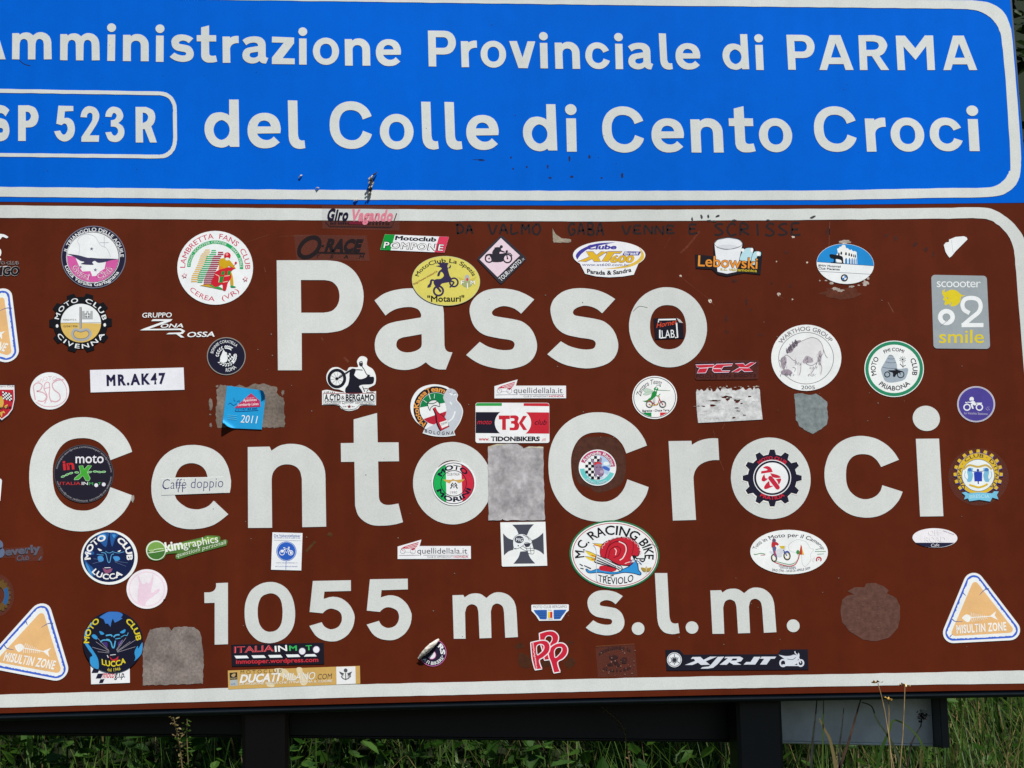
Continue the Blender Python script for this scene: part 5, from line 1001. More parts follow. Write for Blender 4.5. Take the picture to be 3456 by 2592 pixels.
a.sm('rider', [(432, 1140), (470, 1132), (510, 1160), (500, 1178), (474, 1172), (470, 1205), (430, 1200)], (190, 52, 60)); a.sm('rider', [(440, 1198), (482, 1200), (474, 1256), (490, 1300), (468, 1312), (446, 1250)], (96, 100, 150)); a.disc('rider', 456, 1120, 22, (110, 84, 120)); a.line('rider', [(462, 1240), (476, 1300)], 12, (190, 60, 70))
a.line('side_logo', [(220, 1276), (240, 1284), (300, 1270), (355, 1280)], 7, (90, 150, 90)); a.line('side_logo', [(300, 1290), (350, 1290)], 6, (190, 80, 80)); a.line('side_logo', [(932, 1248), (1060, 1248)], 5, (110, 160, 120)); a.line('side_logo', [(960, 1280), (1040, 1274)], 8, (170, 206, 190)); a.line('side_logo', [(940, 1226), (1000, 1215), (1040, 1222)], 4, (120, 150, 130)); a.ring('side_logo', 978, 1342, 27, 14, (196, 60, 74), 1, a0=-130, a1=130); a.disc('side_logo', 978, 1340, 7, (190, 80, 90), n=10)
a.worn((512, 1420), (706, 1436), 12, (130, 130, 142)); a.worn((525, 1442), (712, 1450), 12, (130, 130, 142)); a.text('DRO (TN) - 24/25/26 APRILE 2009', (436, 1474), (878, 1452), 26, (110, 108, 120), bow=22); a.done()

a = Art('clear_sticker', 'clear round sticker with a yellow and blue gear crest and light blue ribbon', 'sticker', D2, (1680, 445))
a.disc('film', 1680, 448, 352, 'clear', 336, wall=True); VY = (222, 186, 48); VB = (62, 66, 150)
for k in range(15):
    t = R(-128 + k * 256 / 14)
    for c, d, sz in ((VB, 6, 26), (VY, 0, 22)):
        x, y = 1675 + 264 * math.sin(t) + d, 412 - 262 * math.cos(t) + d; ux, uy = math.sin(t), -math.cos(t)
        a.poly('tooth', [(x - uy * sz - ux * 22, y + ux * sz - uy * 22), (x + uy * sz - ux * 22, y - ux * sz - uy * 22), (x + uy * sz * .8 + ux * 22, y - ux * sz * .8 + uy * 22), (x - uy * sz * .8 + ux * 22, y + ux * sz * .8 + uy * 22)], c)
a.disc('ring', 1675, 412, 250, VB, 248); a.disc('ring', 1675, 412, 243, VY, 240); a.disc('crest_field', 1675, 430, 192, VB, 188); a.disc('crest_field', 1675, 430, 187, (226, 234, 242), 183)
a.arc("VESPA · CLUB · D'ITALIA", 1675, 418, 198, -138, 138, 40, (50, 46, 70), 1, .008)
for s_ in (-1, 1): a.sm('lion', [(1675 + s_ * 60, 350), (1675 + s_ * 110, 345), (1675 + s_ * 128, 390), (1675 + s_ * 118, 450), (1675 + s_ * 130, 500), (1675 + s_ * 80, 500), (1675 + s_ * 60, 430), (1675 + s_ * 70, 390)], (126, 190, 224)); a.disc('lion', 1675 + s_ * 100, 365, 24, (70, 120, 190), 20); a.line('lion', [(1675 + s_ * 128, 480), (1675 + s_ * 158, 440), (1675 + s_ * 148, 380)], 7, (150, 180, 206))
a.poly('scooter', [(1625, 392), (1722, 392), (1720, 500), (1632, 500)], (44, 66, 178)); a.disc('scooter', 1672, 370, 15, (44, 66, 160)); a.line('scooter', [(1590, 378), (1672, 388), (1752, 376)], 7, (60, 90, 170)); a.line('scooter', [(1675, 500), (1677, 530)], 14, (50, 60, 150))
a.line('scroll', [(1505, 360), (1570, 312), (1670, 330), (1770, 312), (1835, 360)], 22, (206, 178, 90)); a.line('scroll', [(1570, 540), (1620, 555), (1680, 570), (1740, 555), (1785, 530)], 22, VY)
a.poly('ribbon', [(1484, 632), (1530, 622), (1560, 640), (1680, 628), (1840, 640), (1860, 615), (1915, 618), (1892, 660), (1912, 710), (1840, 690), (1815, 736), (1690, 715), (1572, 732), (1555, 698), (1510, 712), (1526, 668)], (120, 196, 228)); a.text('BRESCIA', (1576, 702), (1808, 698), 40, (180, 222, 236), .008, bow=-8); a.done()

a = Art('oval_sticker', 'small white oval sticker with a dark lower band under the last letter i', 'sticker', D2, (1172, 1160))
a.disc('backing', 1172, 1160, 262, (230, 228, 238), 113, 1, wall=True); a.poly('dark_band', [(1172 + 260 * math.sin(R(t)), 1160 - 111 * math.cos(R(t))) for t in range(120, 241, 6)], (36, 36, 66))
for t, p, q in (('OFF', (1098, 1128), (1242, 1124)), ('ROAD', (1058, 1206), (1298, 1204))): a.text(t, (p[0] - 4, p[1] + 3), (q[0] - 4, q[1] + 3), 58, (176, 172, 186), .01); a.text(t, p, q, 58, (234, 232, 240), .01)
a.text('Cafe', (1125, 1264), (1222, 1258), 36, (220, 222, 226), 0, .1); a.worn((1262, 1080), (1395, 1128), 12, (140, 136, 150)); a.done()

# ---------------------------------------------------------------- stickers, lower rows
a = Art('sticker_remnant', 'round brownish stain left by a peeled sticker at lower right', 'sticker remnant', D3, (418, 600), base=.0002)
random.seed(2)
a.back(rough_edge([(70, 560), (90, 430), (150, 380), (230, 368), (150, 330), (240, 285), (350, 282), (370, 240), (480, 235), (570, 270), (635, 320), (610, 350), (720, 410), (765, 500), (765, 640), (740, 760), (640, 870), (480, 915), (330, 895), (180, 800), (90, 690)], 40, 2.5), (97, 67, 59), 'stain', part='residue')
for k in range(60): x, y = 400 + random.uniform(-230, 230), 600 + random.uniform(-200, 200); a.line('scuff', [(x, y), (x + random.uniform(12, 40), y + random.uniform(-6, 8))], 3, (126, 94, 84), kind='stain')
a.done()

a = Art('oval_sticker', 'big white oval sticker with a red snail, green rim and bold black lettering', 'sticker', C7, (668, 525))
a.disc('backing', 668, 525, 526, (44, 124, 84), 400, 4, wall=True); a.disc('white_rim', 668, 525, 506, (230, 234, 236), 382, 4); a.disc('red_line', 670, 526, 494, (180, 70, 84), 370, 4); a.disc('field', 670, 526, 485, (228, 232, 238), 361, 4)
a.arc('M.C. RACING BIKE', 668, 528, 355, -101, 96, 104, (30, 28, 34), .66, .02, rot=3)
a.text('TREVIOLO', (478, 836), (890, 832), 78, (34, 32, 40), .012, bow=36)
SR = (198, 38, 54); SK = (70, 20, 34); SB = (52, 150, 220)
for q in ([(412, 392), (470, 398), (545, 402), (505, 450), (470, 420)], [(330, 478), (400, 500), (465, 535), (450, 560), (395, 545), (350, 510)], [(325, 545), (390, 555), (450, 575), (450, 605), (380, 590)]): a.sm('flame', q, (232, 206, 70)); a.line('flame', q[:3], 5, (60, 50, 40))
for q in ([(430, 410), (520, 430)], [(400, 530), (460, 550)], [(400, 575), (450, 590)]): a.line('flame', q, 12, (216, 110, 50))
a.sm('snail_body', [(330, 698), (352, 690), (390, 712), (480, 688), (560, 712), (690, 726), (770, 690), (840, 655), (880, 600), (910, 590), (945, 640), (955, 700), (985, 742), (965, 768), (890, 748), (780, 738), (650, 758), (500, 738), (370, 742)], (24, 50, 90)); a.sm('snail_body', [(340, 700), (352, 698), (392, 718), (480, 696), (560, 718), (690, 732), (776, 696), (848, 662), (890, 606), (910, 600), (936, 645), (946, 704), (975, 742), (960, 758), (890, 740), (780, 730), (650, 750), (500, 730), (374, 736)], SB)
a.sm('snail_shell', [(498, 500), (510, 430), (560, 375), (650, 342), (760, 318), (870, 335), (940, 395), (966, 470), (950, 540), (870, 560), (900, 600), (850, 655), (740, 650), (660, 620), (590, 575), (520, 560)], SK); a.sm('snail_shell', [(504, 500), (518, 432), (566, 382), (652, 350), (760, 328), (866, 344), (932, 400), (956, 470), (940, 534), (862, 556), (884, 602), (842, 644), (742, 642), (664, 612), (594, 568), (524, 552)], SR); a.sm('snail_shell', [(500, 660), (560, 655), (690, 690), (650, 722), (520, 712), (492, 690)], SR)
for q, w in (([(560, 560), (600, 430), (700, 370), (800, 400), (810, 500), (740, 580)], 12), ([(600, 560), (620, 470), (690, 430), (740, 460), (720, 530), (660, 560)], 9), ([(880, 350), (890, 440), (870, 530)], 7), ([(640, 350), (590, 440)], 6)): a.line('shell_line', q, w, (120, 22, 40))
for q, w in (([(720, 372), (790, 410), (805, 480), (770, 560), (730, 590)], 12), ([(670, 452), (690, 480), (680, 530)], 9), ([(790, 630), (840, 612), (900, 610)], 8)): a.line('shell_shine', q, w, (240, 216, 216))
for k in range(12): t = R(-62 + k * 13); a.ring('shell_rib', 740 + 222 * math.sin(t), 530 - 196 * math.cos(t), 20, 6, (232, 190, 196), 1, math.degrees(t), -80, 80)
a.sm('exhaust_pipe', [(440, 590), (452, 540), (474, 528), (690, 636), (745, 655), (764, 690), (730, 724), (694, 690), (455, 622)], (30, 28, 36)); a.sm('exhaust_pipe', [(450, 588), (460, 546), (476, 538), (686, 644), (740, 662), (752, 690), (730, 714), (700, 684), (460, 612)], (214, 216, 220))
for q, w in (([(466, 560), (690, 668)], 10), ([(462, 590), (690, 684)], 14), ([(700, 664), (742, 690)], 9)): a.line('exhaust_shade', q, w, (60, 60, 70))
for x, y, rx, ry in ((888, 570, 28, 38), (952, 604, 20, 26)): a.disc('eye', x, y, rx, (232, 236, 238), ry)
a.line('sunglasses', [(870, 540), (910, 540), (930, 570), (1020, 575), (1000, 605), (960, 585)], 12, (24, 22, 30)); a.sm('sunglasses', [(880, 545), (912, 550), (905, 585), (890, 575)], (30, 28, 36)); a.line('mouth', [(860, 640), (870, 590), (940, 600), (985, 640)], 9, (36, 90, 150))
for q in ([(262, 632), (300, 655)], [(270, 680), (310, 690)], [(315, 650), (395, 688)], [(620, 772), (660, 765)], [(560, 778), (590, 768)]): a.line('dust_mark', q, (6, 11), (60, 62, 70))
for s_ in (-1, 1): a.sm('wing_emblem', [(1040, 690), (1040 + s_ * 60, 675), (1040 + s_ * 40, 715), (1040 + s_ * 14, 725)], (180, 150, 60))
a.disc('wing_emblem', 1040, 680, 12, (200, 190, 150), 20); a.line('wing_emblem', [(1040, 690), (1040, 748)], 7, (206, 200, 180)); a.line('crease', [(420, 410), (455, 470), (460, 640), (458, 800), (480, 850)], 5, (196, 202, 210)); a.line('crease', [(1050, 410), (1100, 400), (1180, 445)], 5, (150, 150, 150)); a.done()

a = Art('die_cut_sticker', 'green die cut sticker with a round badge and white slanted lettering', 'sticker', C3, (400, 540))
a.back(smooth([(-20, 500), (20, 450), (95, 428), (170, 455), (205, 490), (260, 478, 1), (620, 395), (690, 372), (830, 380), (838, 432, 1), (905, 418), (925, 440), (912, 488, 1), (700, 545), (500, 600), (345, 648), (318, 610), (340, 578, 1), (218, 590), (180, 640), (95, 665), (10, 640), (-25, 560)]), (86, 124, 62))
a.sm('light_band', [(205, 500, 1), (640, 410, 1), (690, 384, 1), (815, 392, 1), (812, 425, 1), (430, 500, 1), (215, 556, 1)], (132, 172, 74)); a.disc('badge', 92, 545, 116, (214, 226, 208), 114); a.disc('badge', 94, 548, 104, (70, 120, 56), 102); a.poly('badge', ell(94, 546, 102, 100, 0, 30, -90, 90), (126, 170, 84))
a.line('badge_line', [(0, 575), (80, 565), (190, 545)], 7, (222, 236, 214)); a.line('badge_line', [(10, 548), (60, 540), (110, 528), (180, 522)], 6, (222, 236, 214)); a.sm('badge_line', [(20, 560), (30, 535), (70, 540), (60, 562)], (160, 190, 130))
a.text('kim', (206, 560), (412, 522), 104, (230, 236, 230), .035); a.text('graphics', (414, 522), (822, 448), 86, (230, 236, 230), .004); a.text('questioni personali', (330, 626), (905, 468), 46, (206, 220, 200), .002, .35); a.done()

a = Art('rectangular_sticker', 'small upright white sticker with a blue bicycle disc', 'sticker', C3, (1617, 556))
a.back([(1450, 334), (1801, 343), (1786, 779), (1434, 770)], (226, 230, 242)); BB = (46, 96, 196)
a.disc('blue_disc', 1613, 555, 117, BB, 115); a.ring('blue_disc_line', 1613, 555, 107, 4, (220, 230, 244))
for x in (1562, 1662): a.ring('bicycle', x, 572, 27, 8, SW)
a.line('bicycle', [(1562, 572), (1590, 530), (1640, 525), (1662, 572)], 8, SW, False); a.line('bicycle', [(1590, 530), (1612, 575), (1640, 525)], 8, SW, False); a.line('bicycle', [(1630, 510), (1648, 508), (1640, 525)], 8, SW); a.line('bicycle', [(1575, 515), (1600, 515)], 9, SW); a.poly('bicycle', [(1548, 540), (1572, 536), (1576, 566), (1552, 570)], SW); a.poly('bicycle', [(1652, 558), (1678, 558), (1674, 588), (1656, 588)], SW)
a.text('De Vakantiefietser', (1468, 384), (1778, 388), 27, (84, 110, 180), .008); a.worn((1468, 402), (1778, 406), 13, (130, 146, 200)); a.text('www.vakantiefietser.nl', (1494, 694), (1740, 696), 15, (150, 160, 196)); a.worn((1484, 736), (1740, 738), 12, (160, 170, 204)); a.line('pole', [(1610, 670), (1606, 768)], 7, (100, 130, 200)); a.line('rule', [(1465, 425), (1785, 432)], 4, (186, 192, 210)); a.done()

a = Art('square_sticker', 'white square sticker with a grey flared cross and a racing helmet', 'sticker', C5, (1615, 335))
a.back([(1342, 80), (1868, 72), (1890, 585), (1372, 596), (1360, 586)], (230, 234, 238)); CG = (76, 78, 92)
for q in ([(1480, 107, 1), (1734, 102, 1), (1685, 160), (1655, 228, 1), (1556, 222, 1), (1530, 160)], [(1495, 563, 1), (1750, 560, 1), (1690, 490), (1662, 415, 1), (1575, 420, 1), (1552, 490)], [(1375, 208, 1), (1430, 262), (1490, 286, 1), (1496, 400, 1), (1440, 418), (1385, 466, 1)], [(1843, 200, 1), (1780, 255), (1705, 292, 1), (1730, 390, 1), (1795, 412), (1852, 456, 1)]): a.sm('cross', q, CG)
HL = [(1490, 320), (1500, 265), (1550, 222), (1620, 218), (1680, 262), (1712, 300), (1700, 330, 1), (1640, 312), (1610, 350), (1575, 372), (1530, 390), (1500, 380)]
a.sm('helmet', HL, (226, 230, 234)); a.line('helmet_line', HL, 5, (60, 62, 76), closed=True); a.disc('helmet_badge', 1562, 280, 54, CG, 44); a.text('MG', (1524, 296), (1602, 304), 36, SW, .012, .1); a.line('helmet_line', [(1605, 225), (1660, 255), (1680, 290)], 6, (60, 62, 76)); a.sm('helmet_line', [(1625, 330), (1690, 325), (1680, 360), (1640, 365)], (60, 60, 74))
for q in ([(1570, 372), (1640, 410), (1735, 405)], [(1600, 350), (1650, 385), (1735, 380)], [(1640, 365), (1660, 420), (1668, 440), (1730, 445), (1735, 380)], [(1690, 360), (1700, 440)], [(1505, 385), (1530, 382)]): a.line('face_guard', q, 5, (64, 66, 80))
a.disc('helmet_line', 1552, 352, 8, (70, 72, 84), n=12); a.done()

a = Art('die_cut_sticker', 'small white die cut sticker with two blue wings and a yellow red badge', 'sticker', C5, (1922, 1130))
a.back([(1712, 1040), (2134, 1036), (2142, 1046), (2140, 1108), (2110, 1135), (2092, 1162), (2074, 1190), (2050, 1224), (1796, 1228), (1778, 1200), (1760, 1170), (1738, 1145), (1706, 1112), (1704, 1048)], (228, 232, 236)); WB = (52, 104, 184)
a.text('MOTO CLUB BERGAMO', (1725, 1083), (2120, 1078), 32, (100, 98, 112))
a.sm('wing', [(1730, 1102, 1), (1872, 1100), (1886, 1112), (1884, 1200), (1870, 1212), (1806, 1210, 1), (1782, 1172), (1752, 1140)], WB); a.sm('wing', [(2116, 1098, 1), (1978, 1100), (1964, 1112), (1966, 1200), (1980, 1210), (2040, 1208, 1), (2066, 1168), (2092, 1136)], WB)
for k in range(4): y = 1124 + k * 22; a.line('feather_line', [(1760 + k * 16, y), (1872, y)], 4, (30, 56, 110)); a.line('feather_line', [(1978, y), (2086 - k * 14, y)], 4, (30, 56, 110))
a.poly('badge', [(1897, 1122), (1924, 1122), (1924, 1194), (1897, 1194)], (232, 206, 60)); a.poly('badge', [(1924, 1122), (1950, 1122), (1950, 1194), (1924, 1194)], (206, 46, 60)); a.text('F.M.I.', (1898, 1112), (1946, 1112), 15, (70, 66, 80)); a.text('C.O.N.I.', (1894, 1214), (1958, 1213), 14, (70, 66, 80)); a.done()

a = Art('die_cut_sticker', 'red die cut sticker of three overlapping letters P with white outlines', 'sticker', C6, (1630, 760))
PR = (204, 38, 62); PWH = (232, 226, 232)
P2 = ([(1520, 545, 1), (1610, 518), (1690, 520), (1742, 570), (1738, 640), (1690, 690), (1640, 740), (1655, 850, 1), (1580, 860, 1), (1560, 760), (1530, 650)], [(1588, 610), (1615, 575), (1660, 580), (1668, 625), (1620, 690), (1600, 660)])
P3 = ([(1625, 750), (1665, 695), (1730, 660), (1800, 660), (1848, 710), (1846, 780), (1800, 840), (1735, 885), (1766, 995, 1), (1690, 1008, 1), (1658, 890), (1632, 820)], [(1700, 745), (1730, 712), (1778, 712), (1782, 750), (1745, 800), (1708, 826), (1698, 790)])
P1 = ([(1420, 652, 1), (1540, 626), (1612, 636), (1646, 690), (1632, 765), (1570, 825), (1522, 862), (1552, 960, 1), (1470, 972, 1), (1440, 860), (1426, 740)], [(1490, 700), (1530, 672), (1572, 690), (1566, 740), (1520, 785), (1496, 790)])
for i, (o_, h) in enumerate((P2, P3, P1)):
    oo = smooth(o_); hh = smooth(h)
    a.back(oo, PR, holes=[hh], part='letter_shape'); a.line('outline', oo, 12, PWH, False, True); a.line('outline', hh, 10, PWH, False, True)
a.text('PorchettariPerPassione', (1498, 962), (1452, 655), 20, (240, 224, 230), .012); a.done()

# half peeled round sticker, its free side rolled over
a = Art('peeled_sticker', 'half peeled dark round sticker with its silver back rolled over', 'sticker', C6, (290, 790))
cir = [(278 + 160 * math.sin(R(t)), 770 - 160 * math.cos(R(t))) for t in range(30, 252, 6)]
a.back(cir, (214, 116, 180)); a.poly('field', [(278 + 153 * math.sin(R(t)), 770 - 153 * math.cos(R(t))) for t in range(31, 251, 6)], (40, 32, 56))
a.arc('ATI BIKERS', 278, 770, 142, 236, 116, 36, SW, 1, .02, True); a.arc('RS', 278, 770, 92, 40, 100, 50, SW, 1, .04); a.disc('lettering', 388, 810, 7, SW, n=12)
a.poly('centre', [(265 + 52 * math.sin(R(t)), 796 - 52 * math.cos(R(t))) for t in range(40, 240, 8)], (214, 116, 180)); a.poly('centre', [(265 + 44 * math.sin(R(t)), 796 - 44 * math.cos(R(t))) for t in range(40, 240, 8)], (226, 226, 232)); a.done()
p0, p1 = plane(*a.px((352, 615))), plane(*a.px((112, 842)))
V, Fc = [], []; N, K = 26, 14
random.seed(4)
dx, dz = p1[0] - p0[0], p1[1] - p0[1]; l = math.hypot(dx, dz); nx_, nz = -dz / l, dx / l
for i in range(N + 1):
    t = i / N; rad = .0012 + .0025 * math.sin(math.pi * min(1, t * 1.02)) ** .8
    for k in range(K + 1):
        an = -.5 + 4.6 * k / K; rr = rad * (1 + random.uniform(-.05, .05))
        off = -rr * math.sin(an) + rad * .3
        V.append((p0[0] + dx * t - nx_ * off - a.org[0], -.0008 - rr * (1 - math.cos(an)), p0[1] + dz * t - nz * off - a.org[2]))
for i in range(N):
    for k in range(K): q = i * (K + 1) + k; Fc.append((q, q + 1, q + K + 2, q + K + 1))
me = bpy.data.meshes.new('rolled_back'); me.from_pydata(V, [], Fc); me.materials.append(mat((206, 200, 190), 'foil'))
for p in me.polygons: p.use_smooth = True
o = bpy.data.objects.new('rolled_back', me); COL.objects.link(o); o.parent = a.root

a = Art('rectangular_sticker', 'black rectangle sticker with a white dashed road line and red lettering', 'sticker', C4, (680, 445))
a.back([(140, 332), (1220, 308), (1226, 556), (150, 586)], (28, 26, 38)); PR_ = (206, 62, 74)
a.text('ITALIA', (172, 426), (638, 406), 68, (226, 120, 124), .022, .05); a.text('ITALIA', (172, 426), (638, 406), 68, (178, 40, 54), -.004, .05); a.text('IN', (650, 414), (794, 402), 66, (232, 234, 240), .02); a.text('M', (816, 402), (906, 400), 58, (60, 190, 100), .02); a.text('T', (1008, 396), (1084, 392), 54, (60, 190, 100), .02)
for x, y in ((968, 408), (1132, 388)): a.disc('road_disc', x, y, 43, (110, 90, 130), 44); a.disc('road_disc', x, y, 36, (226, 228, 238), 37)
for x, y in ((176, 460), (376, 456), (570, 452), (776, 446)): a.poly('road_dash', [(x, y), (x + 146, y - 2), (x + 170, y + 28), (x + 22, y + 32)], (226, 232, 238))
a.poly('road_dash', [(1010, 444), (1112, 440), (1140, 468), (988, 470)], (226, 232, 238)); a.text('inmotoper.wordpress.com', (196, 554), (1156, 530), 50, (206, 50, 62), .02); a.done()

a = Art('long_sticker', 'long gold sticker on the bottom border with faded white lettering and an emblem', 'sticker', C4, (870, 715))
a.back([(100, 633), (1640, 578), (1645, 786), (105, 853)], (206, 168, 96)); LG = (226, 212, 176)
for q in ([(640, 615), (760, 612), (820, 660), (900, 700), (860, 760), (760, 720), (690, 680)], [(900, 610), (960, 600), (980, 660), (1040, 690), (1020, 790), (960, 800), (930, 720)], [(560, 770), (640, 790), (630, 825), (560, 815)]): a.sm('faded_patch', q, LG)
a.poly('logo', [(120, 660), (210, 652), (212, 736), (124, 742)], (44, 40, 40)); a.sm('logo', [(140, 690), (165, 668), (190, 672), (182, 700), (160, 708)], (186, 160, 110)); a.text('DUCATI', (128, 734), (206, 728), 16, (206, 190, 150), .01); a.poly('logo', [(125, 745), (214, 738), (216, 808), (128, 814)], (176, 186, 190)); a.worn((138, 802), (200, 798), 30, (140, 156, 174))
a.text('MOTOCLUB', (250, 672), (730, 656), 40, (74, 62, 44), -.006, space=1.5); a.text('DUCATI', (236, 774), (690, 754), 88, (228, 226, 222), .045, .3, out=(150, 134, 110), ow=.016); a.text('MILANO', (736, 752), (1110, 736), 86, (224, 222, 218), .004, .25, out=(140, 128, 110), ow=.012); a.text('.COM', (1130, 738), (1310, 728), 62, (84, 76, 66), -.004, .15)
a.text('LA PASSIONE ROSSA CHE TI INFIAMMA IL CUORE', (236, 802), (1316, 766), 26, (224, 220, 210), .012, .2, out=(150, 130, 100), ow=.012)
a.poly('emblem_panel', [(1364, 590), (1588, 584), (1592, 786), (1368, 796)], (226, 228, 230)); EK = (84, 86, 92)
for s_ in (-1, 1): a.poly('emblem', [(1474 + s_ * 14, 668), (1474 + s_ * 78, 642), (1474 + s_ * 62, 672), (1474 + s_ * 40, 690)], EK)
a.disc('emblem', 1474, 632, 22, EK, 24); a.line('emblem', ell(1474, 690, 50, 44, 0, 24, 100, 260), 12, EK, False); a.line('emblem', [(1474, 660), (1476, 746)], 10, EK); a.text('F', (1428, 712), (1450, 712), 34, EK, .02); a.text('M', (1500, 712), (1536, 710), 34, EK, .02); a.done()

a = Art('round_sticker', 'white rimmed round sticker of a blue black panther face with white capitals', 'sticker', C1, (1275, 628))
a.disc('backing', 1275, 628, 331, (230, 236, 244), 317, wall=True); a.disc('field', 1268, 625, 302, (24, 36, 78), 290); B1_, B2_ = (70, 150, 214), (40, 92, 160)
for q in ([(1130, 390), (1180, 345), (1270, 335), (1260, 400), (1240, 500), (1200, 480)], [(1290, 340), (1380, 355), (1340, 420), (1310, 500), (1290, 440)], [(990, 560), (1060, 540), (1100, 580), (1060, 600), (1000, 600)], [(985, 640), (1030, 700), (1090, 760), (1090, 850), (1040, 800), (1000, 730)]): a.sm('panther_light', q, B2_)
for q in ([(1150, 380), (1200, 350), (1240, 370), (1220, 420)], [(1310, 360), (1350, 365), (1330, 400)], [(1000, 690), (1040, 740), (1080, 840), (1030, 790)], [(1140, 620), (1190, 610), (1210, 660), (1160, 680)], [(1320, 620), (1380, 615), (1400, 650), (1350, 670)]): a.sm('panther_light', q, B1_)
for q, w in (([(1180, 570), (1230, 580), (1250, 640), (1262, 680), (1282, 680), (1300, 600), (1330, 585)], 8), ([(1130, 590), (1210, 600)], 6), ([(1310, 560), (1380, 575), (1450, 560)], 6), ([(1230, 555), (1275, 575), (1320, 555)], 6)): a.line('panther_line', q, w, (96, 170, 220))
a.sm('panther_eye', [(1140, 522), (1165, 528), (1190, 545), (1160, 550)], (226, 232, 236)); a.sm('panther_eye', [(1372, 556), (1410, 540), (1395, 562)], (226, 232, 236))
for q in ([(1190, 660), (1090, 640)], [(1340, 670), (1490, 690)], [(1340, 680), (1470, 730)], [(1190, 670), (1080, 700)]): a.line('whisker', q, 3, (110, 130, 170))
a.sm('panther_mouth', [(1200, 750), (1250, 770), (1310, 755), (1290, 800), (1230, 810)], (150, 84, 120)); a.line('panther_mouth', [(1220, 748), (1290, 746)], 8, (220, 224, 230))
a.arc('MOTO', 1268, 628, 214, -96, -8, 64, (236, 240, 240), .96, .04); a.arc('CLUB', 1268, 628, 214, 26, 98, 64, (236, 240, 240), .96, .04); a.arc('LUCCA', 1268, 625, 268, 228, 142, 62, (236, 240, 240), .96, .03, True); a.done()

a = Art('label_sticker', 'white square sticker with black checks under the lower panther sticker', 'sticker', C2, (598, 1110))
a.back([(366, 985), (822, 985), (824, 1190), (372, 1208)], (228, 230, 234))
for q in ([(376, 1078), (400, 1020), (470, 1040), (450, 1076)], [(425, 1142), (450, 1084), (515, 1082), (488, 1140)], [(462, 1196), (480, 1150), (530, 1146), (508, 1194)]): a.poly('check', q, (34, 32, 56))
a.text('moto', (505, 1134), (640, 1132), 78, (206, 46, 70), .02, .2); a.text('g.i.p.', (644, 1134), (768, 1128), 72, (40, 38, 56), .02, .2); a.done()

a = Art('round_sticker', 'black and blue panther sticker with yellow lettering at lower left', 'sticker', C2, (628, 715), base=.0012)
a.disc('backing', 628, 715, 351, (24, 26, 46), 359, wall=True); PB = (56, 152, 214)
a.sm('panther_patch', [(468, 425, 1), (560, 370), (628, 362), (700, 368), (742, 395), (720, 430, 1), (740, 440, 1), (690, 470, 1), (650, 490, 1), (625, 440, 1), (608, 490, 1), (600, 540, 1), (570, 500, 1), (540, 500, 1), (520, 450, 1)], (60, 120, 200))
for ip, q in enumerate([[(300, 600), (330, 560), (320, 650), (292, 690)], [(296, 725), (335, 735), (400, 820), (455, 920), (456, 1030), (372, 985), (360, 900), (388, 870), (340, 800)], [(972, 720), (925, 790), (915, 760), (880, 830), (890, 900), (880, 935), (960, 850)], [(380, 640), (410, 625), (445, 655), (440, 685), (400, 670)], [(370, 490), (400, 490), (360, 545), (335, 560)]]): a.sm('panther_patch' if ip != 2 else 'panther_cheek', q, PB)
a.sm('panther_eye', [(468, 590), (500, 595), (526, 620), (490, 630)], PB); a.sm('panther_eye', [(710, 600), (770, 566), (768, 600), (740, 614)], PB)
for q, w in (([(545, 640), (600, 632), (620, 650)], 16), ([(635, 660), (660, 635), (705, 630)], 16), ([(480, 715), (520, 692), (595, 705), (620, 770), (640, 778), (656, 700)], 14), ([(550, 680), (590, 688)], 9), ([(655, 680), (715, 670)], 9), ([(720, 660), (765, 635), (790, 640), (806, 605)], 7)): a.line('panther_line', q, w, (84, 176, 224))
a.sm('panther_shade', [(510, 720), (560, 720), (560, 780), (530, 750)], (70, 50, 120)); a.sm('panther_shade', [(690, 720), (740, 690), (720, 740), (690, 760)], (70, 50, 120))
for q in ([(582, 820), (430, 712)], [(586, 830), (388, 776)], [(584, 842), (450, 828)], [(672, 815), (780, 665)], [(676, 822), (830, 710)], [(678, 828), (900, 685)], [(682, 834), (890, 770)], [(668, 808), (740, 690)], [(580, 815), (450, 670)]): a.line('whisker', q, 4, (170, 164, 176))
a.sm('panther_mouth', [(588, 880), (620, 915), (660, 908), (690, 880), (680, 925), (640, 942), (605, 920)], (196, 44, 56)); a.line('panther_mouth', [(596, 868), (660, 860)], 7, (220, 222, 226)); a.line('panther_mouth', [(560, 868), (575, 898)], 9, (220, 222, 226))
YL = (224, 206, 50)
a.arc('MOTO', 628, 718, 280, -92, -33, 58, YL, 1.02, .03); a.arc('CLUB', 628, 718, 272, 32, 86, 58, YL, 1.02, .03); a.text('LUCCA', (500, 975), (778, 955), 62, YL, .03, bow=34); a.text('dal 1946', (564, 1052), (716, 1040), 38, (216, 198, 70), .006, bow=12); a.done()

a = Art('round_sticker', 'pale pink round sticker with a faded raised hand sign', 'sticker', C1, (1714, 995))
a.disc('backing', 1714, 995, 238, (232, 228, 240), 231, wall=True); a.ring('faded_ring', 1714, 995, 205, 14, (230, 208, 222), .97)
a.sm('hand_sign', [(1604, 1120), (1612, 1000), (1622, 930), (1608, 845, 1), (1622, 845, 1), (1655, 925), (1680, 940), (1705, 915), (1740, 930), (1765, 880), (1782, 825, 1), (1794, 830, 1), (1782, 930), (1765, 1010), (1775, 1040), (1830, 1002), (1868, 996), (1835, 1045), (1720, 1130), (1685, 1192), (1620, 1178)], (230, 204, 222)); a.line('tear', [(1905, 1128), (1940, 1105)], 14, BROWN); a.done()

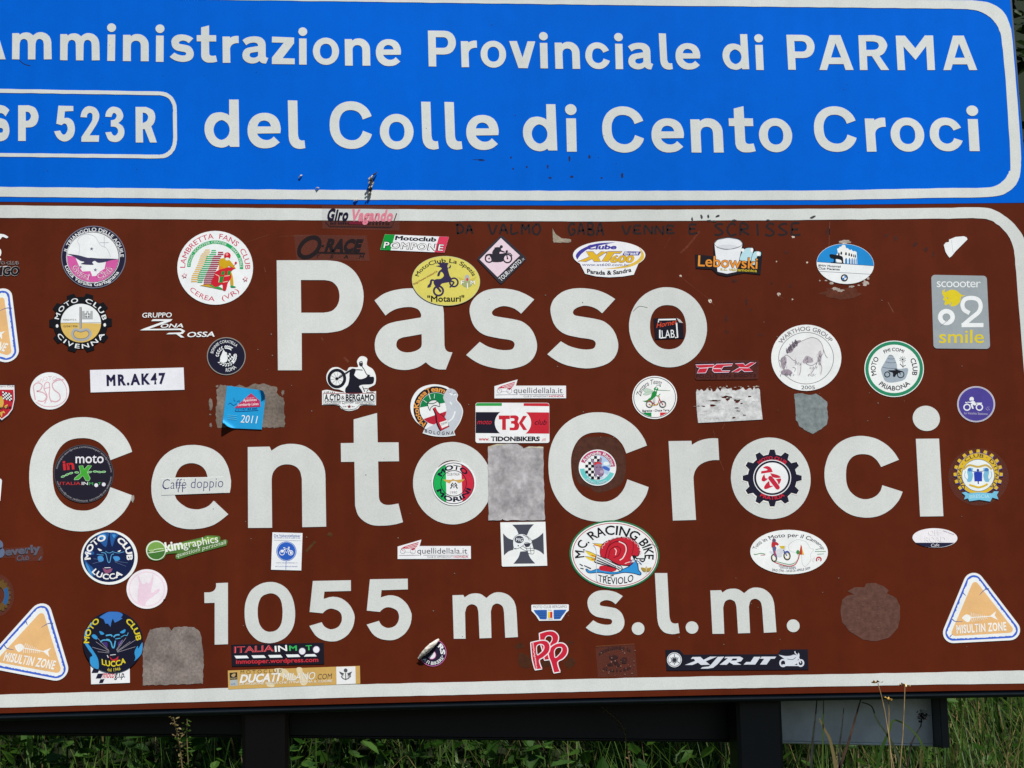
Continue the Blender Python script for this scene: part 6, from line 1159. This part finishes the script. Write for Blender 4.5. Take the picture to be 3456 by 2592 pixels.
a = Art('sticker_remnant', 'grey square glue residue beside the lower panther sticker', 'sticker remnant', C2, (1330, 880), base=.0003)
random.seed(9)
a.back(rough_edge([(1060, 570), (1190, 545), (1282, 545), (1308, 578), (1338, 540), (1540, 535), (1620, 570), (1660, 660), (1685, 900), (1675, 1200), (970, 1222), (978, 1000), (975, 800), (1010, 690)], 26, 6), (132, 122, 118), 'residue', part='residue'); a.done()

a = Art('clear_sticker', 'clear sticker with pale grey blue lettering near the left edge', 'sticker', E2, (170, 640))
a.back([(-40, 600), (318, 582), (326, 640), (316, 690), (120, 702), (110, 668), (-40, 676)], 'clear', part='film'); BV = (92, 92, 108)
a.text('B', (-58, 664), (38, 660), 118, (96, 110, 140), .06); a.text('everly', (40, 652), (306, 624), 54, BV, .045); a.text('Club', (124, 692), (216, 686), 38, BV, .012, .2); a.line('lettering', [(290, 690), (310, 660)], 10, BV); a.done()

a = Art('clear_sticker', 'clear round sticker with blue and ochre gear ring, cut by the left edge', 'sticker', E2, (20, 950))
a.disc('film', -30, 950, 136, 'clear', 160, wall=True)
for k in range(8): t = R(30 + k * 17); x, y = -30 + 102 * math.sin(t), 950 - 122 * math.cos(t); a.poly('tooth', [(x - 9, y - 14), (x + 10, y - 10), (x + 10, y + 12), (x - 9, y + 14)], (98, 74, 36))
a.sector('gear_ring', -30, 950, 62, 98, 20, 165, (104, 78, 40), 1.2); a.sector('blue_band', -30, 950, 66, 96, 58, 130, (44, 92, 146), 1.2); a.sm('gear_ring', [(-20, 830), (10, 850), (18, 890), (-10, 880)], (104, 78, 40)); a.done()

a = Art('label_sticker', 'white sticker sliver at the left edge, left of the big first C', 'sticker', E2, (4, 165))
a.back([(-90, 78), (8, 80), (15, 95), (2, 245), (-90, 250)], (224, 228, 234)); a.done()

a = Art('round_sticker', 'black round sticker with a green cross letter inside the big first C', 'sticker', GC, (783, 845))
a.disc('backing', 783, 845, 390, (34, 32, 46), 380, wall=True); a.ring('rim', 783, 845, 384, 5, (96, 92, 96), .975)
for a0 in (-79, 4, 96, 172): a.arc('inmotoper.wordpress.com', 783, 848, 348, a0, a0 + 82 if a0 != 96 else a0 + 72, 27, (172, 170, 176), .98, -.006)
a.text('in', (516, 796), (662, 782), 118, (206, 46, 52), .03); a.text('moto', (676, 706), (1042, 704), 124, (226, 226, 240), .012)
XG = [(722, 742), (770, 742), (790, 790), (838, 738), (886, 738), (826, 822), (864, 906), (850, 936), (812, 934), (772, 866), (716, 918), (656, 922), (664, 906), (744, 838)]
a.line('cross', XG, 10, (190, 226, 190), False, True); a.poly('cross', XG, (72, 172, 58))
for x, y, r_ in ((514, 880, -20), (566, 856, -24), (616, 838, -14), (692, 828, 4), (860, 824, -12), (930, 816, 0), (986, 822, 6), (1042, 820, -6)): a.disc('chain', x, y, 30, (180, 226, 180), 13, r_, n=20); a.disc('chain', x, y, 22, (60, 160, 60), 7, r_, n=16)
a.text('ITALIA', (472, 990), (742, 990), 38, (196, 56, 60), .008); a.text('IN', (756, 990), (838, 990), 38, (230, 230, 236), .01); a.text('M', (852, 992), (904, 992), 36, (70, 180, 90), .008); a.text('T', (966, 988), (1012, 988), 30, (70, 180, 90), .008)
for x, y in ((945, 994), (1043, 984)): a.disc('disc', x, y, 25, (222, 222, 234))
a.done()

a = Art('label_sticker', 'narrow paper label with blue handwriting across the first letter e', 'sticker', GE, (900, 850), base=.0006)
a.back([(322, 738), (1388, 700), (1400, 972), (326, 1014)], (214, 219, 218), 'film', part='paper')
a.text('Caffè doppio', (340, 912), (1372, 880), 168, (64, 58, 112), -.012, .1, part='handwriting'); a.line('handwriting', [(560, 842), (730, 850)], 9, (64, 58, 112))
for x in (612, 684): a.line('handwriting', [(x, 880), (x, 962)], 14, (64, 58, 112))
a.line('handwriting', [(350, 840), (360, 880), (400, 910)], 16, (64, 58, 112)); a.done()

a = Art('long_sticker', 'long black sticker with white slanted capitals, round emblem and a white motorbike', 'sticker', D4, (1400, 740))
a.back([(735, 645), (865, 645), (905, 690), (1785, 685), (1810, 642), (2062, 640), (2070, 830), (745, 838)], (28, 28, 42)); XW = (206, 212, 224)
a.disc('emblem', 818, 738, 69, (222, 226, 232), 69); a.disc('emblem', 818, 738, 63, (40, 40, 52), 63); a.disc('emblem', 818, 738, 58, (222, 226, 232), 58)
for k in range(3):
    t = R(k * 120); c_, s_ = math.cos(t), math.sin(t); rt = lambda x, y: (818 + x * c_ - y * s_, 740 + x * s_ + y * c_)
    for q in ([rt(0, 44), rt(0, -54)], [rt(-10, 30), rt(-10, -28)], [rt(10, 30), rt(10, -28)]): a.line('emblem_fork', q, 6, (44, 44, 56))
a.poly('lettering', [(985, 712), (1060, 710), (1090, 738), (1150, 708), (1216, 708), (1110, 752), (1150, 784), (1066, 786), (1038, 764), (985, 786), (916, 786), (1012, 748), (1000, 728), (972, 730)], XW)
a.poly('lettering', [(1222, 710), (1282, 708), (1222, 778), (1180, 812), (1130, 820), (1062, 820), (1080, 806), (1138, 800), (1162, 780)], XW)
a.poly('lettering', [(1292, 710), (1430, 708), (1460, 724), (1440, 752), (1398, 762), (1442, 784), (1370, 784), (1330, 760), (1306, 784), (1240, 784), (1318, 722), (1284, 724)], XW, holes=[[(1362, 726), (1404, 726), (1396, 744), (1346, 746)]])
a.poly('lettering', [(1488, 758), (1532, 758), (1510, 782), (1464, 782)], XW); a.poly('lettering', [(1560, 710), (1622, 710), (1572, 782), (1512, 782)], XW); a.poly('lettering', [(1632, 708), (1768, 708), (1752, 728), (1716, 728), (1678, 782), (1616, 782), (1656, 728), (1616, 728)], XW)
for x, r in ((1832, 28), (1996, 26)): a.ring('motorbike', x, 768, r, 15, XW, 1.1)
a.sm('motorbike', [(1788, 690, 1), (1850, 702), (1900, 700), (1930, 690), (1962, 694), (1976, 672), (1985, 700), (1972, 730), (1950, 780), (1860, 784), (1850, 740), (1830, 720)], XW); a.line('motorbike', [(1962, 690), (1946, 676), (1942, 658)], 10, XW); a.line('motorbike', [(1975, 715), (1996, 768)], 12, XW); a.poly('motorbike', [(1826, 780), (2000, 788), (2000, 796), (1826, 796)], XW); a.line('motorbike_line', [(1870, 730), (1920, 735), (1950, 715)], 5, (60, 60, 72)); a.done()

a = Art('clear_sticker', 'faint clear square sticker with worn dark print below the full stop', 'sticker', E4, (1220, 660))
a.back([(825, 395), (1556, 345), (1612, 955), (872, 972)], 'clear', part='film'); FK = (62, 36, 36)
a.worn((890, 560), (1520, 515), 62, FK, -95, 'stain'); a.worn((975, 815), (1495, 800), 56, FK, 60, 'stain')
random.seed(8)
for k in range(16): a.poly('worn_picture', blob(random.uniform(1060, 1420), random.uniform(570, 740), random.uniform(14, 50), random.uniform(8, 30)), FK, 'stain')
for k in range(26): a.poly('fleck', blob(random.uniform(880, 1580), random.uniform(420, 940), random.uniform(4, 12), n=8), (150, 120, 110), 'stain')
a.line('film_edge', [(828, 394), (1554, 347)], 5, (140, 84, 50)); a.done()

bpy.data.objects.remove(_to); bpy.data.curves.remove(_tc)

# ---------------------------------------------------------------- insect case and bits stuck to the boards
def lump(name, pts, rads, col, parent, org, kind='organic', seed=1, jit=.25):
    random.seed(seed); V, Fc = [], []; K = 9
    P = [plane(*p[:2]) + (p[2],) for p in pts]
    for i, (x, z, y) in enumerate(P):
        a_, b_ = P[max(0, i - 1)], P[min(len(P) - 1, i + 1)]; dx, dz = b_[0] - a_[0], b_[1] - a_[1]; l = math.hypot(dx, dz) or 1; nx_, nz = -dz / l, dx / l
        for k in range(K):
            t = 2 * math.pi * k / K; r = rads[i] * MM * (1 + random.uniform(-jit, jit)); V.append((x + nx_ * r * math.cos(t) - org[0], y - r * math.sin(t) - org[1], z + nz * r * math.cos(t) - org[2]))
    for i in range(len(P) - 1):
        for k in range(K): q = (k + 1) % K; Fc.append((i * K + k, i * K + q, (i + 1) * K + q, (i + 1) * K + k))
    Fc += [tuple(range(K)), tuple(range((len(P) - 1) * K, len(P) * K))]
    me = bpy.data.meshes.new(name); me.from_pydata(V, [], Fc); me.materials.append(mat(col, kind)); o = bpy.data.objects.new(name, me); COL.objects.link(o)
    if parent: o.parent = parent
    return o
ec = lambda x, y: (E6[0] + x * E6[2], E6[1] + y * E6[2])
og = org_of(*ec(1660, 400))
ins = thing('insect_case', 'dark bagworm case hanging on the blue sign above its lower white border', 'insect case', og)
lump('case', [(*ec(1740, 180), -.003), (*ec(1690, 250), -.004), (*ec(1660, 340), -.005), (*ec(1670, 430), -.005), (*ec(1662, 500), -.0045), (*ec(1650, 548), -.003)], [2, 4.5, 6, 6, 5.5, 4], (58, 58, 66), ins, og)
lump('tail_stalk', [(*ec(1800, 130), -.002), (*ec(1765, 170), -.003), (*ec(1735, 200), -.004)], [1.2, 2.4, 3], (40, 38, 44), ins, og)
for k, (x, y, r) in enumerate(((1640, 300, 4), (1690, 260, 4), (1635, 380, 3), (1715, 400, 4), (1640, 480, 3), (1690, 460, 3))): lump('twig_flake', [(*ec(x - 14, y + 20), -.0085), (*ec(x + 14, y - 22), -.009)], [r * .8, r * .5], (196, 190, 176), ins, og, seed=k)
lump('head', [(*ec(1645, 552), -.003), (*ec(1648, 590), -.003), (*ec(1648, 622), -.002)], [4, 6, 4], (190, 184, 166), ins, og, jit=.1)
for k, (x, y, x2, y2, r, lb) in enumerate(((175, 250, 245, 190, 4.5, 'small pale husk on the blue sign, leftmost of the three husks'), (520, 472, 600, 462, 4, 'small flat husk lying on the upper edge of the white border'), (1310, 735, 1405, 700, 5, 'small grey husk on the lower edge of the white border'))):
    oo = org_of(*ec((x + x2) / 2, (y + y2) / 2)); o = lump('seed_husk', [(*ec(x, y), -.001), (*ec((x + x2) / 2, (y + y2) / 2 - 4), -.0022), (*ec(x2, y2), -.001)], [r * .3, r * .6, r * .3], (190, 180, 164), None, (oo[0], -.001, oo[2]), seed=k + 5)
    o.location = (oo[0], -.001, oo[2]); tag(o, lb, 'seed husk', 'husks stuck on the blue sign')

# ---------------------------------------------------------------- posts and the boards behind
def box(name, x0, x1, y0, y1, z0, z1, col, parent, org, kind='metal', bev=.004):
    v = []
    for z in (z0, z1):
        for x, y in ((x0 + bev, y0), (x1 - bev, y0), (x1, y0 + bev), (x1, y1 - bev), (x1 - bev, y1), (x0 + bev, y1), (x0, y1 - bev), (x0, y0 + bev)): v.append((x - org[0], y - org[1], z - org[2]))
    f = [(i, (i + 1) % 8, 8 + (i + 1) % 8, 8 + i) for i in range(8)] + [tuple(range(7, -1, -1)), tuple(range(8, 16))]
    me = bpy.data.meshes.new(name); me.from_pydata(v, [], f); me.materials.append(mat(col, kind)); o = bpy.data.objects.new(name, me); COL.objects.link(o)
    if parent: o.parent = parent
    return o
ZTOP = plane(1700, -60)[1]
for lab, xa, xb, col in (('dark brown sign post under the left half of the brown sign', 819, 975, (40, 22, 18)), ('dark grey sign post under the right half of the brown sign', 2481, 2633, (24, 25, 29))):
    x0, x1 = plane(xa, 2480, .06)[0], plane(xb, 2480, .06)[0]; gz = ground_z(x0, .06) - .3; og = ((x0 + x1) / 2, .06, gz)
    p = thing('sign_post', lab, 'post', og, 'posts carrying the signs'); box('post', x0, x1, .045, .1, gz, ZTOP, col, p, og)
    for zz in (ZC - .30, ZC + .05, ZC + .38): box('clamp', x0 - .012, x1 + .012, .0288, .0448, zz, zz + .035, (88, 90, 94), p, og, bev=.001)
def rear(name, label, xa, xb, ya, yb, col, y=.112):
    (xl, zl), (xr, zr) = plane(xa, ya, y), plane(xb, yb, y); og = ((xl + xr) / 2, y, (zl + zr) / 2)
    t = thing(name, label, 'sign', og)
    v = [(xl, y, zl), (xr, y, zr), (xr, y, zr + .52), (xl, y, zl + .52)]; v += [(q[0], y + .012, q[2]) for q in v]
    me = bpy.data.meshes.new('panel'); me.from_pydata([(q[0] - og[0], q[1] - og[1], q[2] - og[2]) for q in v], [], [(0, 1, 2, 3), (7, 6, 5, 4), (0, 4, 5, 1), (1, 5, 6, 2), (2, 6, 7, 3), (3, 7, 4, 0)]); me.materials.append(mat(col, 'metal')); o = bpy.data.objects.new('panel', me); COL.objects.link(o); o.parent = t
    rolled_edge('rolled_edge', [(xl, zl - .0018), (xr, zr - .0018)], .0019, y + .004, (og[0], 0, og[2]), t, tuple(min(255, c + 26) for c in col))
    for ch in t.children:
        if ch.name.startswith('rolled'): ch.location.y = -og[1]
    return t, og, xr, zr
rear('rear_sign', 'back of another sign, its shade painted black, seen below the brown sign', -900, 2556, 2462, 2497, (11, 11, 13))  # one panel with the grey part; its shade is put into this black
t, og, xr, zr = rear('rear_sign', 'grey metal back of another sign seen between post and grass', 2560, 3150, 2498, 2510, (196, 206, 218))
box('edge_flange', xr + .0005, xr + .0105, .08, .126, zr - .004, zr + .51, (34, 38, 44), t, og, bev=.001)

# ---------------------------------------------------------------- vegetation
def leaf_mat(name, rgb, rgb2, trans=.45, sc=9):
    m = bpy.data.materials.new(name); m.use_nodes = True; nt = m.node_tree; b = nt.nodes['Principled BSDF']; L = nt.links.new
    g_ = nt.nodes.new('ShaderNodeNewGeometry'); n = nt.nodes.new('ShaderNodeTexNoise'); n.inputs['Scale'].default_value = sc; n.inputs['Detail'].default_value = 4; L(g_.outputs['Position'], n.inputs['Vector'])
    mx = nt.nodes.new('ShaderNodeMix'); mx.data_type = 'RGBA'; mx.inputs['A'].default_value = (*rgb, 1); mx.inputs['B'].default_value = (*rgb2, 1)
    r = nt.nodes.new('ShaderNodeMapRange'); r.inputs['From Min'].default_value = .38; r.inputs['From Max'].default_value = .62; L(n.outputs['Fac'], r.inputs['Value'])
    ad = nt.nodes.new('ShaderNodeMath'); ad.operation = 'ADD'; rn = nt.nodes.new('ShaderNodeMath'); rn.operation = 'MULTIPLY_ADD'; rn.inputs[1].default_value = .8; rn.inputs[2].default_value = -.4
    L(g_.outputs['Random Per Island'], rn.inputs[0]); L(r.outputs[0], ad.inputs[0]); L(rn.outputs[0], ad.inputs[1]); ad.use_clamp = True; L(ad.outputs[0], mx.inputs['Factor'])
    L(mx.outputs['Result'], b.inputs['Base Color']); b.inputs['Roughness'].default_value = .5; b.inputs['Specular IOR Level'].default_value = .3
    tr = nt.nodes.new('ShaderNodeBsdfTranslucent'); L(mx.outputs['Result'], tr.inputs['Color']); ms = nt.nodes.new('ShaderNodeMixShader'); ms.inputs[0].default_value = trans
    L(b.outputs[0], ms.inputs[1]); L(tr.outputs[0], ms.inputs[2]); L(ms.outputs[0], nt.nodes['Material Output'].inputs[0]); return m
M_GRASS = leaf_mat('grass', (.028, .09, .010), (.10, .17, .03)); M_DRY = leaf_mat('dry_grass', (.17, .14, .055), (.28, .22, .10)); M_LEAF = leaf_mat('leaf', (.022, .07, .01), (.06, .14, .02)); M_HEDGE = leaf_mat('hedge_leaf', (.012, .03, .008), (.035, .06, .015), .25)

def blade(V, Fc, x, y, z, ln, w, az, lean, curve, seg=4):
    n = len(V); cx, cy = math.cos(az), math.sin(az)
    for k in range(seg + 1):
        t = k / seg; out = lean * ln * t + curve * ln * t * t; h = ln * t * (1 - .35 * curve * t); ww = w * (1 - t * .93) / 2
        V.append((x + cx * out - cy * ww, y + cy * out + cx * ww, z + h)); V.append((x + cx * out + cy * ww, y + cy * out - cx * ww, z + h))
    for k in range(seg): q = n + 2 * k; Fc.append((q, q + 1, q + 3, q + 2))
def obj(name, V, Fc, m, parent=None, loc=None):
    me = bpy.data.meshes.new(name); me.from_pydata(V if loc is None else [(p[0] - loc[0], p[1] - loc[1], p[2] - loc[2]) for p in V], [], Fc); me.materials.append(m)
    o = bpy.data.objects.new(name, me); COL.objects.link(o)
    if parent: o.parent = parent
    elif loc: o.location = loc
    return o
rng = random.Random(12)
Vg, Fg, Vd, Fd = [], [], [], []
for k in range(19000):
    x = rng.uniform(-1.9, 2.1); y = .32 + 2.4 * rng.random() ** 1.3; right = 1 / (1 + math.exp(-(x - .35) * 7))
    if rng.random() > .55 + .45 * right: continue
    dry = rng.random() < .07 + .12 * right; ln = rng.uniform(.14, .34) * (1 + .55 * right) * (1.15 if y < .9 else .9)
    blade(*( (Vd, Fd) if dry else (Vg, Fg)), x, y, ground_z(x, y) - .01, ln, rng.uniform(.0025, .0065), rng.uniform(0, 6.283), rng.uniform(-.1, .35), rng.uniform(0, .7))
tag(obj('grass', Vg, Fg, M_GRASS), 'green grass growing on the bank behind the signs', 'grass', kind='stuff'); tag(obj('dry_grass', Vd, Fd, M_DRY), 'dry yellow grass blades among the green grass', 'grass', kind='stuff')
def leaf(V, Fc, p, s, rng):
    d = Vector((rng.gauss(0, 1), rng.gauss(0, 1) - .25, rng.gauss(0, .5) + .1)).normalized(); u = d.cross(Vector((rng.gauss(0, .35), rng.gauss(0, .35), 1))).normalized(); nn = u.cross(d)
    n = len(V)
    for a_, b_, c_ in ((0, 0, 0), (.3, .32, .06), (.65, .3, .03), (1, 0, -.06), (.65, -.3, .03), (.3, -.32, .06), (.45, 0, -.05)): V.append(tuple(p[i] + s * (d[i] * a_ + u[i] * b_ + nn[i] * c_) for i in range(3)))
    for q in ((0, 6, 1), (1, 6, 2), (2, 6, 3), (3, 6, 4), (4, 6, 5), (5, 6, 0)): Fc.append(tuple(n + i for i in q))
V, Fc = [], []
for k in range(3000):
    x = rng.uniform(-1.9, 2.1); y = .35 + 2.2 * rng.random(); right = 1 / (1 + math.exp(-(x - .55) * 6))
    if rng.random() < right * .72: continue
    h = rng.uniform(.05, .26); cx, cy, cz = x, y, ground_z(x, y)
    for q in range(rng.randint(4, 9)): leaf(V, Fc, (cx + rng.gauss(0, .05), cy + rng.gauss(0, .05), cz + h * rng.uniform(.3, 1.15)), rng.uniform(.012, .045), rng)
tag(obj('ground_cover', V, Fc, M_LEAF), 'broad leaved weeds covering the bank behind the signs', 'weeds', kind='stuff')
V, Fc = [], []
for c in range(260):
    cx, cy = rng.uniform(-4.5, 6), rng.uniform(3.4, 5.2); cz = ground_z(cx, cy) + rng.uniform(0, 3.2); r = rng.uniform(.25, .5)
    for q in range(70):
        v = Vector((rng.gauss(0, 1), rng.gauss(0, 1), rng.gauss(0, 1))).normalized() * r * rng.uniform(.6, 1); leaf(V, Fc, (cx + v.x, cy + v.y, cz + v.z), rng.uniform(.05, .1), rng)
tag(obj('hedge', V, Fc, M_HEDGE), 'dark mass of shrubs on the slope behind the signs', 'shrubs', kind='stuff')

# crown added out of view to shade weeds behind the signs' left half
tx, ty = -1.7, 2.6; tz = ground_z(tx, ty); tr_ = thing('added_shade_tree', 'added leafy crown and trunk, out of view, shading the weeds behind the signs', 'added_shade_tree', (tx, ty, tz))
def limb(pts, r0, r1, V, Fc, K=8):
    n0 = len(V)
    for i, p in enumerate(pts):
        r = r0 + (r1 - r0) * i / (len(pts) - 1)
        for k in range(K): t = 2 * math.pi * k / K; V.append((p[0] + r * math.cos(t), p[1] + r * math.sin(t), p[2] + .3 * r * math.sin(t)))
    for i in range(len(pts) - 1):
        for k in range(K): q = (k + 1) % K; Fc.append((n0 + i * K + k, n0 + i * K + q, n0 + (i + 1) * K + q, n0 + (i + 1) * K + k))
V, Fc = [], []; limb([(tx, ty, tz - .2), (tx + .05, ty - .1, tz + .8), (tx + .2, ty - .3, tz + 1.7), (tx + .3, ty - .5, tz + 2.6)], .13, .06, V, Fc)
tips = []
for k in range(9):
    b0 = Vector((tx + .18 + .01 * k, ty - .28 - .02 * k, tz + 1.5 + .12 * k)); e = Vector((rng.uniform(-2.0, 2.0), rng.uniform(-1.1, 1.1), 0)) + Vector((-.55, 1.1, tz + rng.uniform(1.7, 2.9))); md = (b0 + e) / 2 + Vector((0, 0, .2)); limb([tuple(b0), tuple(md), tuple(e)], .045, .012, V, Fc, 6); tips += [md, e]
obj('trunk', V, Fc, mat((70, 58, 46), 'organic'), tr_, (tx, ty, tz))
V, Fc = [], []
for c in range(96):
    b = rng.choice(tips) if c % 2 else Vector((rng.uniform(-2.9, .95), rng.uniform(.2, 2.4), tz + rng.uniform(1.5, 2.9))); r = rng.uniform(.16, .36)
    for q in range(55): v = Vector((rng.gauss(0, 1), rng.gauss(0, 1), rng.gauss(0, .7))) * r * .6; leaf(V, Fc, tuple(b + v), rng.uniform(.06, .11), rng)
obj('crown', V, Fc, M_LEAF, tr_, (tx, ty, tz))

# plants standing in front of the boards
def tube(pts, rad, V, Fc, K=6):
    n0 = len(V)
    for i, p in enumerate(pts):
        r = rad if not isinstance(rad, tuple) else rad[0] + (rad[1] - rad[0]) * i / (len(pts) - 1)
        for k in range(K): t = 2 * math.pi * k / K; V.append((p[0] + r * math.cos(t), p[1] + r * math.sin(t), p[2]))
    for i in range(len(pts) - 1):
        for k in range(K): q = (k + 1) % K; Fc.append((n0 + i * K + k, n0 + i * K + q, n0 + (i + 1) * K + q, n0 + (i + 1) * K + k))
P3D = lambda x, y, d: (plane(x, y, d)[0], d, plane(x, y, d)[1])
def to_ground(pts, d):
    x, y, z = pts[-1]; return pts + [(x + .004, d, .7), (x + .01, d, ground_z(x, d) - .02)]
def stalk(label, path, head, d, flower, grp):
    pts = to_ground([P3D(*q, d) for q in path], d); loc = pts[-1]; r = thing('dry_flower_stalk', label, 'dry flower', loc, grp)
    V, Fc = [], []; tube(pts, (.0005, .001), V, Fc); obj('stem', V, Fc, mat((150, 128, 92), 'organic'), r, loc)
    V, Fc = [], []
    for k, (hx, hy, rx) in enumerate(head):
        c = P3D(hx, hy, d); rr = random.Random(k + int(hx))
        for q in range(9):
            an = rr.uniform(0, 6.28); e = Vector((math.cos(an), math.sin(an) * .6, rr.uniform(-.1, .5))).normalized() * rx * MM * .85; s_ = e.cross(Vector((0, 0, 1))).normalized() * rx * MM * .32; n = len(V)
            V += [c, tuple(Vector(c) + e * .6 + s_), tuple(Vector(c) + e * 1.1 + Vector((0, 0, .001))), tuple(Vector(c) + e * .6 - s_)]; Fc.append((n, n + 1, n + 2, n + 3))
    obj('flower_head', V, Fc, mat(flower, 'organic'), r, loc)
stalk('dry flower stalk crossing the bottom border, left of the two tallest', [(2963, 2306), (2975, 2350), (2986, 2400), (3002, 2500), (3010, 2600), (3008, 2700)], [(2950, 2306, 16), (2970, 2303, 14)], -.06, (168, 140, 100), 'dry flower stalks at the lower right')
stalk('dry flower stalk with a pale head, right of the two tallest', [(3054, 2316), (3052, 2380), (3047, 2480), (3040, 2560), (3026, 2700)], [(3046, 2314, 15), (3062, 2318, 14)], -.05, (206, 186, 140), 'dry flower stalks at the lower right')
stalk('short dry flower stalk with a yellow head between the two taller ones', [(2998, 2362), (3000, 2400), (2999, 2500), (3018, 2600), (3020, 2700)], [(2996, 2360, 14), (3004, 2366, 12)], -.055, (196, 160, 84), 'dry flower stalks at the lower right')
# dark dead flower head
pts = to_ground([P3D(x, y, .02) for x, y in ((3112, 2415), (3108, 2450), (3090, 2480), (3076, 2508), (3060, 2600))], .02); loc = pts[-1]; r = thing('dead_flower', 'dark dead flower head in front of the grey rear sign', 'dry flower', loc)
V, Fc = [], []; tube(pts, (.0007, .0014), V, Fc); obj('stem', V, Fc, mat((52, 44, 36), 'organic'), r, loc)
V, Fc = [], []; c0 = P3D(3113, 2416, .02); rr = random.Random(3)
for k in range(60): v = Vector((rr.gauss(0, 1), rr.gauss(0, 1), rr.gauss(0, 1.1))).normalized() * .0062 * rr.uniform(.4, 1.1); leaf(V, Fc, tuple(Vector(c0) + v), .0045, rr)
obj('flower_head', V, Fc, mat((44, 34, 32), 'organic'), r, loc)
# grass ears in front of the shade-black rear sign
def ear(label, path, d, col, spread=9):
    pts = to_ground([P3D(*q, d) for q in path], d); loc = pts[-1]; r = thing('grass_ear', label, 'grass', loc, 'grass ears rising under the brown sign')
    V, Fc = [], []; tube(pts, (.0005, .0011), V, Fc); obj('stem', V, Fc, M_DRY, r, loc)
    V, Fc = [], []; rr = random.Random(int(path[0][0]))
    for i in range(44):
        t = i / 44; k = t * (len(path) - 1) * .8; j = int(k); f_ = k - j; q = [path[j][e] * (1 - f_) + path[j + 1][e] * f_ for e in (0, 1)]; p = Vector(P3D(*q, d)); leaf(V, Fc, tuple(p + Vector((rr.uniform(-1, 1), rr.uniform(-1, 1), 0)) * spread * MM), .0035 + .003 * rr.random(), rr)
    obj('seed_head', V, Fc, col, r, loc)
ear('pale grass ear rising from the weeds left of the brown post', [(585, 2420), (597, 2470), (607, 2520), (615, 2592), (618, 2700)], -.02, M_DRY)
ear('thin grass ear beside the pale ear, left of the brown post', [(632, 2430), (630, 2480), (633, 2540), (636, 2592), (640, 2700)], .0, M_GRASS, 12)
ear('drooping brown grass ear in front of the shade-black rear sign, right of the middle', [(2030, 2385), (2060, 2410), (2095, 2440), (2110, 2480), (2128, 2592), (2130, 2700)], .03, mat((86, 68, 50), 'organic'), 10)
# tall blades before the grey rear sign, shade put into the dark ones' colour
r = thing('grass_tuft', 'tall grass blades standing before the grey rear sign', 'grass', (plane(2850, 2592, .03)[0], .03, ground_z(.4, .03)))
loc = tuple(r.location)
for q, w, m in (([(2757, 2360), (2752, 2420), (2743, 2500), (2735, 2640)], 10, mat((40, 44, 40), 'organic')), ([(2780, 2350), (2778, 2450), (2776, 2592), (2776, 2700)], 8, M_GRASS), ([(2905, 2360), (2885, 2430), (2862, 2510), (2835, 2592), (2815, 2700)], 13, mat((64, 48, 40), 'organic')), ([(2908, 2370), (2942, 2385), (2960, 2430), (3010, 2505), (3050, 2600)], 9, mat((52, 62, 44), 'organic')), ([(3050, 2440), (3015, 2432), (3000, 2470), (2975, 2530), (2955, 2620)], 13, M_GRASS), ([(3020, 2428), (3060, 2450), (3100, 2490), (3130, 2560)], 8, M_GRASS), ([(2765, 2425), (2785, 2465), (2802, 2500), (2820, 2592), (2825, 2700)], 14, M_DRY), ([(2848, 2390), (2842, 2450), (2835, 2510), (2832, 2620)], 8, mat((48, 48, 46), 'organic'))):
    d = .012; v2, f2 = ribbon(smooth(q, False, 6), (w * .35, w)); obj('blade', [(plane(*p, d)[0], d, plane(*p, d)[1]) for p in v2] + [], f2, m, r, loc)
